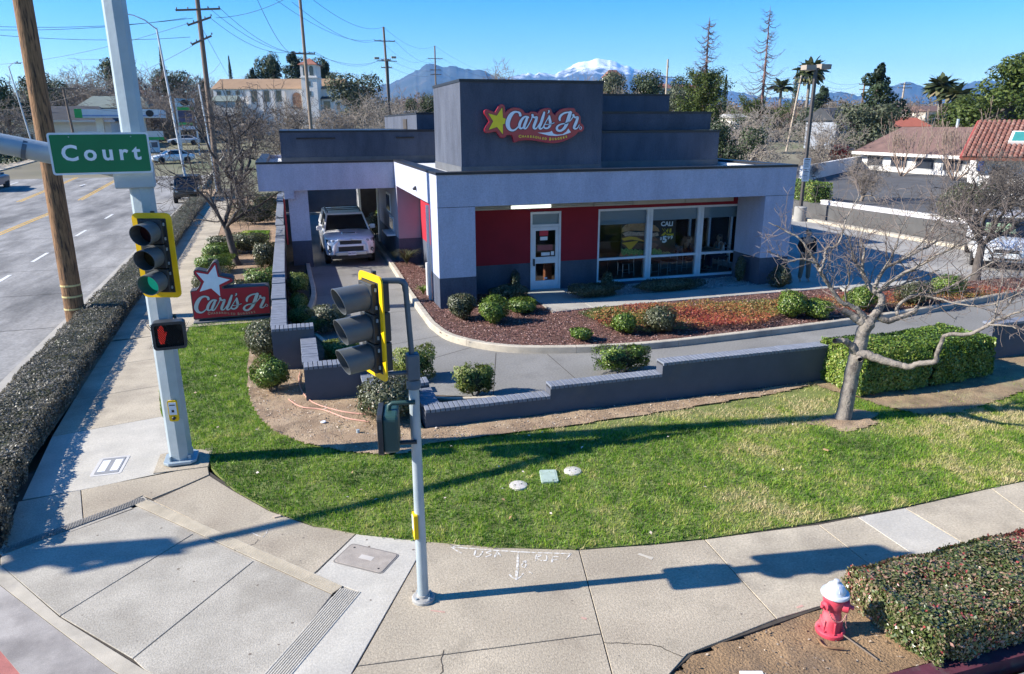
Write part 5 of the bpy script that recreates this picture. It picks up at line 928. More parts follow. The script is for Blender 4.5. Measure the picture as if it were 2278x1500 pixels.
WTX2 = ['from the top edge down to the slender church pole crossarm', 'from the top edge to the tip of the slender church pole', 'from the top edge to the left arm of the pole by the floodlight', 'from the top edge to the tip of the pole by the floodlight', 'upper one between the slender church pole and the floodlight pole', 'lower one between the slender church pole and the floodlight pole', 'middle one from the top edge to the pole by the floodlight',
 'joining the tips of the floodlight pole and the far ridge pole', 'joining the right crossarm ends left of the sign tower', 'joining the left crossarm ends left of the sign tower', 'sagging low between the floodlight pole and the far ridge pole', 'lowest between the floodlight pole and the far ridge pole', 'from the far ridge pole tip behind the sign tower', 'from the far ridge pole right arm behind the sign tower', 'from the far ridge pole left arm down to the ridge',
 'rising from the left edge to the tall dark pole', 'faint one right of the tall dark pole to the top edge', 'stay wire slanting down from the tall dark pole', 'short one behind the corner mast', 'from the petrol station pole to the left edge', 'from the petrol station pole towards the church', 'low one above the petrol canopy', 'thick dark one crossing low at the left behind the wooden pole',
 'behind the restaurant roof left of the roofline pole', 'from the roofline pole to the double crossarm pole', 'long pale-lit one under the dead-topped conifers', 'from the double crossarm pole to the pine pole', 'from the double crossarm pole to the pole above the orange roof', 'long low one behind the lot lamp to the palms', 'from the pole above the orange roof to the small far pole', 'from the small far pole to the right edge', 'short one between the pine pole and its neighbour', 'short one arriving left of the pine pole', 'slanting down right of the lot lamp', 'slanting down from the pine pole', 'stay wire right of the pole above the orange roof']
for i, (a, b, s) in enumerate(W): wire(a, b, s, .016 if i < 30 else .02, ('thin black overhead cable, ' + WTXT[i]) if i < 6 else 'thin cable ' + WTX2[i - 6])
# lot lamps with shoebox heads
def lot_lamp(base, toppx, toppy, label, heads, r=.07, pier=True):
    x, y, z = base; p = atY(toppx, toppy, y); t = thing('parking_lamp', label, 'lamp post', base); h = p[2] - z; lx = p[0] - x; PM = M('bronze paint', (0.07, 0.06, 0.055), 0.5)
    if pier: mb = MB(); mb.lathe([(.32, 0), (.32, .75), (.28, .78), (.10, .80)], 20); mb.build('concrete_pier', M('pier concrete', (0.30, 0.29, 0.27), 0.9, .15, 3), t, smooth=True)
    mb = MB(); mb.box(-r, r, -r, r, .3, h); mb.build('post', PM, t)
    for dx, dy, dz in heads: mb = MB(); mb.cbox((dx, dy, h + dz), (.62, .45, .24)); hd = mb.build('lamp_head', M('head tan', (0.30, 0.25, 0.20), 0.6), t, bevel=.01); mb = MB(); mb.cbox((dx, dy, h + dz - .125), (.5, .36, .012)); mb.build('lens', M('lamp lens', (0.5, .5, .5), .3), hd)
    mb = MB(); mb.cbox((0, 0, h - .02), (max(abs(a[0]) for a in heads) * 2, .09, .09)); mb.build('bracket', PM, t); return t
LB = g(1778, 492); ll = lot_lamp((LB[0], LB[1], 0), 1812, 152, 'tall square lot lamp with two shoebox heads and concrete pier', [(-.45, 0, .02), (.5, 0.05, .08)])
lot_lamp((onhill(868, 100)[0], 100, 1.2), 872, 136, 'twin-headed floodlight pole left of the sign tower', [(-1.3, 0, .3), (.9, 0, .45), (0, 0, .1)], r=.16, pier=False)
# ================================================================== NEAR PLANTING
def leaf_mesh(P, Nn, size, rnd, tilt=0.8, aspect=0.55, name='foliage', rng=RNG):
    """one small pointed leaf at each point, turned about its outward direction"""
    n = len(P); Nn = Nn + rng.normal(0, tilt, (n, 3)) * 0.5; Nn /= np.linalg.norm(Nn, axis=1)[:, None] + 1e-9
    A = np.cross(Nn, rng.normal(0, 1, (n, 3))); A /= np.linalg.norm(A, axis=1)[:, None] + 1e-9; Bv = np.cross(Nn, A)
    s = (size * rng.uniform(0.6, 1.3, n))[:, None]
    V = np.empty((n, 4, 3)); V[:, 0] = P - A * s * .5; V[:, 1] = P + Bv * s * aspect * .5; V[:, 2] = P + A * s * .5; V[:, 3] = P - Bv * s * aspect * .5
    V[:, 1] += Nn * s * .12; V[:, 3] += Nn * s * .12
    return npmesh(name, V.reshape(-1, 3), np.arange(4 * n).reshape(n, 4), rnd)
GREENS = [(0.0, (0.012, 0.028, 0.007)), (0.4, (0.035, 0.07, 0.014)), (0.75, (0.075, 0.125, 0.025)), (1.0, (0.16, 0.20, 0.05))]
HEDGE_D = MR('dark glossy leaf', [(0.0, (0.028, 0.036, 0.016)), (0.4, (0.078, 0.090, 0.038)), (0.72, (0.155, 0.16, 0.088)), (0.9, (0.26, 0.245, 0.17)), (1.0, (0.24, 0.12, 0.08))], 0.42, 0.55, .22)
HEDGE_R = MR('grey hedge leaf', [(0.0, (0.045, 0.044, 0.032)), (0.4, (0.12, 0.112, 0.082)), (0.75, (0.23, 0.21, 0.165)), (1.0, (0.38, 0.34, 0.29))], 0.46, 0.5, .25)
HEDGE_G = MR('fresh green leaf', [(0.0, (0.035, 0.07, 0.012)), (0.45, (0.10, 0.175, 0.022)), (0.8, (0.21, 0.27, 0.045)), (1.0, (0.42, 0.40, 0.13))], 0.42, 0.45, .14)
HEDGE_Y = MR('yellow green leaf', [(0.0, (0.05, 0.085, 0.015)), (0.5, (0.17, 0.22, 0.04)), (0.85, (0.33, 0.34, 0.10)), (1.0, (0.5, 0.45, 0.2))], 0.45, 0.45, .3)
HEDGE_M = MR('mottled leaf', [(0.0, (0.03, 0.05, 0.014)), (0.35, (0.085, 0.12, 0.03)), (0.55, (0.16, 0.165, 0.065)), (0.72, (0.27, 0.20, 0.13)), (0.88, (0.34, 0.19, 0.13)), (1.0, (0.36, 0.06, 0.06))], 0.33, 0.7, .15)
NANDINA = MR('orange groundcover leaf', [(0.0, (0.06, 0.09, 0.02)), (0.25, (0.16, 0.17, 0.04)), (0.5, (0.30, 0.16, 0.05)), (0.75, (0.34, 0.085, 0.04)), (1.0, (0.22, 0.03, 0.03))], 0.5, 0.4, .25)
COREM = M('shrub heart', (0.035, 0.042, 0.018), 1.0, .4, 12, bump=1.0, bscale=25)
TWIGM = M('twig brown', (0.11, 0.085, 0.065), 0.9, 0.25, 10)
def lump(V, seed, amp=.06, s=1.7): return V * (1 + amp * (vnoise(V[:, 0] * 2 + V[:, 2], V[:, 1] * 2 - V[:, 2], s, seed) - .5))[:, None]
def box_hedge(name, label, cat, path, wid, h, leaf, n, mat, z0=0.0, gap=0.08, round_=.12, group=None, patch=.35, heart=COREM, bias=0.0):
    """clipped hedge along a path: dark heart, thousands of leaves on an uneven skin"""
    P = np.array([p[:2] for p in path], float); seg = np.linalg.norm(np.diff(P, axis=0), axis=1); cum = np.concatenate([[0], np.cumsum(seg)]); Lt = cum[-1]
    c = P.mean(0); t = thing(name, label, cat, (c[0], c[1], z0), 0, group)
    def at(s):
        i = np.clip(np.searchsorted(cum, s, 'right') - 1, 0, len(seg) - 1); f = (s - cum[i]) / seg[i]; q = P[i] + (P[i + 1] - P[i]) * f[:, None]; d = (P[i + 1] - P[i]) / seg[i][:, None]; return q, np.stack([-d[:, 1], d[:, 0]], 1), d
    per = np.array([h, wid, h]); wts = per / per.sum(); n_end = int(n * (2 * wid * h) / (Lt * per.sum() + 2 * wid * h) * .9); n_s = n - n_end
    # nearer parts of a long hedge carry more of the leaves
    dist = np.array([np.hypot(*p) for p in P]); s_all = RNG.uniform(0, Lt, n_s * 3); q, _, _ = at(s_all); dd = np.hypot(q[:, 0], q[:, 1]); keep = RNG.uniform(0, 1, len(dd)) < (dd.min() / dd) ** 1.15; s_all = s_all[keep][:n_s]
    face = RNG.choice(3, len(s_all), p=wts); u = RNG.uniform(-1, 1, len(s_all)); off = np.where(face == 1, u * wid / 2, np.where(face == 0, -wid / 2, wid / 2)); zz = np.where(face == 1, h, h * (u * .5 + .5))
    q, nv, d = at(s_all); nx_ = np.where(face == 1, 0, np.sign(off)); Nn = np.concatenate([nv * nx_[:, None], (face == 1)[:, None] * 1.0], 1)
    e = np.minimum(np.abs(off) / (wid / 2), 1); rr = round_ * np.clip((e - .6) / .4, 0, 1) ** 2 * (zz / h) ** 3; zz = zz - np.where(face == 1, rr, 0); off = off - np.where(face != 1, np.sign(off) * round_ * .7 * (np.clip((zz / h - .65) / .35, 0, 1) ** 2), 0); off = off - np.where(face != 1, np.sign(off) * .35 * round_ * (1 - zz / h) ** 2, 0)
    pt = np.concatenate([q + nv * off[:, None], zz[:, None]], 1)
    ends = []
    for s0, sg in ((0.0, -1), (Lt, 1)):
        m = n_end // 2; a = RNG.uniform(-.5, .5, m) * wid; z_ = RNG.uniform(0, h, m); q, nv, d = at(np.full(m, s0)); bulge = sg * (.06 - .10 * np.abs(a / wid) ** 2 - .08 * (z_ / h) ** 3)
        pe = np.concatenate([q + nv * a[:, None] + d * bulge[:, None], z_[:, None]], 1); pt = np.concatenate([pt, pe]); Nn = np.concatenate([Nn, np.concatenate([d * sg, np.zeros((m, 1))], 1)])
    lumpn = vnoise(pt[:, 0] * 1.3 + pt[:, 2], pt[:, 1] * 1.3, 2.3, 5) + .6 * vnoise(pt[:, 0] + pt[:, 2], pt[:, 1], 6, 8) - .8
    pt = pt + Nn * (lumpn * .09 + RNG.normal(0, .018, len(pt)) - .02)[:, None]
    pt[:, 2] = np.maximum(pt[:, 2], gap * RNG.uniform(.3, 1, len(pt)))
    rnd = np.clip(.45 + bias + patch * (vnoise(pt[:, 0], pt[:, 1], 1.1, 11) - .5) + RNG.normal(0, .22, len(pt)), 0, 1)
    loc = np.array([c[0], c[1], 0]); link('foliage', leaf_mesh(pt - loc, Nn, leaf, rnd), mat, t)
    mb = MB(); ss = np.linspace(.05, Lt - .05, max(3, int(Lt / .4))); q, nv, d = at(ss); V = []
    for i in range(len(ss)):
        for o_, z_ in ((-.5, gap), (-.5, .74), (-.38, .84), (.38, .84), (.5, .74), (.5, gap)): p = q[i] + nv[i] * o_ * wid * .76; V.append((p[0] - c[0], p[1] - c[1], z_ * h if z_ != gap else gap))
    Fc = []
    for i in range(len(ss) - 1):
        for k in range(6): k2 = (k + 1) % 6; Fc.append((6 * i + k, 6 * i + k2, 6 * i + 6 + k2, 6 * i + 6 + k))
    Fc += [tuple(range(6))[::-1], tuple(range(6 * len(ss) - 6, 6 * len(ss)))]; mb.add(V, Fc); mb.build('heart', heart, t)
    mb = MB()
    for k in range(max(2, int(Lt * 1.6))):
        q, nv, d = at(np.array([RNG.uniform(0.05, Lt - .05)])); p = q[0] + nv[0] * RNG.uniform(-.3, .3) * wid - c; mb.tube([(p[0], p[1], -.05), (p[0] + RNG.normal(0, .04), p[1] + RNG.normal(0, .04), gap + .15)], .014, 5)
    tag(mb.build('stem', TWIGM, t), kind='stuff'); return t
def ball_shrub(label, x, y, rx, rz_, leaf, n, mat, z0=0.05, cat='shrub', group=None, gap=.1, name='round_shrub', stems=True, sq=1.0, ry=None):
    n = int(n * 1.5); t = thing(name, label, cat, (x, y, z0), 0, group); d = RNG.normal(0, 1, (n, 3)); d /= np.linalg.norm(d, axis=1)[:, None]; d = np.sign(d) * np.abs(d) ** sq; d /= (np.abs(d) ** (2.0)).sum(1)[:, None] ** .5
    if sq < 1: d = d / np.maximum(np.abs(d).max(1)[:, None], .72) * .9
    hole = vnoise(d[:, 0] * 3.1 + d[:, 2] * 2 + x * 3, d[:, 1] * 3.1 - d[:, 2] + y * 3, 1.6, 12); kp = (hole > .22) | (RNG.uniform(0, 1, n) < .35); d = d[kp]; n = len(d)
    r = .95 + .30 * (vnoise(d[:, 0] * 1.1 + d[:, 2] * .8 + x * 5, d[:, 1] * 1.1 + y * 5, 1.3, 3) - .5) * 2 + .16 * (vnoise(d[:, 0] * 3 + d[:, 2] * 2.3 + y, d[:, 1] * 3 + d[:, 2] + x, 2.9, 4) - .5) + RNG.normal(0, .04, n); r = np.where(RNG.uniform(0, 1, n) < .35, r * RNG.uniform(.72, 1, n), r); r = np.where(RNG.uniform(0, 1, n) < .05, r * RNG.uniform(1.03, 1.16, n), r)
    P = d * r[:, None] * np.array([rx, ry or rx, rz_]); P[:, 2] += gap + rz_ * .95; k = P[:, 2] > gap * .5; P, d, r = P[k], d[k], r[k]
    rnd = np.clip(.45 + .3 * (vnoise(P[:, 0] * 3 + x, P[:, 1] * 3 + P[:, 2] * 2, 1.5, 7) - .5) + RNG.normal(0, .22, len(P)), 0, 1)
    link('foliage', leaf_mesh(P, d, leaf, rnd), mat, t)
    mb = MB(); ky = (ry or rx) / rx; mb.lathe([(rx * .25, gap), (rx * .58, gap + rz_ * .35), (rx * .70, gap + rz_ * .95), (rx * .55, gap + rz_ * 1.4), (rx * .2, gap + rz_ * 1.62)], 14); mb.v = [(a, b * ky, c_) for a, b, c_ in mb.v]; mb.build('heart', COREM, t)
    if stems:
        mb = MB()
        for k in range(4): a = RNG.uniform(0, 6.28); mb.tube([(.04 * math.cos(a), .04 * math.sin(a), -.08), (rx * .4 * math.cos(a), rx * .4 * math.sin(a), gap + rz_ * .6)], .016, 5)
        tag(mb.build('stem', TWIGM, t), kind='stuff')
    return t
# roadside hedge and the mottled hedge by the hydrant
hp = [(-4.36, 9.35), (-4.62, 10.6), (-4.85, 12.4), (-5.02, 16), (-5.16, 20), (-5.32, 26), (-5.5, 32), (-5.95, 46), (-6.25, 56)]
box_hedge('hedge', 'long dark clipped hedge between the road kerb and the sidewalk', 'hedge', hp, 1.12, .43, .045, 95000, HEDGE_R, 0)
hb = [g(1935, 1392)[:2], g(2100, 1345)[:2], g(2290, 1290)[:2], g(2600, 1200)[:2]]
hpath = [(5.62, 4.93), (6.6, 4.95), (8.0, 4.97), (11, 5.03)]
box_hedge('hedge', 'low mottled clipped hedge with reddish leaves beside the fire hydrant', 'hedge', hpath, 1.26, .38, .042, 80000, HEDGE_M, -.02, patch=.7, bias=.22)
box_hedge('hedge', 'big fresh green boxy hedge behind the leaning bare tree', 'hedge', [(10.15, 11.0), (11.8, 10.95), (13.5, 11.15)], 1.3, .90, .055, 44000, HEDGE_G, 0, gap=.22, patch=.7, round_=.16)
# shrubs of the dirt bed and the front wall
BS = [('round dark shrub beside the wall in the dirt bed, largest of the corner', 605, 800, .46, .40, HEDGE_D, .045, 7000), ('bright green round shrub in the dirt bed left of the low wall end', 608, 872, .36, .30, HEDGE_G, .045, 4500),
      ('dark shrub spilling over the low wall behind the slim post', 868, 935, .50, .34, HEDGE_D, .05, 6000)]
for lab, px, py, r, rz_, m, lf_, n in BS:
    x, y, _ = g(px, py); ball_shrub(lab, x, y, r, rz_, lf_, n, m, .03)
for lab, px, py, r, ry_, h, m in (('pale yellow hedge block behind the slim post at the lane', 925, 842, .42, .35, .30, HEDGE_Y), ('clipped green hedge block between wall and lane, nearest the slim post', 1058, 880, .42, .26, .28, HEDGE_Y), ('clipped green hedge block behind the front wall step', 1385, 828, .62, .26, .25, HEDGE_G),
                                  ('yellow-green hedge block by the lane behind the traffic light', 765, 806, .42, .3, .2, HEDGE_Y), ('dark leafy hedge block by the lane behind the wall end', 742, 738, .42, .4, .30, HEDGE_D)):
    x, y, _ = g(px, py); ball_shrub(lab, x, y, r, h, .045, 4200, m, .05, sq=.55, ry=ry_, name='hedge_block', gap=.06)
for lab, px, py, r, h, m, gp_ in (('topiary ball on bare stems beside the canopy pillar', 668, 672, .30, .26, HEDGE_Y, .38), ('pale shrub spilling over the lane kerb left of the car', 664, 690, .28, .22, HEDGE_Y, .05), ('yellow shrub against the wall at the lane bend', 668, 722, .34, .22, HEDGE_Y, .05), ('small yellow shrub at the wall corner by the lane', 700, 735, .30, .16, HEDGE_Y, .03), ('dark green shrub in the left lane planter', 655, 655, .28, .22, HEDGE_D, .1)):
    x, y, _ = g(px, py, .1); ball_shrub(lab, x, y, r, h, .045, 2600, m, .09, gap=gp_)
# shrubs of the mulch bed
for lab, px, py, r, h, m, n in (('grey-green ball shrub at the foot of the left pillar', 1027, 708, .36, .33, HEDGE_D, 4200), ('bright green ball shrub second from the left pillar', 1098, 718, .36, .32, HEDGE_G, 4000), ('small green ball shrub left of the larger pale one in the mulch', 1386, 742, .26, .24, HEDGE_G, 2600), ('larger pale green ball shrub in the middle of the mulch bed', 1467, 738, .37, .33, HEDGE_D, 4000),
                              ('round shrub at the right end of the orange groundcover', 1757, 707, .36, .34, HEDGE_G, 3800), ('low shrub behind the leaning tree branches, by the kerb', 1815, 704, .42, .22, HEDGE_G, 3000), ('round shrub behind the leaning tree fork', 1912, 690, .42, .34, HEDGE_G, 3400), ('yellowish shrub right of the leaning tree fork', 2030, 678, .5, .34, HEDGE_D, 3400), ('low yellow-green shrub near the red mulch strip', 2105, 655, .5, .28, HEDGE_G, 3200), ('clipped dark shrub at the foot of the right pillar', 1737, 640, .34, .34, HEDGE_D, 2600),
                              ('small olive tuft in the mulch near the kerb bend', 1292, 757, .27, .13, HEDGE_G, 1400), ('dark sprawling shrub along the red wall beside the door', 1130, 668, .55, .22, HEDGE_D, 3600), ('green sprawling shrub between the ball shrub and the door walk', 1160, 695, .46, .17, HEDGE_G, 3000), ('upright thin shrub before the red wall', 1145, 650, .14, .3, HEDGE_D, 700), ('dark low shrub below the shop window, nearest the door', 1325, 660, .9, .2, HEDGE_D, 4200), ('dark low shrub below the shop window, in the middle', 1490, 645, 1.1, .16, HEDGE_D, 4200), ('slim upright shrub at the right edge of the shop window', 1643, 628, .16, .42, HEDGE_D, 1100), ('slim upright shrub at the left edge of the shop window', 1350, 645, .2, .3, HEDGE_D, 900)):
    x, y, _ = g(px, py, .14); ball_shrub(lab, x, y, r, h, .05, n, m, .13, gap=.05, stems=False, ry=(r if r < .5 else .38))
# groundcover: uncountable leaves
def cover(name, label, poly, h, leaf, n, mat, z0, bias=0.0, seed=2):
    xs_ = [p[0] for p in poly]; ys_ = [p[1] for p in poly]; X_ = RNG.uniform(min(xs_), max(xs_), n * 3); Y_ = RNG.uniform(min(ys_), max(ys_), n * 3); k = inpoly(X_, Y_, poly); X_, Y_ = X_[k][:n], Y_[k][:n]
    top = h * (.45 + .75 * vnoise(X_, Y_, 2.2, seed)); Z_ = z0 + top * RNG.uniform(.25, 1, len(X_)) ** .5; P = np.stack([X_, Y_, Z_], 1); Nn = np.tile([[-.15, -.3, 1.]], (len(P), 1))
    rnd = np.clip(.5 + bias + .9 * (vnoise(X_, Y_, .8, seed + 4) - .5) + RNG.normal(0, .17, len(X_)), 0, 1); o = link(name, leaf_mesh(P, Nn, leaf, rnd, 1.1), mat); return tag(o, label, None, None, 'stuff')
cover('groundcover', 'orange and red leafy groundcover along the front walk', gp([(1300, 700), (1420, 690), (1600, 680), (1750, 672), (1745, 700), (1700, 728), (1560, 738), (1420, 745), (1330, 728)], .15), .22, .055, 15000, NANDINA, .13, .05)
cover('groundcover', 'yellow-green leafy groundcover at the left end of the orange patch', gp([(1285, 700), (1350, 692), (1440, 700), (1440, 735), (1350, 735)], .15), .2, .05, 2600, HEDGE_Y, .13, -.2)
cover('groundcover', 'purple-red low groundcover behind the leaning tree', gp([(1790, 668), (2050, 648), (2200, 640), (2278, 650), (2140, 672), (1900, 700), (1780, 690)], .15), .16, .05, 6000, NANDINA, .13, .3, 6)
def chips(name, label, poly, z, n, size, mat, seed=1, zamp=.03):
    """loose chips: little tilted boxes without bottoms are too much, flat shards are enough"""
    xs_ = [p[0] for p in poly]; ys_ = [p[1] for p in poly]; X_ = RNG.uniform(min(xs_), max(xs_), n * 4); Y_ = RNG.uniform(min(ys_), max(ys_), n * 4); k = inpoly(X_, Y_, poly); X_, Y_ = X_[k][:n], Y_[k][:n]
    P = np.stack([X_, Y_, z + RNG.uniform(0, zamp, len(X_))], 1); Nn = np.tile([[0, 0, 1.]], (len(P), 1)); return tag(link(name, leaf_mesh(P, Nn, size, RNG.uniform(0, 1, len(X_)), .7, .6), mat), label, None, None, 'stuff')
chips('mulch', 'red bark mulch covering the curved planting bed', BED, .13, 42000, .045, MR('red bark', [(0, (0.05, 0.022, 0.018)), (.5, (0.15, 0.066, 0.054)), (.8, (0.25, 0.13, 0.11)), (1, (0.48, 0.34, 0.30))], .8, .3, 0))
chips('gravel', 'white gravel below the shop windows', [(8.6, 19.25), (14.9, 19.25), (14.9, 20.7), (8.6, 20.5)], .115, 9000, .04, MR('white pebble', [(0, (0.2, .2, .2)), (.5, (0.45, .44, .43)), (1, (0.7, .7, .68))], .8, .3, 0))
chips('gravel', 'small stones scattered over the dirt bed', DIRT_POLY, .03, 5200, .035, MR('dirt stone', [(0, (0.14, .10, .07)), (.5, (0.34, .26, .19)), (1, (0.55, .48, .40))], .9, .3, 0), zamp=.02)
chips('wood_chips', 'small stones and bark scattered round the hydrant', HYD_POLY, -.02, 1600, .03, MR('hydrant bed chip', [(0, (0.08, .055, .035)), (.5, (0.25, .16, .09)), (1, (0.45, .38, .3))], .9, .3, 0), zamp=.02)
def flat_spots(poly, n, size):
    xs_ = [p[0] for p in poly]; ys_ = [p[1] for p in poly]; X_ = RNG.uniform(min(xs_), max(xs_), n * 4); Y_ = RNG.uniform(min(ys_), max(ys_), n * 4); k = inpoly(X_, Y_, poly); X_, Y_ = X_[k][:n], Y_[k][:n]; V = []; Fc = []
    for i, (a, b) in enumerate(zip(X_, Y_)):
        r_ = size * RNG.uniform(.4, 1.2)
        V += [(a + r_ * math.cos(u) * RNG.uniform(.7, 1.2), b + r_ * math.sin(u) * RNG.uniform(.7, 1.2), .0012) for u in np.linspace(0, 6.283, 8)[:-1]]; Fc.append(tuple(range(7 * i, 7 * i + 7)))
    if Fc: tag(link('gum_spots', npmesh('gum_spots', V, Fc), M('gum spot', (0.17, 0.14, 0.11), .9), walk), kind='stuff')
for poly, _m in SL[:12]: flat_spots(inset(gp(poly), .1), 4, .016)
# dry straw on bare places of the lawn and the grass itself
def grass(name, label, poly, n, mask=None, h=.05, w=.011, mat=None, z0=.0, seed=1, dry=None):
    xs_ = [p[0] for p in poly]; ys_ = [p[1] for p in poly]; X_ = RNG.uniform(min(xs_), max(xs_), n * 3); Y_ = RNG.uniform(min(ys_), max(ys_), n * 3); k = inpoly(X_, Y_, poly); X_, Y_ = X_[k][:n], Y_[k][:n]
    if mask is not None: kk = RNG.uniform(0, 1, len(X_)) < mask(X_, Y_); X_, Y_ = X_[kk], Y_[kk]
    m = len(X_); dd = dry(X_, Y_) if dry is not None else np.zeros(m)
    clump = .35 * vnoise(X_, Y_, 9, seed) + .65 * vnoise(X_, Y_, 24, seed + 1)
    hh = h * RNG.uniform(.45, 1.25, m) * (.3 + .75 * clump + .4 * vnoise(X_, Y_, 5, seed + 9)); a = RNG.uniform(0, 6.283, m); lean = RNG.uniform(.2, 1.0, m) * hh; b = RNG.uniform(0, 6.283, m); ww = w * RNG.uniform(.7, 1.4, m)
    V = np.empty((m, 3, 3)); base = np.stack([X_, Y_, np.full(m, z0)], 1); dx = np.stack([np.cos(a), np.sin(a), np.zeros(m)], 1) * ww[:, None] * .5
    V[:, 0] = base - dx; V[:, 1] = base + dx; V[:, 2] = base + np.stack([np.cos(b) * lean, np.sin(b) * lean, hh], 1)
    rnd = np.clip(.33 + .45 * (vnoise(X_, Y_, 1.3, seed + 5) - .5) + .5 * (vnoise(X_, Y_, 5.5, seed + 6) - .5) + .45 * (clump - .5) + RNG.normal(0, .13, m) + dd, 0, 1)
    return tag(link(name, npmesh(name, V.reshape(-1, 3), np.arange(3 * m).reshape(m, 3), rnd), mat), label, None, None, 'stuff')
GRASS = MR('lawn blade', [(0.0, (0.04, 0.10, 0.010)), (0.28, (0.125, 0.265, 0.014)), (0.5, (0.25, 0.385, 0.032)), (0.68, (0.44, 0.43, 0.12)), (1.0, (0.62, 0.51, 0.28))], 0.5, 0.35, .4)
TREE_XY = g(1878, 935)[:2]
def lawn_mask(X_, Y_):
    d = inpoly(X_, Y_, DIRT_POLY); m = np.where(d, .03 + .25 * np.clip(vnoise(X_, Y_, 3.0, 4) - .62, 0, 1), 1.0)
    near = np.clip((Y_ - 10.2) / .7, 0, 1) * (X_ > 4.2); m = m * (1 - near * np.clip(.35 + 1.1 * vnoise(X_, Y_, 2.4, 8), 0, .93))
    r = np.hypot(X_ - TREE_XY[0], Y_ - TREE_XY[1]); m = m * np.clip((r - .28) / .55, .05, 1)
    shade = inpoly(X_, Y_, DIRT2); m = np.where(shade, .10 * m + .25 * np.clip(vnoise(X_, Y_, 2.6, 14) - .55, 0, 1), m); return m
def lawn_dry(X_, Y_):
    d = .55 * np.clip((X_ - 2.0) / 4, .1, 1) * np.clip(vnoise(X_, Y_, .9, 21) * 1.7 - .42, 0, 1) * (.5 + vnoise(X_, Y_, 5, 22)) + .22 * np.clip((8.4 - Y_) / .8, 0, 1) * (X_ > 4.5) * vnoise(X_, Y_, 2.1, 3)
    r = np.hypot(X_ - TREE_XY[0], Y_ - TREE_XY[1]); return d + .45 * np.clip(1.1 - r / 1.0, 0, 1) + .3 * np.clip((Y_ - 10.0) / .8, 0, 1) * (X_ > 4) - .06
grass('grass', 'green lawn with straw-coloured patches round the corner', LAWN, 330000, lawn_mask, .055, .011, GRASS, .004, 3, lawn_dry)
chips('fallen_leaves', 'pale dry leaves scattered on the lawn', LAWN, .045, 130, .055, MR('dry leaf litter', [(0, (.35, .2, .1)), (.5, (.55, .42, .33)), (1, (.75, .68, .62))], .8, .3, .2), zamp=.02)
edge_poly = [(p[0] - .02, p[1] - .02) for p in curve] + [(p[0] + .05, p[1] + .14) for p in curve[::-1]]
grass('grass_edge', 'longer grass fringe along the front sidewalk', edge_poly, 9000, None, .075, .012, GRASS, .0, 8, lawn_dry)
for poly, lab in (([(-2.75, 33.4), (-1.2, 34), (-1.2, 38.2), (-2.4, 38.4), (-3.0, 36)], 'small bright green lawn patch behind the bare sidewalk tree'), ([(-3.2, 44.5), (-1.3, 44.5), (-1.4, 50), (-3.2, 50)], 'far bright green grass patch by the sidewalk')):
    mb = MB(); mb.prism(poly, 0, .02); o = mb.build('lawn', LAWNB); tag(o, kind='structure'); grass('grass', lab, poly, 9000, None, .07, .03, GRASS, .02, 5)
# planting left of the wall beyond the sign
for lab, x, y, r, h, m in (('grey-green shrub right behind the monument sign', -2.05, 22.2, .8, .33, HEDGE_D), ('bright green shrub between monument sign and wall', -1.05, 22.6, .48, .42, HEDGE_G), ('low clipped hedge left of the sidewalk tree', -2.9, 27.6, .65, .25, HEDGE_G), ('clipped green hedge block beside the sidewalk tree trunk', -2.85, 29.6, .6, .32, HEDGE_G), ('third clipped hedge block along the sidewalk', -2.9, 32.0, .6, .3, HEDGE_D), ('long grey-green hedge behind the sidewalk tree', -1.9, 31.6, .95, .38, HEDGE_D), ('pale shrub against the wall beyond the sign', -1.05, 28.0, .42, .4, HEDGE_D), ('low shrub by the monument sign star', -2.7, 24.4, .55, .3, HEDGE_D), ('large grey shrub mass beyond the small lawn', -2.0, 41.2, 1.3, .55, HEDGE_D), ('brown-green shrub near the canopy end', -1.5, 45.5, 1.0, .6, HEDGE_D)):
    ball_shrub(lab, x, y, r, h, .07, 3000, m, .02, sq=.7, ry=min(r, .6))
# strap-leaved clump by the service bay
def strap_clump(label, x, y, h, n, mat, z0=.13):
    t = thing('strap_leaf_plant', label, 'plant', (x, y, z0)); V = []; Fc = []; rn = []
    for i in range(n):
        a = RNG.uniform(0, 6.283); L_ = h * RNG.uniform(.6, 1.1); out_ = L_ * RNG.uniform(.3, .8); w_ = .018; p = [np.array([math.cos(a) * out_ * u ** 1.3, math.sin(a) * out_ * u ** 1.3, L_ * (u - .55 * u ** 3)]) for u in np.linspace(0, 1, 6)]; sd_ = np.array([-math.sin(a), math.cos(a), 0])
        b0 = len(V)
        for j, q in enumerate(p): ww = w_ * (1 - (j / 5.0) ** 2 * .9); V += [q - sd_ * ww, q + sd_ * ww]
        for j in range(5): Fc.append((b0 + 2 * j, b0 + 2 * j + 1, b0 + 2 * j + 3, b0 + 2 * j + 2)); rn.append(RNG.uniform(.1, .7))
    link('leaves', npmesh('leaves', V, Fc, rn), mat, t); return t
x, y, _ = g(905, 588, .13); strap_clump('dark strap-leaved clump at the foot of the service bay', x, y, .95, 150, HEDGE_D); x, y, _ = g(942, 655, .13); strap_clump('small pale strap-leaved tuft by the white downpipe', x, y, .5, 60, HEDGE_Y)

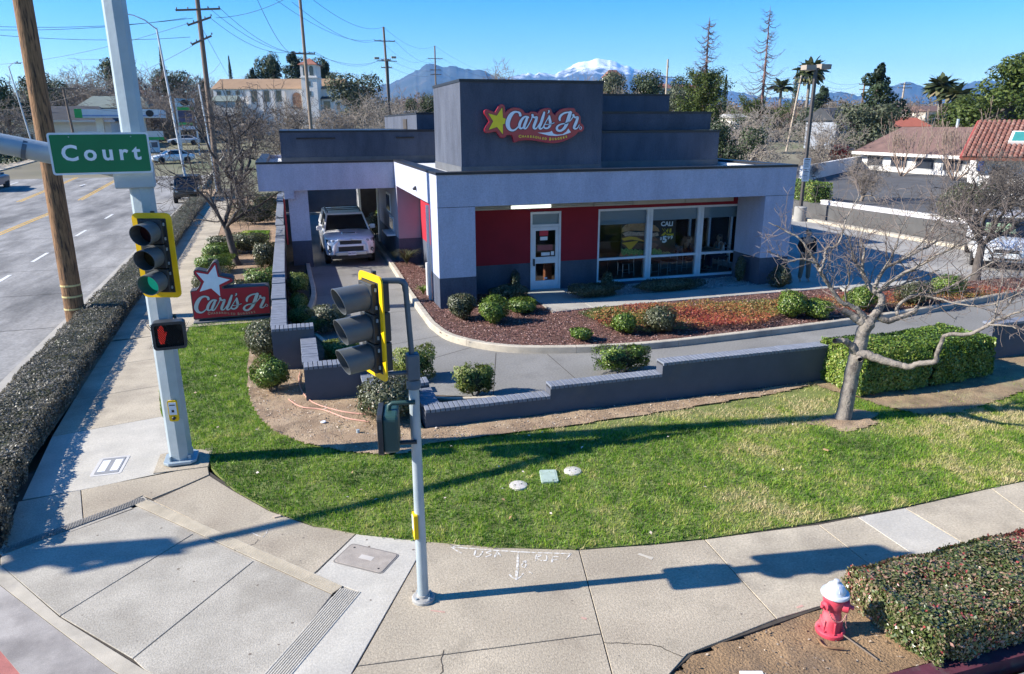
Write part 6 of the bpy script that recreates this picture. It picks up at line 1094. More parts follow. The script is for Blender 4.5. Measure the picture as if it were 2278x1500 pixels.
# ------------------------------------------------------------------ bare trees
BARK = M('grey bark', (0.26, 0.225, 0.19), 0.95, 0.3, 6, bump=0.9, bscale=34, mixc=(0.10, 0.085, 0.075), mscale=6, mlo=.45, mhi=.65); BARKD = M('dark bark', (0.085, 0.072, 0.064), 0.95, 0.3, 6, bump=0.7, bscale=30); TWIGP = M('pinkish twig bark', (0.19, 0.15, 0.13), 0.8, 0.2, 8)
class Tubes:
    def __init__(s): s.V = []; s.F = []; s.n = 0
    def add(s, pts, rad, k):
        P = np.asarray(pts, float); m = len(P); T = np.gradient(P, axis=0); T /= np.linalg.norm(T, axis=1)[:, None] + 1e-9; up = np.array([.31, .22, .92]) if abs(T[0][2]) < .8 else np.array([1, .2, .1])
        A = np.cross(T, up); A /= np.linalg.norm(A, axis=1)[:, None] + 1e-9; Bv = np.cross(T, A); a = np.arange(k) * 2 * np.pi / k
        R_ = P[:, None] + (A[:, None] * np.cos(a)[None, :, None] + Bv[:, None] * np.sin(a)[None, :, None]) * np.asarray(rad)[:, None, None]; s.V.append(R_.reshape(-1, 3)); i = np.arange(m - 1)[:, None] * k; j = np.arange(k)[None]; j2 = (j + 1) % k
        s.F.append((np.stack([i + j, i + k + j, i + k + j2, i + j2], -1) + s.n).reshape(-1, 4)); s.n += m * k
    def mesh(s, name): return npmesh(name, np.concatenate(s.V), np.concatenate(s.F), smooth=True)
def grow(T, p, d, L_, r, depth, rng, k=4, gnarl=.25, up=.15, split=(2, 4), rmin=.004, spread=.7):
    """a limb that wanders, then forks"""
    nseg = 5 if depth > 1 else 3; pts = [p]; q = np.array(p, float); dd = np.array(d, float)
    for i in range(nseg): dd = dd + rng.normal(0, gnarl, 3) * .5 + np.array([0, 0, up * .3]); dd /= np.linalg.norm(dd); q = q + dd * L_ / nseg; pts.append(q.copy())
    r1 = max(r * .6, rmin); T.add(pts, np.linspace(r, r1, len(pts)), k if r > .03 else max(3, k - 1))
    if depth <= 0: return
    for b in range(rng.integers(split[0], split[1] + 1)):
        i = rng.integers(1, nseg + 1) if b else nseg; base = pts[i]; nd_ = dd + rng.normal(0, spread, 3); nd_[2] += up; nd_ /= np.linalg.norm(nd_); grow(T, base, nd_, L_ * rng.uniform(.55, .85), max(r1 * rng.uniform(.6, .85), rmin), depth - 1, rng, k, gnarl, up, split, rmin, spread)
def bare_tree(label, loc, h, seed, depth=5, r=.14, mat=None, spread=.75, lean=(0, 0), first=.28, limbs=5, up=.12, name='bare_tree', rmin=.006, group=None, tmat=None, split=(2, 4)):
    rng = np.random.default_rng(seed); t = thing(name, label, 'tree', loc, 0, group); T = Tubes(); p = np.array([0, 0, -.1]); tr = [p]; d = np.array([lean[0], lean[1], 1.0])
    for i in range(5): d = d + rng.normal(0, .08, 3) * np.array([1, 1, 0]); dn = d / np.linalg.norm(d); p = p + dn * h * first / 5; tr.append(p.copy())
    rr = np.linspace(r * 1.15, r * .85, 6); rr[0] *= 1.25; T.add(tr, rr, 9); link('trunk', T.mesh('trunk'), mat or BARK, t)
    T = Tubes()
    for b in range(limbs):
        a = 6.283 * (b + rng.uniform(-.3, .3)) / limbs; e = rng.uniform(.35, .95); grow(T, tr[-1] - np.array([0, 0, rng.uniform(0, .12) * h * first]), np.array([math.cos(a) * (1.15 - e), math.sin(a) * (1.15 - e), e]), h * rng.uniform(.24, .34), r * rng.uniform(.45, .62), depth - 1, rng, 5, .28, up, split, rmin, spread)
    link('crown', T.mesh('crown'), tmat or mat or BARK, t); return t
tag(bumpy('dirt_bed', [(TREE_XY[0] + (.62 + .16 * math.sin(3 * u) + .1 * math.sin(7 * u)) * math.cos(u), TREE_XY[1] - .08 + (.42 + .1 * math.sin(2 * u + 1)) * math.sin(u)) for u in np.linspace(0, 6.283, 26)[:-1]], .03, DIRT, res=.04, amp=.05, seed=17), kind='structure')
# the leaning tree: limbs followed by eye, twigs grown on them
tb = Vector((TREE_XY[0], TREE_XY[1], 0)); vdir = Vector((tb.y, -tb.x)).normalized()
lt = thing('bare_tree', 'leaning pruned bare tree on the front lawn with wide twiggy crown', 'tree', (tb.x, tb.y, 0))
def tp_(px, py, dep): q = atPl(px, py, (tb.x + (-vdir.y) * dep, tb.y + vdir.x * dep), tuple(vdir)); return np.array([q.x - tb.x, q.y - tb.y, q.z])
rng = np.random.default_rng(5); T = Tubes(); pxm = tb.length / FPX * .52
def limb(pts, d0, d1, k=7, twigs=0, tl=.55, T_=None, fork=2):
    T2 = T_ or T; n = len(pts); P = [np.array([*tp_(x, y, d0 + (d1 - d0) * i / max(1, n - 1)), r * pxm]) for i, (x, y, r) in enumerate(pts)]; C = catmull(P, 5); C = np.array(C); C[:, :3] += rng.normal(0, .006, (len(C), 3)); T2.add(C[:, :3], np.maximum(C[:, 3], .003), k)
    for _ in range(int(twigs * 1.7)):
        i = rng.integers(max(1, int(len(C) * .2)), len(C) - 1); d = C[i + 1, :3] - C[i - 1, :3]; d /= np.linalg.norm(d) + 1e-9; nd_ = d * rng.uniform(.2, .9) + rng.normal(0, .65, 3) + np.array([0, 0, .3]); nd_ /= np.linalg.norm(nd_); grow(TW, C[i, :3], nd_, tl * rng.uniform(.5, 1.2), min(.011, max(.005, C[i, 3] * .5)), fork, rng, 4, .3, .12, (1, 3), .0032, .6)
TW = Tubes()
limb([(1868, 950, 44), (1876, 930, 33), (1887, 874, 29), (1901, 810, 29), (1908, 784, 31), (1915, 759, 27), (1921, 736, 26), (1934, 716, 27)], 0, .1, 12)
for dx_, dy_ in ((-40, 8), (-18, 26), (14, 28), (34, 12), (28, -6), (-44, -10)): limb([(1872, 938, 16), (1872 + dx_ * .6, 940 + dy_ * .6 + 4, 10), (1872 + dx_ * 1.3, 942 + dy_ * 1.2 + 6, 4)], 0, -.05 if dy_ > 0 else .2, 6)
limb([(1926, 722, 20), (1910, 712, 18), (1896, 702, 15), (1874, 690, 13)], .1, 0, 8, 2, .2)
limb([(1930, 716, 15), (1912, 692, 11), (1892, 680, 9), (1867, 668, 8), (1842, 632, 8), (1822, 600, 7.5), (1816, 584, 6), (1800, 559, 5), (1780, 531, 4), (1744, 511, 3), (1710, 495, 1.6)], .1, -.5, 7, 12, .35)
limb([(1824, 604, 6), (1834, 576, 5), (1839, 553, 4.5), (1862, 546, 4), (1876, 514, 3.5), (1881, 490, 3), (1906, 444, 2), (1915, 425, 1.2)], -.4, .5, 6, 12, .4)
limb([(1818, 586, 4.5), (1786, 576, 4), (1755, 581, 3), (1722, 565, 1.8), (1712, 560, 1)], -.4, -.8, 6, 8, .3)
limb([(1936, 716, 19), (1954, 690, 16), (1962, 662, 13), (1940, 644, 10), (1929, 626, 9), (1918, 601, 7), (1923, 559, 4), (1915, 530, 3), (1926, 500, 1.6)], .1, .6, 8, 12, .45)
limb([(1945, 640, 8), (1968, 598, 7), (2010, 576, 6), (2052, 554, 4.5), (2086, 537, 3.5), (2119, 512, 2.5), (2140, 486, 1.4)], .3, .9, 6, 14, .45)
limb([(1950, 650, 7), (2004, 612, 6), (2052, 587, 5), (2097, 562, 4), (2136, 548, 3), (2178, 520, 1.6)], .2, -.4, 6, 12, .45)
limb([(1950, 702, 13), (1972, 714, 12), (1996, 708, 11), (2033, 694, 9), (2043, 678, 8)], .1, .3, 7, 3, .3)
limb([(2000, 706, 7), (1996, 684, 7), (2033, 657, 6), (2066, 657, 5.5), (2097, 646, 5), (2136, 626, 4), (2192, 593, 3), (2248, 559, 2), (2275, 540, 1.2)], .2, .8, 6, 14, .45)
limb([(2060, 658, 4.5), (2097, 668, 4), (2136, 677, 3.2), (2178, 682, 2.6), (2220, 674, 2), (2276, 649, 1.2)], .3, -.5, 6, 9, .4)
limb([(1908, 786, 22), (1930, 790, 18), (1962, 802, 16), (2000, 812, 13), (2022, 816, 12), (2045, 809, 11), (2079, 806, 10), (2084, 789, 9), (2092, 768, 8), (2105, 745, 7), (2152, 744, 7), (2184, 732, 6), (2216, 712, 5), (2269, 693, 3.5), (2320, 670, 2)], 0, -.35, 8, 0)
limb([(2140, 746, 5), (2184, 732, 4), (2216, 705, 3.5), (2250, 668, 3), (2275, 620, 2), (2285, 590, 1)], -.2, .1, 6, 12, .4); limb([(2200, 722, 4), (2240, 726, 3), (2290, 735, 1.5)], -.3, -.6, 5, 6, .35); limb([(2210, 715, 3.5), (2222, 660, 2.6), (2232, 610, 1.6), (2228, 580, 1)], -.3, 0, 5, 8, .4)
limb([(1903, 782, 18), (1894, 770, 15), (1882, 760, 12), (1868, 758, 11), (1856, 759, 10)], 0, -.25, 9); limb([(1910, 796, 13), (1914, 800, 9)], 0, -.22, 8)
limb([(1884, 680, 4), (1880, 650, 3.4), (1890, 620, 2.6), (1884, 590, 1.6)], 0, -.5, 5, 8, .35); limb([(1946, 650, 5), (1990, 640, 4), (2040, 620, 3), (2090, 600, 2)], .2, 1.1, 5, 9, .4); limb([(1925, 610, 4), (1900, 580, 3.2), (1890, 540, 2.2), (1866, 500, 1.2)], .3, -.3, 5, 9, .4); limb([(1962, 602, 4), (1990, 560, 3), (2000, 520, 2.4), (2022, 480, 1.2)], .3, .2, 5, 9, .4); limb([(2010, 576, 4), (2060, 530, 3), (2100, 470, 2), (2110, 440, 1)], .6, .3, 5, 9, .4)
link('trunk', T.mesh('trunk'), BARK, lt); link('crown', TW.mesh('crown'), TWIGP, lt)
bare_tree('dark bare tree on the sidewalk edge behind the monument sign', (-2.17, 28.8, 0), 5.6, 21, 6, .13, BARKD, .8, (-.28, 0), .30, 5, .05)
bare_tree('larger dark bare tree beyond the sidewalk tree, left of the canopy', (-2.75, 43.5, 0), 8.6, 33, 6, .24, BARKD, .85, (-.05, 0), .26, 6, .05, rmin=.010)
bare_tree('bare tree in the red mulch strip by the parked white van', (21.38, 17.72, .1), 4.8, 12, 6, .13, BARKD, .85, (.12, 0), .28, 7, .05)
# ================================================================== VEHICLES
def paint(name, c, flake=.5): return M(name, c, 0.32, 0.04, 2, metal=flake, coat=0.8, spec=.5)
TYRE = M('tyre rubber', (0.02, 0.02, 0.021), 0.85, .2, 10); RIM = M('alloy rim', (0.35, 0.35, 0.36), 0.35, .1, 10, metal=.7); CARGL = M('car glass', (0.012, 0.014, 0.016), 0.04, .1, 2, spec=.9); CHROME = M('chrome', (0.6, 0.6, 0.62), 0.15, .03, 2, metal=1.0); BLKP = M('black plastic', (0.02, 0.02, 0.022), 0.5, .2, 8); LAMPW = M('headlamp lens', (0.32, 0.34, 0.36), 0.08, .1, 10, spec=.9); LAMPR = M('tail lamp red', (0.35, 0.01, 0.012), 0.15, .1, 10)
def vehicle(name, label, cat, loc, rz, col, st, gh, wheels, tr=.37, simple=False):
    """st: stations (y, half width, bottom, top); gh: (cowl y, roof front y, roof rear y, tail y, belt z, roof z, half width low, half width high)"""
    t = thing(name, label, cat, loc, rz); V = []; Fc = []
    for y, hw, zb, zt in st:
        zm = zb + (zt - zb) * .55; ring = [(hw * .80, zb), (hw * .95, zb + .06), (hw, zm), (hw * .985, zt - .10), (hw * .93, zt - .025), (hw * .8, zt + .005), (hw * .4, zt + .03), (0, zt + .036)]
        ring = ring + [(-a, b) for a, b in ring[-2::-1]]; V += [(a, y, b) for a, b in ring]
    k = 15; n = len(st)
    for i in range(n - 1):
        for j in range(k - 1): Fc.append((i * k + j, i * k + j + 1, (i + 1) * k + j + 1, (i + 1) * k + j))
        Fc.append((i * k + k - 1, i * k, (i + 1) * k, (i + 1) * k + k - 1))
    Fc += [tuple(range(k))[::-1], tuple(range((n - 1) * k, n * k))]
    mb = MB(); mb.add(V, [f[::-1] for f in Fc]); body = mb.build('body', col, t, smooth=True, bevel=.02)
    c, f, r, tl, zb, zr, w0, w1 = gh; m = (f + r) / 2
    V = [(-w0, c, zb), (w0, c, zb), (w0, tl, zb), (-w0, tl, zb), (-w1, f, zr), (w1, f, zr), (w1, r, zr), (-w1, r, zr)]
    mb = MB(); mb.add(V, [(0, 3, 2, 1), (4, 5, 6, 7), (0, 1, 5, 4), (1, 2, 6, 5), (2, 3, 7, 6), (3, 0, 4, 7)]); mb.build('window_glass', CARGL, t, bevel=.04)
    mb = MB(); P = [(-w1 - .02, f - .03), (-w1 * .5, f - .07), (w1 * .5, f - .07), (w1 + .02, f - .03), (w1 + .02, r + .02), (w1 * .5, r + .06), (-w1 * .5, r + .06), (-w1 - .02, r + .02)]; mb.prism(P, zr - .02, zr + .045); mb.build('roof', col, t, smooth=True, bevel=.02)
    for s in (-1, 1):
        for (a, b, rad) in (((s * w0 * .99, c, zb), (s * w1 * 1.0, f, zr), .035), ((s * w0, tl, zb), (s * w1, r, zr), .06)): mb = MB(); mb.tube([a, b], rad, 6); mb.build('pillar', col, t)
        if not simple:
            for u in (.36, .70): y0 = c + (tl - c) * u; y1 = f + (r - f) * u; mb = MB(); mb.tube([(s * w0 * 1.0, y0, zb), (s * w1 * 1.0, y1, zr)], .03, 5); mb.build('pillar', BLKP, t)
            mb = MB(); mb.tube([(s * w1, f, zr - .01), (s * w1, r, zr - .01)], .035, 6); mb.build('roof_rail_trim', col, t)
            mb = MB(); mb.cbox((s * (w0 + .16), c + .28, zb + .10), (.22, .12, .17)); mb.build('mirror', col, t, bevel=.04, seg=3)
            for u in (.22, .52):
                mb = MB(); mb.cbox((s * (st[len(st) // 2][1] + .004), c + (tl - c) * u + .25, zb - .16), (.02, .2, .035)); mb.build('door_handle', col, t, bevel=.008)
    for y in wheels:
        for s in (-1, 1):
            hw = min(q[1] for q in st[2:-2]); M3 = Matrix.Rotation(RAD(90), 3, 'Y'); x = s * (hw - .10); wh = bpy.data.objects.new('wheel', None); COL.objects.link(wh); wh.parent = t; wh.location = (x, y, tr)
            mb = MB(); mb.lathe([(tr * .62, -.11), (tr * .93, -.115), (tr, -.07), (tr, .07), (tr * .93, .115), (tr * .62, .11)], 24, (0, 0, 0), M3); mb.build('tyre', TYRE, wh, smooth=True)
            mb = MB(); mb.lathe([(.03, s * .09), (tr * .2, s * .1), (tr * .58, s * .07), (tr * .64, s * .108)] if s > 0 else [(tr * .64, s * .108), (tr * .58, s * .07), (tr * .2, s * .1), (.03, s * .09)], 20, (0, 0, 0), M3); mb.build('rim', RIM, wh, smooth=True)
            mb = MB(); mb.lathe([(tr * 1.16, -.005), (tr * 1.16, .005)], 24, (s * (hw + .002), y, tr + .02), M3); mb.build('wheel_arch', BLKP, t)
    return t
SUVP = paint('pearl white suv paint', (0.80, 0.80, 0.82), .0)
sx = atY(781, 560, 27.2)[0]
SUV_ST = [(-2.42, .66, .50, .92), (-2.36, .84, .40, 1.00), (-2.2, .92, .36, 1.06), (-1.9, .945, .34, 1.10), (-1.5, .955, .33, 1.13), (-.9, .96, .33, 1.17), (0, .96, .33, 1.17), (1.5, .96, .34, 1.18), (2.2, .94, .37, 1.17), (2.38, .86, .44, 1.10)]
suv = vehicle('suv', 'pearl white off-road suv with roof rails waiting under the canopy', 'car', (sx, 29.75, 0), RAD(0.5), SUVP, SUV_ST, (-.98, -.32, 2.02, 2.30, 1.15, 1.72, .87, .70), (-1.5, 1.42), .385)
def bx(name, mat, *boxes, parent=suv, bevel=.012):
    mb = MB()
    for c_, d_ in boxes: mb.cbox(c_, d_)
    return mb.build(name, mat, parent, bevel=bevel)
bx('upper_grille', BLKP, ((0, -2.405, .90), (.80, .09, .13))); bx('lower_grille', BLKP, ((0, -2.43, .66), (.92, .07, .17)))
gf = MB(); gf.tube([(-.66, -2.40, .47), (-.64, -2.46, .66), (-.60, -2.45, .84), (-.46, -2.42, .985), (0, -2.43, 1.0), (.46, -2.42, .985), (.60, -2.45, .84), (.64, -2.46, .66), (.66, -2.40, .47)], [.05, .06, .06, .045, .035, .045, .06, .06, .05], 8); gf.build('grille_surround', SUVP, suv, smooth=True)
bx('grille_bar', SUVP, ((0, -2.44, .79), (1.05, .08, .08))); bx('bumper_bar', M('silver skid plate', (0.45, 0.46, 0.48), .35, .05, 3, metal=.6), ((0, -2.46, .50), (1.15, .10, .15)), bevel=.03); bx('lower_valance', BLKP, ((0, -2.34, .36), (1.5, .12, .16)))
pl_ = bx('license_plate', STW, ((0.02, -2.52, .50), (.30, .012, .15)), bevel=.004); link('plate_number', text_mesh('8BPZ595', .078, .001, .001), M('plate blue', (0.03, 0.05, 0.2), .5), pl_, loc=(0.02, -2.528, .495), rot=(RAD(90), 0, 0))
for s in (-1, 1):
    mb = MB(); mb.slabdir([(s * .52, -2.40, .88), (s * .88, -2.33, .90), (s * .90, -2.26, 1.02), (s * .60, -2.40, 1.00)], (0, .12, 0)); h_ = mb.build('headlight', BLKP, suv, bevel=.01)
    for x_ in (.64, .78): mb = MB(); mb.lathe([(.05, 0), (.045, .02), (.01, .03)], 12, (s * x_, -2.385 + (x_ - .64) * .25, .955), Matrix.Rotation(RAD(90), 3, 'X')); mb.build('lamp', LAMPW, h_, smooth=True)
    mb = MB(); mb.slabdir([(s * .72, -2.385, .84), (s * .86, -2.34, .86), (s * .80, -2.37, .72), (s * .86, -2.35, .60), (s * .80, -2.38, .52), (s * .72, -2.42, .58), (s * .74, -2.42, .70)], (0, .06, 0)); fg = mb.build('fog_surround', BLKP, suv)
    mb = MB(); mb.lathe([(.045, 0), (.035, .02), (.01, .025)], 10, (s * .79, -2.395, .60), Matrix.Rotation(RAD(90), 3, 'X')); mb.build('fog_lamp', LAMPW, fg, smooth=True)
    mb = MB(); mb.tube([(s * .64, -.15, 1.80), (s * .66, .5, 1.84), (s * .66, 1.5, 1.84), (s * .64, 1.95, 1.79)], .025, 8); mb.build('roof_rail', BLKP, suv, smooth=True)
for y_ in (.2, .8, 1.5): mb = MB(); mb.tube([(-.66, y_, 1.84), (.66, y_, 1.84)], .018, 6); mb.build('roof_bar', BLKP, suv)
bx('hood_scoop', SUVP, ((0, -1.55, 1.165), (.55, .45, .06)), bevel=.03); bx('scoop_mouth', BLKP, ((0, -1.782, 1.172), (.48, .012, .035)), bevel=.002)
mb = MB(); mb.cbox((-.30, -.62, 1.20), (.42, .02, .02)); mb.build('wiper', BLKP, suv)
# parked minivan on the right edge
VANP = paint('white van paint', (0.70, 0.71, 0.72), .1)
VAN_ST = [(-2.55, .70, .42, .72), (-2.48, .88, .32, .82), (-2.3, .95, .28, .90), (-1.9, .98, .26, .98), (-1.3, .985, .26, 1.06), (0, .985, .26, 1.08), (1.6, .985, .27, 1.08), (2.3, .96, .3, 1.06), (2.52, .88, .36, 1.0)]
van = vehicle('minivan', 'white minivan parked at the right edge behind the bare tree', 'car', (26.0, 20.85, 0), RAD(-45), VANP, VAN_ST, (-1.45, -.35, 2.1, 2.42, 1.05, 1.68, .92, .72), (-1.6, 1.5), .34)
bx('grille', BLKP, ((0, -2.535, .70), (.78, .06, .12)), parent=van); bx('grille_bar', CHROME, ((0, -2.565, .72), (.74, .02, .022)), ((0, -2.565, .68), (.7, .02, .016)), parent=van, bevel=.003) if False else bx('grille_bar', CHROME, ((0, -2.565, .705), (.74, .02, .03)), parent=van, bevel=.003)
bx('badge', CHROME, ((0, -2.58, .70), (.10, .02, .08)), parent=van); bx('lower_intake', BLKP, ((0, -2.545, .42), (1.0, .06, .07)), parent=van)
for s in (-1, 1): mb = MB(); mb.slabdir([(s * .46, -2.52, .70), (s * .86, -2.46, .76), (s * .90, -2.36, .86), (s * .55, -2.49, .80)], (0, .08, 0)); mb.build('headlight', LAMPW, van, bevel=.01)
mb = MB(); mb.add([(-.62, -1.17, 1.22), (.62, -1.17, 1.22), (.5, -.72, 1.46), (-.5, -.72, 1.46)], [(0, 1, 2, 3)]); mb.slabdir([(-.66, -1.20, 1.20), (.3, -1.20, 1.20), (.26, -.70, 1.50), (-.6, -.70, 1.50)], (0, -.012, .012)); mb2 = MB().slabdir([(-.66, -1.225, 1.195), (.35, -1.225, 1.195), (.28, -.72, 1.485), (-.58, -.72, 1.485)], (0, -.006, .008)); mb2.build('sun_shade', M('green sun shade', (0.22, 0.30, 0.19), .7, .2, 6), van)
# cars on the road
SED_ST = [(-2.40, .70, .36, .62), (-2.3, .86, .26, .72), (-1.9, .91, .22, .82), (-1.2, .92, .21, .94), (0, .92, .21, .97), (1.4, .92, .22, .98), (2.1, .89, .28, .96), (2.38, .78, .36, .88)]
def sedan(label, loc, rz, c, nm):
    t = vehicle('sedan', label, 'car', loc, rz, paint(nm, c, .1), SED_ST, (-1.05, -.25, 1.05, 1.75, .95, 1.40, .82, .58), (-1.45, 1.42), .33)
    bx('grille', BLKP, ((0, -2.37, .52), (.9, .08, .16)), parent=t); bx('license_plate', STW, ((0, -2.43, .36), (.3, .02, .12)), parent=t, bevel=.003)
    for s in (-1, 1): bx('headlight', LAMPW, ((s * .66, -2.3, .64), (.36, .12, .12)), parent=t)
    return t
sedan('white sedan driving on the road left of the silver street lamp', onhill(372, 93), RAD(-62), (0.68, 0.69, 0.70), 'white sedan paint'); sedan('pale sedan parked beside the petrol price sign', onhill(405, 128), RAD(-90), (0.6, 0.61, 0.62), 'pale sedan paint'); sedan('white car standing at the petrol pumps', onhill(262, 119), RAD(80), (0.66, 0.66, 0.67), 'pump car paint')
BOX_ST = [(-2.1, .72, .5, 1.0), (-2.05, .80, .45, 1.05), (-1.7, .86, .42, 1.08), (-.8, .88, .42, 1.12), (0, .88, .42, 1.14), (1.5, .88, .42, 1.14), (2.05, .86, .45, 1.14), (2.1, .84, .5, 1.1)]
bsuv = vehicle('suv', 'black boxy suv driving behind the bare sidewalk tree', 'car', (atY(418, 420, 57)[0], 57, -.1), RAD(3), paint('black suv paint', (0.012, 0.012, 0.014), .2), BOX_ST, (-.75, -.45, 2.0, 2.08, 1.12, 1.74, .84, .74), (-1.35, 1.3), .39)
bx('grille', M('grille dark grey', (.06, .06, .06), .4), ((0, -2.11, .82), (.9, .04, .3)), parent=bsuv)
for s in (-1, 1): mb = MB(); mb.lathe([(.10, 0), (.09, .03), (.02, .045)], 14, (s * .6, -2.08, .88), Matrix.Rotation(RAD(90), 3, 'X')); mb.build('headlight', LAMPW, bsuv, smooth=True)
blsuv = vehicle('suv', 'blue-grey suv leaving the left edge of the road', 'car', (atY(-28, 420, 69)[0], 69, .2), RAD(176), paint('blue suv paint', (0.05, 0.09, 0.15), .4), SUV_ST, (-.98, -.32, 2.02, 2.30, 1.15, 1.72, .87, .70), (-1.5, 1.42), .385)
for s in (-1, 1): bx('tail_lamp', LAMPR, ((s * .8, 2.36, .95), (.16, .1, .3)), parent=blsuv)

# ================================================================== PEOPLE
SKIN = M('skin', (0.42, 0.25, 0.17), .55, .06, 20); HAIRM = M('dark hair', (0.02, 0.014, 0.01), .5, .2, 40)
def skinned(name, verts, edges, rad, mat, parent, sub=2):
    me = bpy.data.meshes.new(name); me.from_pydata([Vector(v) for v in verts], edges, []); o = link(name, me, mat, parent); s = o.modifiers.new('skin', 'SKIN'); s.use_smooth_shade = True
    if not me.skin_vertices: me.skin_vertices.new() if hasattr(me.skin_vertices, 'new') else None
    if not me.skin_vertices:
        bpy.context.view_layer.objects.active = o
    for i, r in enumerate(rad): me.skin_vertices[0].data[i].radius = (r, r) if not hasattr(r, '__len__') else r
    me.skin_vertices[0].data[0].use_root = True
    b = o.modifiers.new('subdivision', 'SUBSURF'); b.levels = sub; b.render_levels = sub; return o
def person(label, loc, rz, J, top, bottom, shoes, hair_long=0.0, sleeve=True, legs=True):
    """J: joints in metres; one continuous body, clothes and hair as children"""
    t = thing('person', label, 'person', loc, rz); K = ['pelvis', 'waist', 'chest', 'neck', 'head', 'crown', 'hipL', 'kneeL', 'ankleL', 'toeL', 'hipR', 'kneeR', 'ankleR', 'toeR', 'shL', 'elL', 'wrL', 'haL', 'shR', 'elR', 'wrR', 'haR']; E_ = [(0, 1), (1, 2), (2, 3), (3, 4), (4, 5), (0, 6), (6, 7), (7, 8), (8, 9), (0, 10), (10, 11), (11, 12), (12, 13), (2, 14), (14, 15), (15, 16), (16, 17), (2, 18), (18, 19), (19, 20), (20, 21)]
    R_ = [(.13, .11), (.12, .10), (.15, .11), .055, (.085, .095), .07, .085, .06, .042, .035, .085, .06, .042, .035, .062, .045, .034, .03, .062, .045, .034, .03]
    skinned('body', [J[k] for k in K], E_, R_, SKIN, t)
    ti = ['waist', 'pelvis', 'chest', 'shL', 'elL', 'wrL', 'shR', 'elR', 'wrR']; TE = [(0, 1), (0, 2), (2, 3), (2, 6)] + ([(3, 4), (4, 5), (6, 7), (7, 8)] if sleeve else [])
    vs = [J[k] for k in ti]; rr = [(.165, .14), (.17, .15), (.205, .165), .085, .066, .05, .082, .066, .05]
    if not sleeve: vs = vs[:4] + [vs[6]]; rr = rr[:4] + [rr[6]]; TE = [(0, 1), (0, 2), (2, 3), (2, 4)]
    skinned('top', vs, TE, rr, top, t)
    if legs:
        vs = [J[k] for k in ('pelvis', 'hipL', 'kneeL', 'ankleL', 'hipR', 'kneeR', 'ankleR')]; skinned('trousers', vs, [(0, 1), (1, 2), (2, 3), (0, 4), (4, 5), (5, 6)], [(.15, .13), .11, .082, .068, .11, .082, .068], bottom, t)
        for s in 'LR': a, b = Vector(J['ankle' + s]), Vector(J['toe' + s]); skinned('shoe', [a + Vector((0, 0, -.02)), (a + b) / 2 + Vector((0, 0, -.02)), b], [(0, 1), (1, 2)], [.052, .05, .042], shoes, t, 1)
    h, c = Vector(J['head']), Vector(J['crown']); f = Vector((0, .03, 0)); vs = [c + Vector((0, 0, .015)) + f * .3, (h + c) / 2 + f * .9, h + f * 1.2 + Vector((0, 0, -.02))]; rr = [.075, .098, .085]; ed = [(0, 1), (1, 2)]
    if hair_long: vs.append(h + f * 1.7 + Vector((0, 0, -.12 - hair_long))); rr.append(.075); ed.append((2, 3))
    skinned('hair', vs, ed, rr, HAIRM, t, 1)
    for s in (-1, 1): mb = MB(); mb.lathe([(.011, 0), (.009, .006), (.002, .008)], 8, h + Vector((s * .032, -.088, .012)), Matrix.Rotation(RAD(90), 3, 'X')); mb.build('eye', PBK, t); mb = MB(); mb.cbox(h + Vector((s * .09, .01, 0)), (.02, .04, .06)); mb.build('ear', SKIN, t, bevel=.008)
    mb = MB(); mb.lathe([(.016, 0), (.012, .02), (.004, .032)], 8, h + Vector((0, -.082, -.02)), Matrix.Rotation(RAD(90), 3, 'X')); mb.build('nose', SKIN, t, smooth=True); mb = MB(); mb.cbox(h + Vector((0, -.082, -.062)), (.045, .02, .012)); mb.build('mouth', M('lips', (.3, .1, .09), .5), t, bevel=.004)
    return t
STAND = dict(pelvis=(0, 0, .95), waist=(0, 0, 1.08), chest=(0, 0, 1.32), neck=(0, 0, 1.48), head=(0, -.01, 1.60), crown=(0, -.005, 1.70), hipL=(.09, 0, .90), kneeL=(.11, -.01, .50), ankleL=(.13, .02, .10), toeL=(.14, -.13, .045), hipR=(-.09, 0, .90), kneeR=(-.11, -.01, .50), ankleR=(-.13, .02, .10), toeR=(-.14, -.13, .045), shL=(.19, 0, 1.40), elL=(.25, .03, 1.13), wrL=(.20, -.14, .98), haL=(.14, -.20, .96), shR=(-.19, 0, 1.40), elR=(-.25, .03, 1.13), wrR=(-.20, -.14, .98), haR=(-.14, -.20, .96))
px0, py0, _ = g(1787, 627, .13); person('person in black jacket and khaki trousers standing beside the right pillar', (px0, py0, .13), RAD(-20), STAND, M('black jacket', (0.012, 0.012, 0.014), .85, .2, 12), M('khaki trousers', (0.14, 0.11, 0.08), .9, .1, 12), M('grey shoes', (.45, .45, .46), .7))
SIT = dict(pelvis=(0, 0, .48), waist=(0, -.02, .62), chest=(0, -.05, .86), neck=(0, -.07, 1.02), head=(0, -.10, 1.13), crown=(0, -.09, 1.23), hipL=(.10, -.04, .48), kneeL=(.11, -.46, .50), ankleL=(.11, -.44, .10), toeL=(.11, -.58, .05), hipR=(-.10, -.04, .48), kneeR=(-.11, -.46, .50), ankleR=(-.11, -.44, .10), toeR=(-.11, -.58, .05), shL=(.18, -.06, .94), elL=(.21, -.14, .70), wrL=(.13, -.40, .78), haL=(.08, -.48, .80), shR=(-.18, -.06, .94), elR=(-.21, -.14, .70), wrR=(-.13, -.40, .78), haR=(-.08, -.48, .80))
wx = atY(1602, 565, 22.1)[0]
person('seated person in white sleeveless top at the window table', (wx, 22.1, .11), RAD(-90), SIT, M('white top', (.62, .66, .72), .8), M('dark jeans', (.03, .04, .07), .9), BLKP, .22, False)
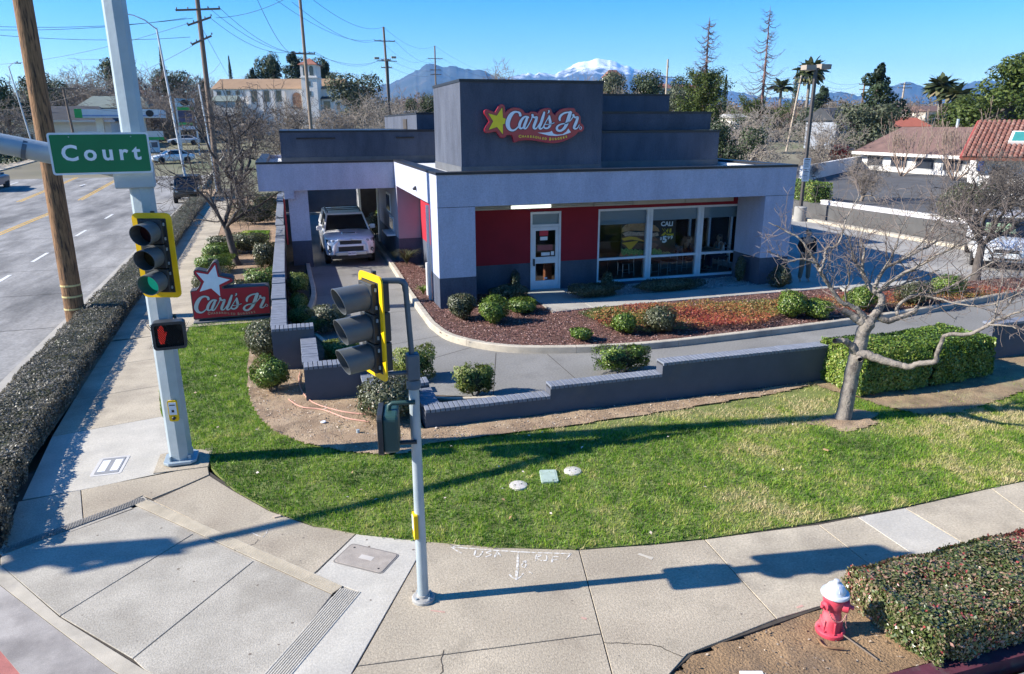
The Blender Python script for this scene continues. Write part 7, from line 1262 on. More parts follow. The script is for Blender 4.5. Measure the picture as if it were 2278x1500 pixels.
person('seated person in dark clothes across the window table', (wx - 1.35, 22.15, .11), RAD(90), SIT, M('dark grey top', (.04, .04, .045), .9), M('dark jeans', (.03, .04, .07), .9), BLKP, .0, True)
# tables and chairs of the dining room
CHM = M('chair steel', (.40, .41, .43), .4, .05, 4, metal=.5); SEATM = M('seat vinyl', (.06, .035, .03), .6)
def chair(label, x, y, rz):
    t = thing('chair', label, 'chair', (x, y, .11), rz, 'dining chairs')
    for s in (-1, 1):
        mb = MB(); mb.tube([(s * .19, -.2, 0), (s * .19, -.19, .45)], .016, 6); mb.build('leg', CHM, t); mb = MB(); mb.tube([(s * .19, .24, 0), (s * .19, .20, .45), (s * .19, .22, .7), (s * .18, .27, .92)], .016, 6); mb.build('leg', CHM, t)
        mb = MB(); mb.tube([(s * .19, -.2, .16), (s * .19, .22, .16)], .010, 5); mb.build('stretcher', CHM, t)
    mb = MB(); mb.box(-.21, .21, -.21, .21, .44, .49); mb.build('seat', SEATM, t, bevel=.015)
    for z in (.62, .74, .86): mb = MB(); mb.tube([(-.18, .21 + (z - .6) * .15, z), (.18, .21 + (z - .6) * .15, z)], .014, 6); mb.build('back_slat', CHM, t)
    return t
def table(label, x, y):
    t = thing('dining_table', label, 'table', (x, y, .11)); mb = MB(); mb.box(-.38, .38, -.38, .38, .72, .76); mb.build('table_top', M('table laminate', (.20, .14, .10), .4), t, bevel=.01); mb = MB(); mb.tube([(0, 0, .02), (0, 0, .72)], .04, 10); mb.build('column', BLKP, t); mb = MB(); mb.lathe([(.27, 0), (.25, .03), (.05, .05)], 16); mb.build('foot', BLKP, t); return t
table('window table between the two seated people', wx - .68, 22.1); chair('steel chair under the person in the white top', wx + .02, 22.1, RAD(-90)); chair('steel chair under the person in dark clothes', wx - 1.37, 22.15, RAD(90))
table('empty table behind the left window pane', 10.1, 22.0); chair('steel chair left of the empty window table', 9.45, 22.0, RAD(90)); chair('steel chair right of the empty window table', 10.75, 22.0, RAD(-90)); chair('steel chair behind the poster', 11.6, 21.8, RAD(100)); chair('steel chair in front of the window behind the middle pane', 12.35, 21.9, RAD(-80))
# ================================================================== BEYOND THE LOT
# low retaining wall with pale cap, wheel stop kerb and hedge on it
def place(px, py, z): return Vector(g(px, py, z))
rw = thing('retaining_wall', 'low grey wall with pale cap dividing the lot from the neighbour', 'wall', (0, 0, 0))
RWM = M('grey block wall', (0.50, 0.49, 0.52), .9, .1, 1.5, bump=.3, bscale=60); CAPP = M('pale cap', (0.60, 0.57, 0.52), .85, .12, 5)
a, b = Vector((28.05, 33.4)), Vector((28.75, 12)); d = (b - a).normalized(); nrm = Vector((-d.y, d.x))
mb = MB(); mb.prism([tuple(a - nrm * .0), tuple(b - nrm * .0), tuple(b + nrm * .22), tuple(a + nrm * .22)], -.1, .98); mb.build('wall_body', RWM, rw)
L_ = (b - a).length; n = 50; cme = MB().box(-.19, .19, -.15, .15, 0, .07).mesh('cap_stone'); cme.materials.append(CAPP)
for i in range(n): p = a + d * L_ * (i + .5) / n + nrm * .11; link('cap_stone', cme, None, rw, loc=(p.x, p.y, .981), rot=(0, 0, math.atan2(d.y, d.x)), scale=(L_ / n / .40, 1, 1))
a2, b2 = Vector((27.2, 60)), Vector((28.0, 36.4)); mb = MB(); mb.prism([tuple(a2), tuple(b2), (28.3, 36.5), (27.5, 60)], -.1, .98); mb.build('wall_body', RWM, rw)
mb = MB(); mb.prism([(26.9, 12), (27.25, 12), (27.0, 40), (26.6, 40)], -.05, .14); struct('kerb', mb, KERB)
box_hedge('hedge', 'dark green clipped block hedge at the end of the low grey wall', 'hedge', [(28.6, 34.0), (29.3, 37.5)], 1.2, 1.5, .10, 5000, HEDGE_G, .4, gap=.05)
ball_shrub('large ragged shrub spilling over the low grey wall', 29.3, 25.2, 1.15, .9, .10, 5200, HEDGE_D, .7, ry=1.0)
# behind the canopy: slate yard wall, its kerb, a white lattice shelter and planting
yw = thing('yard_wall', 'dark slate wall closing the lane behind the canopy', 'wall', (0, 0, 0)); hull_ = MB().prism([(-.4, 46.2), (14, 44.6), (14, 44.9), (-.4, 46.5)], 0, 1.75).build('wall_body', WALLP, yw); MB().prism([(-.45, 46.15), (14, 44.55), (14, 44.95), (-.45, 46.55)], 1.751, 1.83).build('cap', BRKP, yw)
kerb_path('kerb', [(-.2, 44.6), (4, 44.1), (9, 43.5), (14, 43)], .15, .15, KERB, side=1)
LW = M('white lattice', (.72, .70, .68), .7); lx0, lx1, ly = atY(800, 450, 39)[0], atY(852, 450, 39)[0], 39.0
ls = thing('lattice_shelter', 'white lattice shelter beside the lane behind the suv', 'shelter', (lx0, ly, 0)); lw_ = lx1 - lx0
for x_ in (0, lw_): MB().box(x_ - .06, x_ + .06, -.06, .06, 0, 2.4).build('post', LW, ls)
for k in range(9): MB().cbox((lw_ * (k + .5) / 9, .6, 2.45), (.05, 1.6, .06), .0).build('lath', LW, ls)
for k in range(8): MB().cbox((-.02, .12 + .16 * k, 1.2), (.03, .035, 2.5), 0, Matrix.Rotation(RAD(12 * (1 if k % 2 else -1)), 3, 'X')).build('lath', LW, ls)
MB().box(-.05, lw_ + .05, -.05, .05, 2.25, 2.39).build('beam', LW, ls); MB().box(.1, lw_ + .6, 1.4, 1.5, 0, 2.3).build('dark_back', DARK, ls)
ball_shrub('green bush in front of the lattice shelter', lx1 + .1, 36.6, .75, .55, .09, 2600, HEDGE_G, .05); ball_shrub('low bush left of the lattice shelter', lx0 - .5, 39.8, .6, .4, .09, 1800, HEDGE_D, .05); ball_shrub('small bush by the service bay corner', 3.75, 34.6, .4, .5, .08, 1500, HEDGE_D, .05)
# signs on the lot lamp
lsp = Vector((LB[0], LB[1] - .12, 0))
for z0, txt in ((3.05, 'upper'), (2.42, 'lower')):
    t = thing('parking_sign', 'white parking sign on the square lot lamp, %s of two' % txt, 'sign', (lsp.x, lsp.y, z0)); mb = MB(); mb.slabdir([(x, 0, z) for x, z in rrect(.46, .58, .03)], (0, .008, 0)); mb.build('plate', STW, t)
    for k, zz in enumerate((.2, .1, .02, -.06, -.16)): mb = MB(); mb.box(-.16 + .02 * (k % 2), .16 - .03 * (k % 3), -.004, -.001, zz - .012, zz + .012 + (.02 if k == 0 else 0)); mb.build('text_line', PBK, t)
ax = place(2166, 456, .82); t = thing('accessible_sign', 'blue accessible parking sign on a thin post', 'sign', ax); mb = MB(); mb.tube([(0, 0, 0), (0, 0, 2.3)], .025, 8); mb.build('post', GALV, t); mb = MB(); mb.slabdir([(x, -.03, z + 2.05) for x, z in rrect(.36, .5, .03)], (0, .01, 0)); mb.build('plate', M('sign blue', (.02, .13, .5), .5), t)
mb = MB(); mb.tube([(.06 * math.cos(u), -.036, 1.98 + .07 * math.sin(u)) for u in np.linspace(2.2, 6.6, 12)], .012, 5); mb.tube([(-.02, -.036, 2.14), (-.02, -.036, 2.03), (.06, -.036, 2.03), (.09, -.036, 1.93)], .014, 5); mb.lathe([(.025, 0), (.025, .005)], 10, (-.02, -.034, 2.19), Matrix.Rotation(RAD(90), 3, 'X')); mb.build('wheelchair_symbol', STW, t)

# ------------------------------------------------------------------ buildings
PLAST = M('white plaster', (0.72, 0.68, 0.63), .9, .06, .8, bump=.2, bscale=30); PLASTC = M('cream plaster', (0.55, 0.49, 0.41), .9, .08, .8); BROWNR = M('brown shingle', (0.15, 0.09, 0.075), .95, .2, 1.2, bump=.5, bscale=12); TANR = M('tan shingle', (0.27, 0.175, 0.105), .95, .12, .6); DARKR = M('dark shingle', (0.045, 0.048, 0.055), .9, .2, .8); GREENR = M('grey-green shingle', (0.16, 0.19, 0.17), .9, .12, .8); REDT = M('red clay tile', (0.20, 0.085, 0.062), .85, .3, 3, mixc=(.30, .18, .14), mscale=4); WINM = M('far window pane', (0.03, 0.035, 0.045), .15, .2, 1, spec=.8); TRIM = M('grey trim', (.35, .35, .35), .8)
def hull(name, pts_low, z0, z1, mat, parent): mb = MB(); mb.prism(pts_low, z0, z1); return mb.build(name, mat, parent)
def frame_rect(p, q, dep):
    """plan rectangle with front edge p-q and depth dep going away from the camera"""
    p, q = Vector(p[:2]), Vector(q[:2]); d = (q - p).normalized(); n = Vector((-d.y, d.x)); n = n if n.y > 0 else -n; return [p, q, q + n * dep, p + n * dep], d, n
def gable(name, p, q, dep, z0, zr, mat, parent, over=.4, hip=0.0):
    R4, d, n = frame_rect(p, q, dep); p0 = R4[0] - d * over - n * over; q0 = R4[1] + d * over - n * over; q1 = R4[2] + d * over + n * over; p1 = R4[3] - d * over + n * over; r0 = (p0 + p1) / 2 + d * hip; r1 = (q0 + q1) / 2 - d * hip
    mb = MB(); mb.add([(*p0, z0), (*q0, z0), (*q1, z0), (*p1, z0), (*r0, zr), (*r1, zr)], [(0, 1, 5, 4), (2, 3, 4, 5), (1, 2, 5), (3, 0, 4), (0, 3, 2, 1)]); return mb.build(name, mat, parent)
def win(parent, P, d, n, w, h, pane=WINM, frame=TRIM):
    """window set in a wall at P (bottom centre); d along the wall, n into it"""
    P = Vector(P); d3 = Vector((d.x, d.y, 0)); n3 = Vector((n.x, n.y, 0)); a_ = [P - d3 * w / 2, P + d3 * w / 2, P + d3 * w / 2 + Vector((0, 0, h)), P - d3 * w / 2 + Vector((0, 0, h))]
    f = MB().slabdir([x - n3 * .05 for x in a_], n3 * .04).build('window', frame, parent); a_ = [P - d3 * (w / 2 - .08) + Vector((0, 0, .08)), P + d3 * (w / 2 - .08) + Vector((0, 0, .08)), P + d3 * (w / 2 - .08) + Vector((0, 0, h - .08)), P - d3 * (w / 2 - .08) + Vector((0, 0, h - .08))]
    MB().slabdir([x - n3 * .062 for x in a_], n3 * .01).build('pane', pane, f); return f
# church
CY_ = 150.0; cz = 5.6; A_ = atY(472, 262, CY_); Bq = atY(700, 262, CY_)
ch = thing('church', 'white church with tan roof and square bell tower on the rise', 'church', (0, 0, 0)); rl = atY(500, 197, CY_)[2]; rt = atY(500, 174, CY_ + 5)[2]
p, q = (A_[0], CY_), (Bq[0] + 5.5, CY_); R4, d, n = frame_rect(p, q, 10); hull('nave', [tuple(v) for v in R4], cz - 3, rl, PLAST, ch); gable('roof', p, q, 10, rl, rt, TANR, ch, .3)
mb = MB(); mb.add([(*R4[1], rl), (*R4[2], rl), (*((R4[1] + R4[2]) / 2), rt)], [(0, 1, 2)]); mb.slabdir([(R4[1].x + .25, R4[1].y, rl - .1), (R4[2].x + .25, R4[2].y, rl - .1), (R4[1].x + .25, (R4[1].y + R4[2].y) / 2, rt - .1)], (.12, 0, 0)); mb.build('gable_front', PLAST, ch)
for px in (479, 502, 524): w_ = atY(px, 206, CY_); win(ch, (w_[0], CY_, atY(px, 211, CY_)[2]), d, n, .9, .8)
for px in (563, 592, 620): w_ = atY(px, 206, CY_); win(ch, (w_[0], CY_, atY(px, 227, CY_)[2]), d, n, 1.1, 2.1)
for px in (552, 580, 607, 632): w_ = atY(px, 206, CY_); mb = MB(); mb.box(w_[0] - .25, w_[0] + .25, CY_ - .45, CY_ - .01, cz - 2, rl - .4); mb.build('buttress', PLAST, ch)
aisle = hull('side_aisle', [(A_[0] + 1, CY_ - 3.5), (atY(535, 250, CY_)[0], CY_ - 3.5), (atY(535, 250, CY_)[0], CY_ - .01), (A_[0] + 1, CY_ - .01)], cz - 3.4, atY(500, 222, CY_)[2] - .3, PLASTC, ch); gable('aisle_roof', (A_[0] + 1, CY_ - 3.5), (atY(535, 250, CY_)[0], CY_ - 3.5), 3.4, atY(500, 222, CY_)[2] - .3, atY(500, 213, CY_)[2], GREENR, ch, .25)
TX0, TX1 = atY(683, 200, CY_ - 1)[0], atY(718, 200, CY_ - 1)[0]; tz = atY(700, 148, CY_ - 1)[2]; tz2 = atY(700, 133, CY_)[2]; tw_ = TX1 - TX0
twr = hull('bell_tower', [(TX0, CY_ - 3), (TX1, CY_ - 3), (TX1, CY_ + .6), (TX0, CY_ + .6)], cz - 3, tz, PLAST, ch); mb = MB(); c0 = ((TX0 + TX1) / 2, CY_ - 1.2); mb.add([(TX0 - .4, CY_ - 3.4, tz), (TX1 + .4, CY_ - 3.4, tz), (TX1 + .4, CY_ + 1, tz), (TX0 - .4, CY_ + 1, tz), (c0[0], c0[1], tz2)], [(0, 1, 4), (1, 2, 4), (2, 3, 4), (3, 0, 4), (0, 3, 2, 1)]); mb.build('tower_roof', M('red brown tile', (.24, .10, .07), .9, .2, 2), twr)
for k in (.3, .7): mb = MB(); x_ = TX0 + tw_ * k; zb = atY(700, 172, CY_)[2]; mb.slabdir([(x_ + .38 * math.cos(u), CY_ - 3.03, zb + 1.3 + .38 * math.sin(u)) for u in np.linspace(0, math.pi, 8)] + [(x_ - .38, CY_ - 3.03, zb), (x_ + .38, CY_ - 3.03, zb)], (0, .02, 0)); mb.build('belfry_arch', WINM, twr)
mb = MB(); mb.box(TX0 - .15, TX1 + .15, CY_ - 3.15, CY_ + .75, atY(700, 175, CY_)[2] - .2, atY(700, 175, CY_)[2]); mb.build('string_course', PLAST, twr)
for py in (195, 216): win(twr, ((TX0 + TX1) / 2, CY_ - 3, atY(700, py, CY_)[2]), Vector((1, 0)), Vector((0, 1)), .6, .9)
mb = MB(); x_ = TX0 - 1.8; zb = atY(672, 236, CY_)[2]; mb.slabdir([(x_ + .8 * math.cos(u), CY_ - .2, zb + 1.6 + .8 * math.sin(u)) for u in np.linspace(0, math.pi, 10)] + [(x_ - .8, CY_ - .2, zb - .6), (x_ + .8, CY_ - .2, zb - .6)], (0, .1, 0)); mb.build('entrance_arch', M('brown door', (.2, .11, .07), .8), ch)
ax0, ax1 = atY(722, 240, CY_)[0], atY(776, 240, CY_)[0]; hull('annex', [(ax0, CY_ - 1), (ax1, CY_ - 1), (ax1, CY_ + 7), (ax0, CY_ + 7)], cz - 3, atY(740, 222, CY_)[2], PLAST, ch); gable('annex_roof', (ax0, CY_ - 1), (ax1, CY_ - 1), 8, atY(740, 222, CY_)[2], atY(740, 203, CY_)[2], DARKR, ch, .4); win(ch, ((ax0 + ax1) / 2 + .8, CY_ - 1, atY(740, 246, CY_)[2]), Vector((1, 0)), Vector((0, 1)), .6, 1.3); win(ch, (ax0 + 1, CY_ - 1, atY(740, 249, CY_)[2]), Vector((1, 0)), Vector((0, 1)), 1.3, 1.9)
def pivot(t, p, ang):
    p = Vector(p); t.location = p; t.rotation_euler = (0, 0, ang)
    for c in t.children: c.location = Vector(c.location) - p
pivot(ch, (atY(610, 200, CY_)[0], CY_, 0), RAD(-16))
# petrol station
GY = 112.0; gz = float(rise(GY)) - .06; GWH = M('station white', (.62, .66, .68), .6, .05, 1); GGR = M('station green', (.03, .34, .08), .5)
gs = thing('petrol_canopy', 'white flat petrol station canopy with green end', 'canopy', (0, 0, 0)); xa, xb = atY(165, 250, GY)[0], atY(351, 250, GY)[0]; z0, z1 = atY(260, 262, GY)[2], atY(260, 243, GY)[2]
mb = MB(); mb.box(xa + .9, xb, GY, GY + 7, z0, z1); mb.build('canopy_slab', GWH, gs); mb = MB(); mb.box(xa, xa + .9, GY - .02, GY + 7.02, z0 - .02, z1 + .02); mb.build('green_end', GGR, gs); mb = MB(); mb.box(xa + .9, xb + .02, GY - .03, GY - .005, z0 + .15, z0 + .35); mb.build('stripe', M('station blue', (.2, .3, .5), .5), gs)
for px in (212, 308): x_ = atY(px, 290, GY)[0]; mb = MB(); mb.box(x_ - .45, x_ + .45, GY + 3, GY + 3.7, gz, z0); mb.build('column', GWH, gs)
mb = MB(); x_ = atY(333, 252, GY)[0]; mb.slabdir([(x_ + .5 * math.cos(u), GY - .05, (z0 + z1) / 2 + .45 * math.sin(u)) for u in np.linspace(0, 6.283, 14)[:-1]], (0, .04, 0)); mb.build('round_emblem', PBK, gs)
for px, lb in ((190, 'left'), (336, 'right')):
    x_ = atY(px, 300, GY)[0]; t = thing('petrol_pump', 'petrol pump with green topper under the canopy, %s of two' % lb, 'petrol pump', (x_, GY + 2, gz)); mb = MB(); mb.box(-.55, .55, -.3, .3, 0, 1.7); mb.build('cabinet', GWH, t); mb = MB(); mb.box(-.4, .4, -.32, -.3, .7, 1.4); mb.build('display', M('pump display', (.08, .09, .12), .3), t); mb = MB(); mb.box(-1.3, 1.3, -.1, .1, 1.9, 2.9); mb.build('topper', GWH, t); mb = MB(); mb.box(-1.3, 1.3, -.12, .12, 1.7, 2.1); mb.build('topper_band', GGR, t)
st_ = thing('petrol_shop', 'low white shop with dark hipped roof behind the petrol canopy', 'building', (0, 0, 0)); SY = 124.0; p, q = (atY(-40, 300, SY)[0], SY), (atY(250, 300, SY)[0], SY); ez = atY(100, 270, SY)[2]; sz = float(rise(SY)) - .06
R4, d, n = frame_rect(p, q, 9); hull('wall', [tuple(v) for v in R4], sz - .5, ez, PLAST, st_); gable('roof', p, q, 9, ez, atY(100, 236, SY + 4)[2], DARKR, st_, .8, 3.0); mb = MB(); mb.box(p[0] - .8, q[0] + .8, SY - .86, SY - .78, ez - .15, ez + .12); mb.build('gutter', PLAST, st_)
for px in (60, 100, 140, 165, 232): w_ = atY(px, 300, SY); win(st_, (w_[0], SY, sz + .9), d, n, 1.6, 1.2)
mb = MB(); mb.box(p[0], q[0], SY - .06, SY - .01, sz - .5, sz + .5); mb.build('brick_base', M('brown brick', (.2, .11, .08), .9, .3, 4), st_)
for k in range(3): x_ = atY(45 + 60 * k, 262, SY)[0]; mb = MB(); mb.tube([(x_, SY + 2.2, ez + .8), (x_, SY + 2.2, ez + 1.8)], .08, 6); mb.build('vent_pipe', GALV, st_)
ps = thing('price_sign', 'tall petrol price sign with dark upper panel by the road', 'sign', (atY(420, 300, 104)[0], 104, float(rise(104)))); zz = lambda py: atY(420, py, 104)[2] - float(rise(104)); hw_ = 1.05
for px in (-1, 1): mb = MB(); mb.box(px * hw_ - .1, px * hw_ + .1, -.1, .1, 0, zz(219)); mb.build('post', STLG, ps)
for y0, y1, m in ((219, 226, M('panel blue', (.2, .33, .42), .5)), (226, 238, M('panel pale blue', (.35, .5, .56), .5)), (239, 246, GGR), (247, 262, M('panel violet', (.06, .06, .12), .5)), (263, 272, M('panel dark violet', (.09, .08, .16), .5)), (273, 279, GGR), (280, 290, M('panel white', (.5, .5, .56), .5))): mb = MB(); mb.box(-hw_ + .1, hw_ - .1, -.14, .14, zz(y1) + .04, zz(y0)); mb.build('panel', m, ps)
mb = MB(); mb.slabdir([(.55 * math.cos(u), -.16, zz(229) + .38 * math.sin(u)) for u in np.linspace(0, 6.283, 14)[:-1]], (0, .015, 0)); mb.build('dark_emblem', PBK, ps)
def house(name, label, pxa, pxb, Y, py_e, py_r, wallm, roofm, dep=9, hip=0, z_base=None, wins=3, pyb=None, skew=0.0):
    t = thing(name, label, 'house', (0, 0, 0)); p = (atY(pxa, py_e, Y)[0], Y); q = (atY(pxb, py_e, Y - skew)[0], Y - skew); ez = atY((pxa + pxb) / 2, py_e, Y - skew / 2)[2]; rz_ = atY((pxa + pxb) / 2, py_r, Y - skew / 2 + dep / 2)[2]; zb = float(rise(Y)) - .5 if z_base is None else z_base
    R4, d, n = frame_rect(p, q, dep); hull('wall', [tuple(v) for v in R4], zb, ez, wallm, t); gable('roof', p, q, dep, ez, rz_, roofm, t, .45, hip); Lw = (R4[1] - R4[0]).length
    for k in range(wins): P = R4[0] + d * Lw * (k + .5) / wins; win(t, (P.x, P.y, ez - 1.7), d, n, min(1.5, Lw / wins * .5), 1.1)
    return t
house('house', 'low house with grey-green roof above the petrol station', 172, 330, 138, 240, 214, PLASTC, GREENR, 9, 2, wins=4); house('house', 'white gabled house half hidden by bare trees left of the church', 240, 300, 165, 222, 198, PLAST, DARKR, 8, 0, wins=2); house('house', 'pale house behind the wooden pole on the left hill', 0, 60, 150, 225, 205, PLASTC, GREENR, 8, 2, wins=2)
house('house', 'distant red-roofed house on the hill right of the tower', 1440, 1500, 320, 196, 186, PLASTC, REDT, 9, 2, wins=4); house('house', 'distant white house with red roof on the hill ridge', 1508, 1560, 330, 197, 189, PLAST, REDT, 9, 2, wins=3); house('house', 'small red-roofed tower house above the roofline', 1350, 1385, 300, 172, 156, PLAST, REDT, 5, 2.3, wins=2)
house('house', 'grey gabled house between the bare trees and the pine', 1862, 1908, 95, 268, 240, M('grey siding', (.25, .27, .31), .8), DARKR, 7, 0, wins=2); house('shed', 'low shed with bright orange roof beyond the brown-roofed building', 1975, 2066, 90, 282, 262, M('shed wall', (.3, .3, .3), .9), M('orange roof', (.40, .12, .07), .7, .1, 1), 6, 0, wins=3)
house('house', 'white flat house far behind the bare lot trees', 1640, 1720, 120, 262, 254, PLAST, TRIM, 8, 0, wins=3); house('house', 'long pale house behind the right palms', 2060, 2160, 140, 248, 236, PLASTC, BROWNR, 8, 1, wins=4); house('house', 'pale low building behind the roof parapet left of the tower', 890, 965, 130, 250, 246, PLAST, TRIM, 8, 0, wins=4)
# neighbour's long white building with brown roof
NB = thing('neighbour_building', 'long low white building with brown shingle roof across the terrace', 'building', (0, 0, 0)); pa, pb_ = place(1915, 377, .82), place(2330, 408, .82); R4, d, n = frame_rect(pa, pb_, 10); ezn = atY(1915, 334, pa.y)[2]; ezn = (ezn + CAM_H - (337 - 270) / FPX * pa.y * 1.15) / 2
hull('wall', [tuple(v) for v in R4], .6, ezn, PLAST, NB); gable('roof', pa, pb_, 10, ezn, ezn + 2.3, BROWNR, NB, .7, 0); Ln = (R4[1] - R4[0]).length
mb = MB(); e0 = R4[0] - d * .7 - n * .72; e1 = R4[1] + d * .7 - n * .72; mb.slabdir([(*e0, ezn - .2), (*e1, ezn - .2), (*e1, ezn + .06), (*e0, ezn + .06)], (n.x * .05, n.y * .05, 0)); mb.build('eave_board', PLAST, NB)
for k in range(6): P = R4[0] + d * Ln * (k + .6) / 6.5; win(NB, (P.x, P.y, ezn - 1.25), d, n, 2.0, .95)
mb = MB(); P = R4[0] + d * Ln * .3 + n * 5; mb.tube([(P.x, P.y, ezn + 2), (P.x, P.y, ezn + 3)], .12, 8); mb.build('vent_pipe', GALV, NB)
P = R4[0] + d * Ln * .62 + n * 3; mb = MB(); mb.lathe([(.03, 0), (.35, .08), (.42, .18)], 14, (P.x, P.y - .2, ezn + 2.1), Matrix.Rotation(RAD(60), 3, 'X')); mb.build('satellite_dish', STW, NB, smooth=True)
# red tiled building on the right edge: rows of barrel tiles
TB = thing('tiled_building', 'white building with red barrel tile roof and skylight at the right edge', 'building', (0, 0, 0)); ta = place(2160, 440, .82); tb_ = place(2480, 452, .82); R4, d, n = frame_rect(ta, tb_, 7); et = .82 + 2.35
hull('wall', [tuple(v) for v in R4], .6, et, PLAST, TB); e0 = R4[0] - d * .9 - n * .9; e1 = R4[1] + d * .5 - n * .9; r0 = R4[0] - d * .1 + n * 3.5; r1 = R4[1] + d * .5 + n * 3.5; zr = et + 2.0
rb = MB().add([(*e0, et), (*e1, et), (*r1, zr), (*r0, zr), (*e0, et - .15), (*e1, et - .15), (*r1, zr - .15), (*r0, zr - .15)], [(0, 1, 2, 3), (7, 6, 5, 4), (0, 4, 5, 1), (3, 7, 4, 0), (2, 6, 7, 3), (1, 5, 6, 2)]).build('roof', M('tile underlay', (.16, .06, .04), .95), TB)
sl = Vector((r0.x - e0.x, r0.y - e0.y, zr - et)); nr = 15; tm = MB(); tl_ = sl.length / nr; ang = math.atan2(zr - et, Vector((r0.x - e0.x, r0.y - e0.y)).length)
for k in range(7): a0 = math.pi * k / 6
tile = MB(); cc = [(.11 * math.cos(u), .055 + .07 * math.sin(u)) for u in np.linspace(0, math.pi, 5)]; tile.add([(a, 0, b) for a, b in cc] + [(a * .85, tl_ * 1.1, b) for a, b in cc], [(i, i + 1, i + 6, i + 5) for i in range(4)] + [(0, 1, 2, 3, 4)]); tme = tile.mesh('tile'); tme.materials.append(REDT)
up_ = Vector((d.x, d.y, 0)); sn = sl.normalized(); nn = up_.cross(sn); M3 = Matrix((up_, sn, nn)).transposed(); et_len = (e1 - e0).length; nc = min(19, int(et_len / .25))
for i in range(nc):
    for j in range(nr):
        sk = (r0 - e0).dot(d) * (j / nr); P = Vector((*e0, et)) + up_ * (.15 + i * .25) + sn * tl_ * j + nn * .01
        if i * .25 < sk - .1 : pass
        o = link('tile', tme, None, rb, loc=P); o.rotation_euler = M3.to_euler()
for k in range(2): P = R4[0] + d * (1.2 + 2.2 * k); win(TB, (P.x, P.y, 1.1), d, n, 1.0, 1.6)
sk0 = Vector((*e0, et)) + up_ * 2.0 + sn * tl_ * 5; mb = MB(); mb.slabdir([sk0, sk0 + up_ * 1.3, sk0 + up_ * 1.3 + sn * 1.5, sk0 + sn * 1.5], nn * .22); s_ = mb.build('skylight', PLAST, TB); mb = MB(); mb.slabdir([sk0 + up_ * .15 + sn * .15 + nn * .221, sk0 + up_ * 1.15 + sn * .15 + nn * .221, sk0 + up_ * 1.15 + sn * 1.35 + nn * .221, sk0 + up_ * .15 + sn * 1.35 + nn * .221], nn * .02); mb.build('pane', M('skylight pane', (.05, .25, .22), .1, .1, 2, spec=.8), s_)
mb = MB(); e = MB().tube([Vector((*e0, et)), Vector((*r0, zr))], .10, 8).build('verge_tiles', M('verge red', (.28, .06, .05), .8), TB)
# white garden wall on the terrace and small things
t = thing('garden_wall', 'low white garden wall on the terrace behind the lot lamp', 'wall', (0, 0, 0)); a_, b_ = place(1785, 405, .82), place(1925, 372, .82); R4, d, n = frame_rect(a_, b_, .3); hull('wall_body', [tuple(v) for v in R4], .7, 2.0, PLAST, t)
ball_shrub('red-leaved shrub on the white garden wall', place(1862, 372, .82).x, place(1862, 372, .82).y, 1.1, 1.0, .16, 1500, MR('red shrub leaf', [(0, (.15, .01, .01)), (1, (.5, .05, .04))], .5, .4, .2), .9)

# ------------------------------------------------------------------ background trees: one of each kind, then copies
protos = {}
def proto_leafcrown(kind, lobes, n, leaf, mat, seed, trunk=.04, tm=BARKD, trh=.5):
    rng = np.random.default_rng(seed); root = thing('tree', 'prototype', 'tree'); P = []; Nn = []; rn = []
    for (x, y, z, rx, rz_) in lobes:
        m = int(n / len(lobes)); d = rng.normal(0, 1, (m, 3)); d /= np.linalg.norm(d, axis=1)[:, None]; rr = rng.uniform(.55, 1.08, m) ** .6 * (1 + .25 * (vnoise(d[:, 0] * 3 + x * 9, d[:, 1] * 3 + d[:, 2] * 2, 1.6, seed) - .5)); P.append(d * rr[:, None] * np.array([rx, rx, rz_]) + np.array([x, y, z])); Nn.append(d); rn.append(np.clip(.45 + .3 * rng.normal(0, 1) * .4 + rng.normal(0, .2, m), 0, 1))
    link('crown', leaf_mesh(np.concatenate(P), np.concatenate(Nn), leaf, np.concatenate(rn), .8, .7, 'crown', rng), mat, root)
    T = Tubes(); T.add([(0, 0, -.05), (.01, 0, trh * .5), (0, 0, trh)], [trunk, trunk * .8, trunk * .5], 6)
    for (x, y, z, rx, rz_) in lobes[:7]: T.add([(0, 0, trh * .6), (x * .5, y * .5, (trh * .6 + z) / 2), (x, y, z)], [trunk * .5, trunk * .35, trunk * .15], 4)
    link('trunk', T.mesh('trunk'), tm, root); protos[kind] = root
EVER = MR('evergreen leaf', [(0, (0.012, 0.022, 0.010)), (.5, (0.035, 0.055, 0.022)), (1, (0.085, 0.11, 0.045))], .6, .35, .15); OLIVE = MR('olive leaf', [(0, (0.035, 0.045, 0.022)), (.5, (0.09, 0.105, 0.06)), (1, (0.17, 0.18, 0.11))], .6, .35, .2); CONIF = MR('conifer needle', [(0, (0.010, 0.020, 0.010)), (.5, (0.028, 0.048, 0.022)), (1, (0.065, 0.095, 0.04))], .6, .3, .1); LIME = MR('lime conifer', [(0, (0.02, 0.035, 0.008)), (.5, (0.07, 0.105, 0.02)), (1, (0.16, 0.19, 0.05))], .6, .3, .2)
rngp = np.random.default_rng(3)
def lobes_round(k, spread=.28, z0=.45, z1=.85, r=.2): return [(rngp.normal(0, spread * .6), rngp.normal(0, spread * .6), rngp.uniform(z0, z1), r * rngp.uniform(.7, 1.2), r * rngp.uniform(.6, 1.0)) for _ in range(k)]
proto_leafcrown('ever', lobes_round(14), 5200, .035, EVER, 1); proto_leafcrown('ever2', lobes_round(12, .24, .35, .88, .17), 4600, .035, EVER, 2); proto_leafcrown('olive', lobes_round(15, .3, .3, .85, .17), 5200, .03, OLIVE, 4)
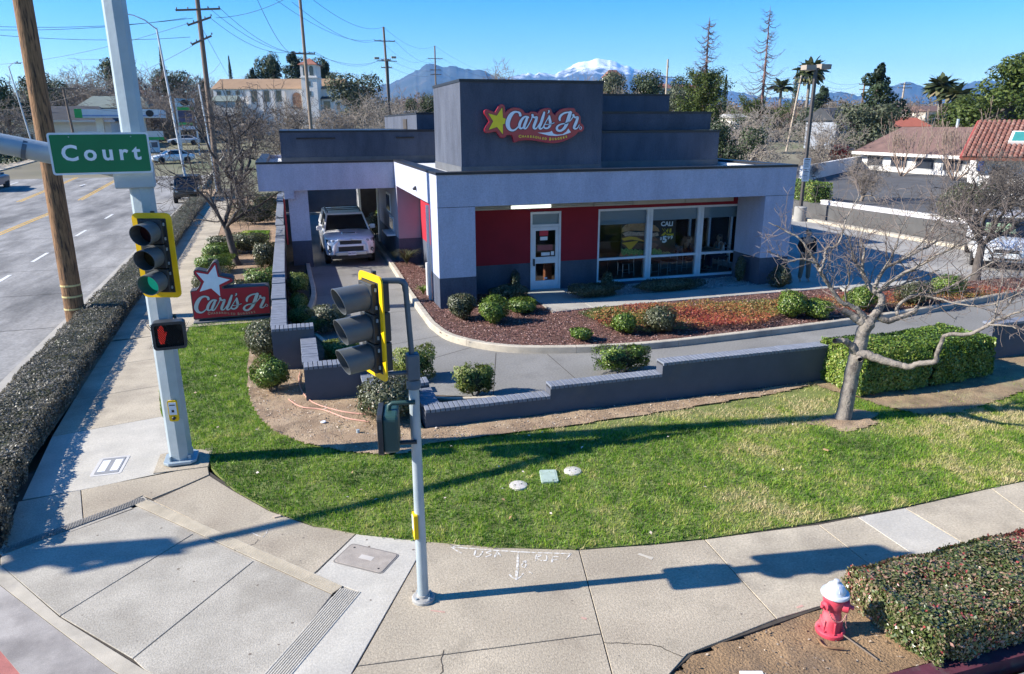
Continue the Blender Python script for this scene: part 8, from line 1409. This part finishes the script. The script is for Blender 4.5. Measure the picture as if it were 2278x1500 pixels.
cl = [(rngp.normal(0, .02 + .16 * (1 - h_)), rngp.normal(0, .02 + .16 * (1 - h_)), .12 + .84 * h_, .035 + .13 * (1 - h_) ** .8, .07) for h_ in np.linspace(0, 1, 26)]; proto_leafcrown('conifer', cl, 6500, .028, CONIF, 5, .03, BARKD, .9)
cl = [(rngp.normal(0, .03 + .20 * (1 - h_) ** .7), rngp.normal(0, .03 + .20 * (1 - h_) ** .7), .08 + .88 * h_, .05 + .15 * (1 - h_) ** .6, .08) for h_ in np.linspace(0, 1, 40)]; proto_leafcrown('limeconifer', cl, 11000, .026, LIME, 6, .035, BARKD, .9)
cl = [(0, 0, .06 + .92 * h_, .045 * math.sin(math.pi * min(.98, .12 + .88 * h_)) ** .7 + .006, .06) for h_ in np.linspace(0, 1, 16)]; proto_leafcrown('cypress', cl, 3000, .018, CONIF, 8, .012, BARKD, .9)
def proto_bare(kind, seed, mat, depth=6, spread=.85, limbs=7, first=.2, up=.08, r=.028, split=(2, 4), rmin=.0022):
    bare_tree('prototype', (0, 0, 0), 1.0, seed, depth, r, mat, spread, (0, 0), first, limbs, up, 'tree', rmin, split=split); protos[kind] = bpy.data.objects[[o.name for o in bpy.data.objects if o.get('label') == 'prototype' and o.name.startswith('tree')][-1]] if False else [o for o in COL.objects if o.get('label') == 'prototype'][-1]
BGBARK = M('brown-grey bark', (0.21, 0.175, 0.145), .95, .2, 1.0); BGBARKP = M('pale twig mass', (0.25, 0.215, 0.18), .95, .2, 1.0); BGBARKR = M('ruddy twig mass', (0.22, 0.155, 0.13), .95, .2, 1.0)  # own bark colours of the far bare trees: brown-grey, pale, ruddy
proto_bare('bare1', 101, BGBARK, rmin=.0017); proto_bare('bare2', 102, BGBARKP, rmin=.0017); proto_bare('bare3', 103, BGBARKR, 5, .55, 9, .14, .25, rmin=.0015)
proto_bare('vase', 104, M('crape bark', (0.30, 0.22, 0.17), .8, .2, 2), 5, .32, 9, .08, .45, .02, (2, 3), .0022)
def palm_proto(kind, seed, nf, skirt):
    rng = np.random.default_rng(seed); root = thing('tree', 'prototype', 'tree'); T = Tubes(); T.add([(0, 0, -.02), (.01, 0, .4), (0, 0, .80)], [.022, .018, .02], 7); link('trunk', T.mesh('trunk'), BARK, root); V = []; Fc = []; rn = []
    for i in range(nf):
        a = rng.uniform(0, 6.283); e = rng.uniform(-.7 if skirt else -.2, 1.35); L_ = rng.uniform(.16, .25); q = np.array([0, 0, .84]); dd = np.array([math.cos(a) * math.cos(e), math.sin(a) * math.cos(e), math.sin(e)]); sdv = np.array([-math.sin(a), math.cos(a), rng.normal(0, .4)]); c0 = rng.uniform(0, .65) + (.3 if e < -.1 else 0); b0 = len(V)
        for s_ in range(6):
            w_ = (.004, .012, .024, .030, .022, .002)[s_]; V += [q - sdv * w_, q + sdv * w_]
            if s_: Fc.append((b0 + 2 * s_ - 2, b0 + 2 * s_ - 1, b0 + 2 * s_ + 1, b0 + 2 * s_)); rn.append(min(1, c0 + rng.uniform(-.1, .1)))
            q = q + dd * L_ / 5; dd = dd + np.array([0, 0, -.2]); dd /= np.linalg.norm(dd)
    link('crown', npmesh('crown', V, Fc, rn), MR('palm frond', [(0, (.03, .045, .015)), (.5, (.09, .11, .045)), (.8, (.2, .18, .09)), (1, (.25, .19, .12))], .6, .4, .2), root); protos[kind] = root
palm_proto('palm', 11, 150, True); palm_proto('palm2', 12, 90, False)
def dead_top(label, px, Y, py_top, seed, green):
    """conifer bare in its upper half, green below"""
    x, yy, z0 = onhill(px, Y); h = atY(px, py_top, Y)[2] - z0; rng = np.random.default_rng(seed); t = thing('conifer_tree', label, 'tree', (x, Y, z0)); T = Tubes(); T.add([(0, 0, -.2), (.05, 0, h * .5), (0, 0, h)], [.28, .18, .02], 8); link('trunk', T.mesh('trunk'), M('reddish conifer bark', (.17, .09, .075), .9, .2, 3), t); T = Tubes(); P = []; Nn = []
    for z in np.linspace(h * .22, h * .97, 105):
        f = 1 - z / h; L_ = (1.0 + 6.6 * f * (1 if f > .1 else .6)) * rng.uniform(.45, 1.05) * h / 22; a = rng.uniform(0, 6.283); pts = [np.array([math.cos(a) * L_ * u, math.sin(a) * L_ * u, z - L_ * .28 * math.sin(math.pi * u) + L_ * .12 * u]) for u in np.linspace(0, 1, 6)]; T.add(pts, np.linspace(.06, .014, 6), 4)
        for u in range(2, 6):
            for k in range(2): e_ = pts[u] + rng.normal(0, .3, 3) * np.array([1, 1, .5]); T.add([pts[u], e_], [.02, .01], 3)
        if z < h * green:
            for u in np.linspace(.15, 1, 22):
                c = np.array([math.cos(a) * L_ * u, math.sin(a) * L_ * u, z - L_ * .28 * math.sin(math.pi * u) + L_ * .12 * u]); m = 16; P.append(c + rng.normal(0, .24, (m, 3))); Nn.append(rng.normal(0, 1, (m, 3)) + np.array([0, 0, 1]))
    link('branches', T.mesh('branches'), M('dead branch', (.12, .10, .105), .9), t)
    if P: P = np.concatenate(P); link('crown', leaf_mesh(P, np.concatenate(Nn), .2, rng.uniform(0, 1, len(P)), .8, .6), LIME, t)
dead_top('tall conifer with dead bare top and green skirt, left of two', 1562, 72, 38, 1, .66); dead_top('tallest conifer with long dead bare top, right of two', 1690, 92, 12, 2, .40)
BG = [  # px, top py, depth, kind, width factor, label
 (20, 168, 120, 'ever', .8, 'dark evergreen at the far left edge behind the wooden pole'), (62, 160, 135, 'bare1', 1.2, 'bare tree right of the far left street lamp'), (105, 158, 150, 'ever', .7, 'dark evergreen behind the wooden utility pole'), (150, 138, 165, 'bare1', 1.3, 'bare hillside tree right of the wooden pole'), (190, 128, 160, 'bare2', 1.3, 'pale bare hillside tree left of the mast'), (228, 140, 150, 'bare1', 1.4, 'bare hillside tree just left of the mast'), (130, 205, 132, 'bare1', 1.4, 'bare tree above the petrol shop roof'), (215, 185, 150, 'bare1', 1.5, 'wide bare tree above the grey-green roof'),
 (278, 118, 185, 'ever2', .6, 'evergreen right behind the corner mast'), (295, 80, 190, 'cypress', .9, 'tallest pencil cypress on the left hill, right of the mast'), (305, 170, 150, 'bare2', 1.4, 'bare tree left of the silver street lamp'), (352, 122, 190, 'bare3', 1.4, 'ruddy bare tree behind the silver street lamp'), (378, 104, 195, 'cypress', .9, 'pencil cypress right of the silver street lamp'), (335, 178, 140, 'bare1', 1.5, 'tangled bare tree at the foot of the silver street lamp'), (400, 152, 185, 'olive', .9, 'rounded olive tree between street lamp and dark pole'), (375, 198, 135, 'bare1', 1.5, 'bare tree above the price sign'), (435, 165, 180, 'bare1', 1.4, 'bare tree left of the dark utility pole'), (455, 168, 195, 'ever2', .5, 'small evergreen behind the dark utility pole'), (425, 200, 150, 'bare2', 1.3, 'pale bare tree beside the church end'), (488, 168, 210, 'bare1', 1.0, 'bare tree top behind the church roof, left end'), (525, 124, 215, 'cypress', .8, 'pencil cypress rising behind the church roof'), (510, 168, 215, 'bare2', 1.2, 'bare tree top behind the church roof'), (545, 165, 215, 'bare1', 1.2, 'bare tree top right of the church cypress'),
 (598, 112, 205, 'ever2', .55, 'tall dark eucalyptus behind the church roof'), (622, 130, 205, 'conifer', 1.0, 'dark conifer beside the eucalyptus behind the church'), (575, 150, 205, 'conifer', .8, 'dark conifer left of the eucalyptus behind the church'), (668, 114, 195, 'conifer', 1.2, 'dark conifer left of the church tower'), (703, 122, 200, 'olive', .8, 'olive tree top behind the church tower'), (728, 132, 190, 'conifer', 1.1, 'pointed dark conifer right of the church tower'), (655, 195, 125, 'bare1', 1.1, 'bare tree before the church gable'), (770, 175, 215, 'ever', .5, 'small evergreen right of the church annex'), (805, 158, 120, 'olive', 1.1, 'large grey olive tree right of the church'), (790, 185, 105, 'bare2', 1.4, 'pale bare tree before the olive tree'), (840, 185, 110, 'bare2', 1.3, 'pale bare tree under the floodlight pole'), (745, 215, 100, 'bare1', 1.1, 'thin bare tree before the church annex'), (895, 190, 130, 'bare2', 1.2, 'pale bare tree right of the floodlight pole'), (925, 185, 150, 'bare3', 1.3, 'ruddy bare tree left of the sign tower'), (950, 205, 125, 'ever', .7, 'evergreen against the left side of the sign tower'), (860, 215, 95, 'bare2', 1.2, 'bare thicket behind the slate parapet'),
 (1115, 128, 150, 'bare1', 1.0, 'bare tree top behind the sign tower'), (1290, 152, 160, 'bare2', 1.2, 'bare tree top at the right end of the sign tower'), (1325, 162, 150, 'bare3', 1.0, 'ruddy bare tree beside the sign tower'), (1370, 158, 150, 'olive', 1.1, 'olive tree right of the sign tower'), (1400, 175, 140, 'bare2', 1.1, 'bare tree above the slate roof step'), (1450, 152, 150, 'ever', .9, 'dense green tree left of the roofline pole'), (1525, 190, 120, 'olive', 1.2, 'olive tree right of the roofline pole'), (1608, 165, 170, 'cypress', 1.0, 'pencil cypress right of the left dead-topped conifer'), (1588, 172, 175, 'cypress', .8, 'small pencil cypress beside the left dead-topped conifer'), (1640, 205, 58, 'bare2', 1.25, 'large pale bare tree right of the restaurant roof'), (1690, 215, 66, 'bare2', 1.3, 'large bare tree under the tallest conifer'), (1612, 262, 50, 'ever', .8, 'green tree at the corner of the restaurant roof'), (1730, 200, 120, 'bare3', 1.3, 'ruddy bare thicket left of the lot lamp'), (1762, 148, 150, 'cypress', 1.0, 'pencil cypress left of the tall palm'), (1790, 122, 130, 'palm', 1.1, 'tall fan palm behind the lot lamp'), (1730, 172, 160, 'palm2', 1.6, 'squat palm left of the lot lamp'), (1820, 190, 125, 'conifer', 1.4, 'dark conifer right of the lot lamp'), (1850, 225, 62, 'bare2', 1.2, 'large pale bare tree right of the lot lamp'), (1860, 205, 120, 'bare1', 1.3, 'bare tree behind the grey gabled house'), (1942, 138, 82, 'conifer', 1.2, 'pointed grey-green pine left of the right palms'), (1935, 225, 66, 'olive', 1.2, 'bushy grey-green tree below the pine'), (2010, 205, 140, 'bare3', 1.4, 'ruddy bare thicket left of the palms'), (2082, 158, 98, 'palm', 1.3, 'large drooping palm behind the brown roof'), (2112, 182, 95, 'palm2', 1.5, 'smaller palm beside the large drooping one'), (2135, 212, 80, 'limeconifer', 1.6, 'round bright green tree behind the brown roof'), (2185, 205, 90, 'ever', 1.4, 'dark evergreen left of the big right conifer'), (2240, 112, 72, 'limeconifer', 1.35, 'big dense conifer at the right edge'), (2290, 165, 78, 'ever', 1.2, 'dark evergreen cut by the right edge'), (1990, 232, 100, 'bare1', 1.2, 'bare tree behind the brown roof ridge'), (2150, 235, 85, 'bare3', 1.2, 'ruddy bare tree behind the brown roof, right'),
 (-30, 190, 110, 'bare1', 1.5, 'bare tree cut by the left edge'), (470, 215, 140, 'bare1', 1.3, 'bare tree at the church end wall'), (180, 160, 175, 'bare2', 1.3, 'bare tree on the hill crest left of the mast'), (250, 165, 175, 'bare1', 1.3, 'bare tree behind the mast on the hill'), (320, 150, 200, 'bare1', 1.4, 'bare tree on the hill crest by the street lamp'), (90, 175, 165, 'bare2', 1.4, 'pale bare tree behind the wooden pole'), (560, 235, 112, 'bare1', 1.0, 'bare tree before the church nave'), (620, 240, 105, 'bare2', .9, 'small bare tree before the church buttresses')]
PH = {k: max(v.co.z for c in r.children for v in c.data.vertices) for k, r in protos.items()}
for px, py, Y_, kind, wf, lab in BG:
    x, yy, z0 = onhill(px, Y_); z0 = max(z0, 0) - .1; h = (atY(px, py, Y_)[2] - z0) / PH[kind]; o = copy_tree(protos[kind]); o.location = (x, Y_, z0); o.scale = (h * wf, h * wf, h); o.rotation_euler = (0, 0, random.uniform(0, 6.28)); o['label'] = lab; o['group'] = 'background trees'
    o.name = {'ever': 'evergreen_tree', 'ever2': 'evergreen_tree', 'olive': 'olive_tree', 'conifer': 'conifer_tree', 'limeconifer': 'conifer_tree', 'cypress': 'cypress_tree', 'palm': 'palm_tree', 'palm2': 'palm_tree'}.get(kind, 'bare_tree')
for px, py, top, wf, lab in ((2005, 392, 236, .9, 'vase-shaped bare tree before the white building, left of two'), (2122, 402, 214, .95, 'vase-shaped bare tree before the white building, right of two')):
    b_ = place(px, py, .82); h = (atY(px, top, b_.y)[2] - .82) / PH['vase']; o = copy_tree(protos['vase']); o.location = b_; o.scale = (h * wf, h * wf, h); o['label'] = lab; o.name = 'bare_tree'
for px, py, top, wf, lab, kd in ((1914, 447, 325, 1.2, 'small bare tree on the terrace behind the low grey wall', 'bare1'), (1800, 400, 330, 1.2, 'thin bare tree beside the lot lamp', 'bare1'), (2240, 470, 330, 1.3, 'bare tree before the red tiled roof', 'bare1')):
    b_ = place(px, py, .82); h = (atY(px, top, b_.y)[2] - .82) / PH[kd]; o = copy_tree(protos[kd]); o.location = b_; o.scale = (h * wf, h * wf, h); o['label'] = lab; o.name = 'bare_tree'
for r_ in set(protos.values()):
    for c in list(r_.children): bpy.data.objects.remove(c)
    bpy.data.objects.remove(r_)
# far scrub on the slopes that reads as one mass
def scrub(name, label, x0, x1, y0, y1, n, h, mat, size):
    X_ = RNG.uniform(x0, x1, n); Y_ = RNG.uniform(y0, y1, n); k = vnoise(X_, Y_, .05, 3) > .35; X_, Y_ = X_[k], Y_[k]; zt = rise(Y_); P = np.stack([X_, Y_, zt + RNG.uniform(.1, 1, len(X_)) * h * vnoise(X_, Y_, .2, 6) * 1.6], 1); return tag(link(name, leaf_mesh(P, RNG.normal(0, 1, P.shape) + np.array([0, -.3, .8]), size, RNG.uniform(0, 1, len(P)), .8, .8), mat), label, None, None, 'stuff')
scrub('scrub', 'scrub covering the left hillside', -160, -20, 150, 300, 26000, 5, MR('dry scrub', [(0, (.06, .055, .035)), (.6, (.15, .12, .09)), (1, (.22, .18, .14))], .8, .2, .1), .8); scrub('scrub', 'far scrub behind the town on the right', -20, 330, 130, 330, 36000, 4.0, MATS['dry scrub'], .9); scrub('scrub', 'dark scrub on the bank across the road', -48, -29.5, 70, 108, 9000, 1.6, EVER, .35)
# mountains far off, and the air in front of them
def ridge(name, prof, D, depth, mat, seed, base_py=262):
    px_s = np.array([p[0] for p in prof], float); py_s = np.array([p[1] for p in prof], float); us = np.linspace(px_s[0], px_s[-1], 260); py = np.interp(us, px_s, py_s) + (vnoise(us, us * 0, .09, seed) - .5) * 5 + (vnoise(us, us * 0, .3, seed + 1) - .5) * 2.5
    nv = 46; V = np.empty((len(us), nv, 3))
    for i, u in enumerate(us):
        c = np.array(atY(u, py[i], D)); b0 = np.array(atY(u, 278, D - depth)); 
        for j in range(nv): f = j / (nv - 1); V[i, j] = (b0[0] + (c[0] - b0[0]) * f, D - depth * (1 - f), -60 + (c[2] + 60) * f ** 1.25)
    Xr, Yr = V[:, :, 0], V[:, :, 1]; f = np.linspace(0, 1, nv)[None]; Xw = Xr + 900 * vnoise(Xr, Yr, .0011, seed + 8) + .25 * Yr; gul = np.abs(vnoise(Xw, Yr * .6, .0014, seed + 3) - .5) * 2 + .5 * np.abs(vnoise(Xw, Yr * .9, .0042, seed + 4) - .5) * 2 + .25 * vnoise(Xr, Yr, .011, seed + 5); V[:, :, 2] += (gul - .8) * 260 * (1 - f) ** .6 * f ** .5 * (D / 11000)
    id_ = np.arange(len(us) * nv).reshape(len(us), nv); Fq = np.stack([id_[:-1, :-1].ravel(), id_[1:, :-1].ravel(), id_[1:, 1:].ravel(), id_[:-1, 1:].ravel()], 1); tag(link(name, npmesh(name, V.reshape(-1, 3), Fq, smooth=True), mat), kind='structure')
MNT = M('mountain scrub', (0.03, 0.036, 0.03), 1.0, .4, .004, mixc=(.065, .06, .05), mscale=.003)
MNS = M('snowy mountain', (0.04, 0.042, 0.042), 1.0, .35, .004)
ntm = MNS.node_tree; bs = ntm.nodes['Principled BSDF']; src = bs.inputs['Base Color'].links[0].from_socket; ge = nd(ntm, 'ShaderNodeNewGeometry'); sx_ = nd(ntm, 'ShaderNodeSeparateXYZ'); ntm.links.new(ge.outputs['Position'], sx_.inputs[0]); nz = nd(ntm, 'ShaderNodeTexNoise'); nz.inputs['Scale'].default_value = .006; nz.inputs['Detail'].default_value = 8; ntm.links.new(ge.outputs['Position'], nz.inputs['Vector'])
ma = nd(ntm, 'ShaderNodeMath', operation='MULTIPLY_ADD'); ma.inputs[1].default_value = 700; ntm.links.new(nz.outputs[0], ma.inputs[0]); ntm.links.new(sx_.outputs[2], ma.inputs[2]); mr_ = nd(ntm, 'ShaderNodeMapRange'); mr_.inputs[1].default_value = 1150; mr_.inputs[2].default_value = 1330; ntm.links.new(ma.outputs[0], mr_.inputs[0]); mxs = nd(ntm, 'ShaderNodeMix', data_type='RGBA'); ntm.links.new(mr_.outputs[0], mxs.inputs[0]); ntm.links.new(src, mxs.inputs[6]); mxs.inputs[7].default_value = (.82, .84, .88, 1); ntm.links.new(mxs.outputs[2], bs.inputs['Base Color'])
ridge('mountain', [(560, 250), (700, 205), (800, 200), (872, 186), (910, 165), (955, 141), (985, 150), (1010, 148), (1045, 156), (1075, 158), (1110, 172), (1160, 186), (1240, 205), (1400, 240)], 9000, 3500, MNT, 4)
ridge('snowy_mountain', [(960, 220), (1080, 185), (1150, 168), (1200, 163), (1235, 166), (1262, 150), (1295, 137), (1330, 131), (1362, 135), (1400, 148), (1440, 162), (1500, 176), (1560, 192), (1700, 215), (1900, 235)], 12500, 4200, MNS, 9)
ridge('mountain', [(1780, 230), (1840, 206), (1875, 203), (1910, 213), (1950, 205), (1985, 190), (2012, 181), (2045, 190), (2085, 204), (2120, 192), (2150, 184), (2200, 177), (2260, 186), (2330, 180), (2450, 200)], 9000, 3500, MNT, 14)
hz = MB().box(-16000, 16000, -400, 15000, -420, 1500); hzm = bpy.data.materials.new('air'); hzm.use_nodes = True; nth = hzm.node_tree; nth.nodes.clear(); ho = nd(nth, 'ShaderNodeOutputMaterial'); hv = nd(nth, 'ShaderNodeVolumePrincipled'); hv.inputs['Color'].default_value = (.20, .50, 1.0, 1); hv.inputs['Density'].default_value = 4.5e-5; hv.inputs['Anisotropy'].default_value = 0.1; nth.links.new(hv.outputs[0], ho.inputs['Volume'])
tag(hz.build('haze', hzm), 'pale blue air fading the far mountains', None, None, 'stuff')
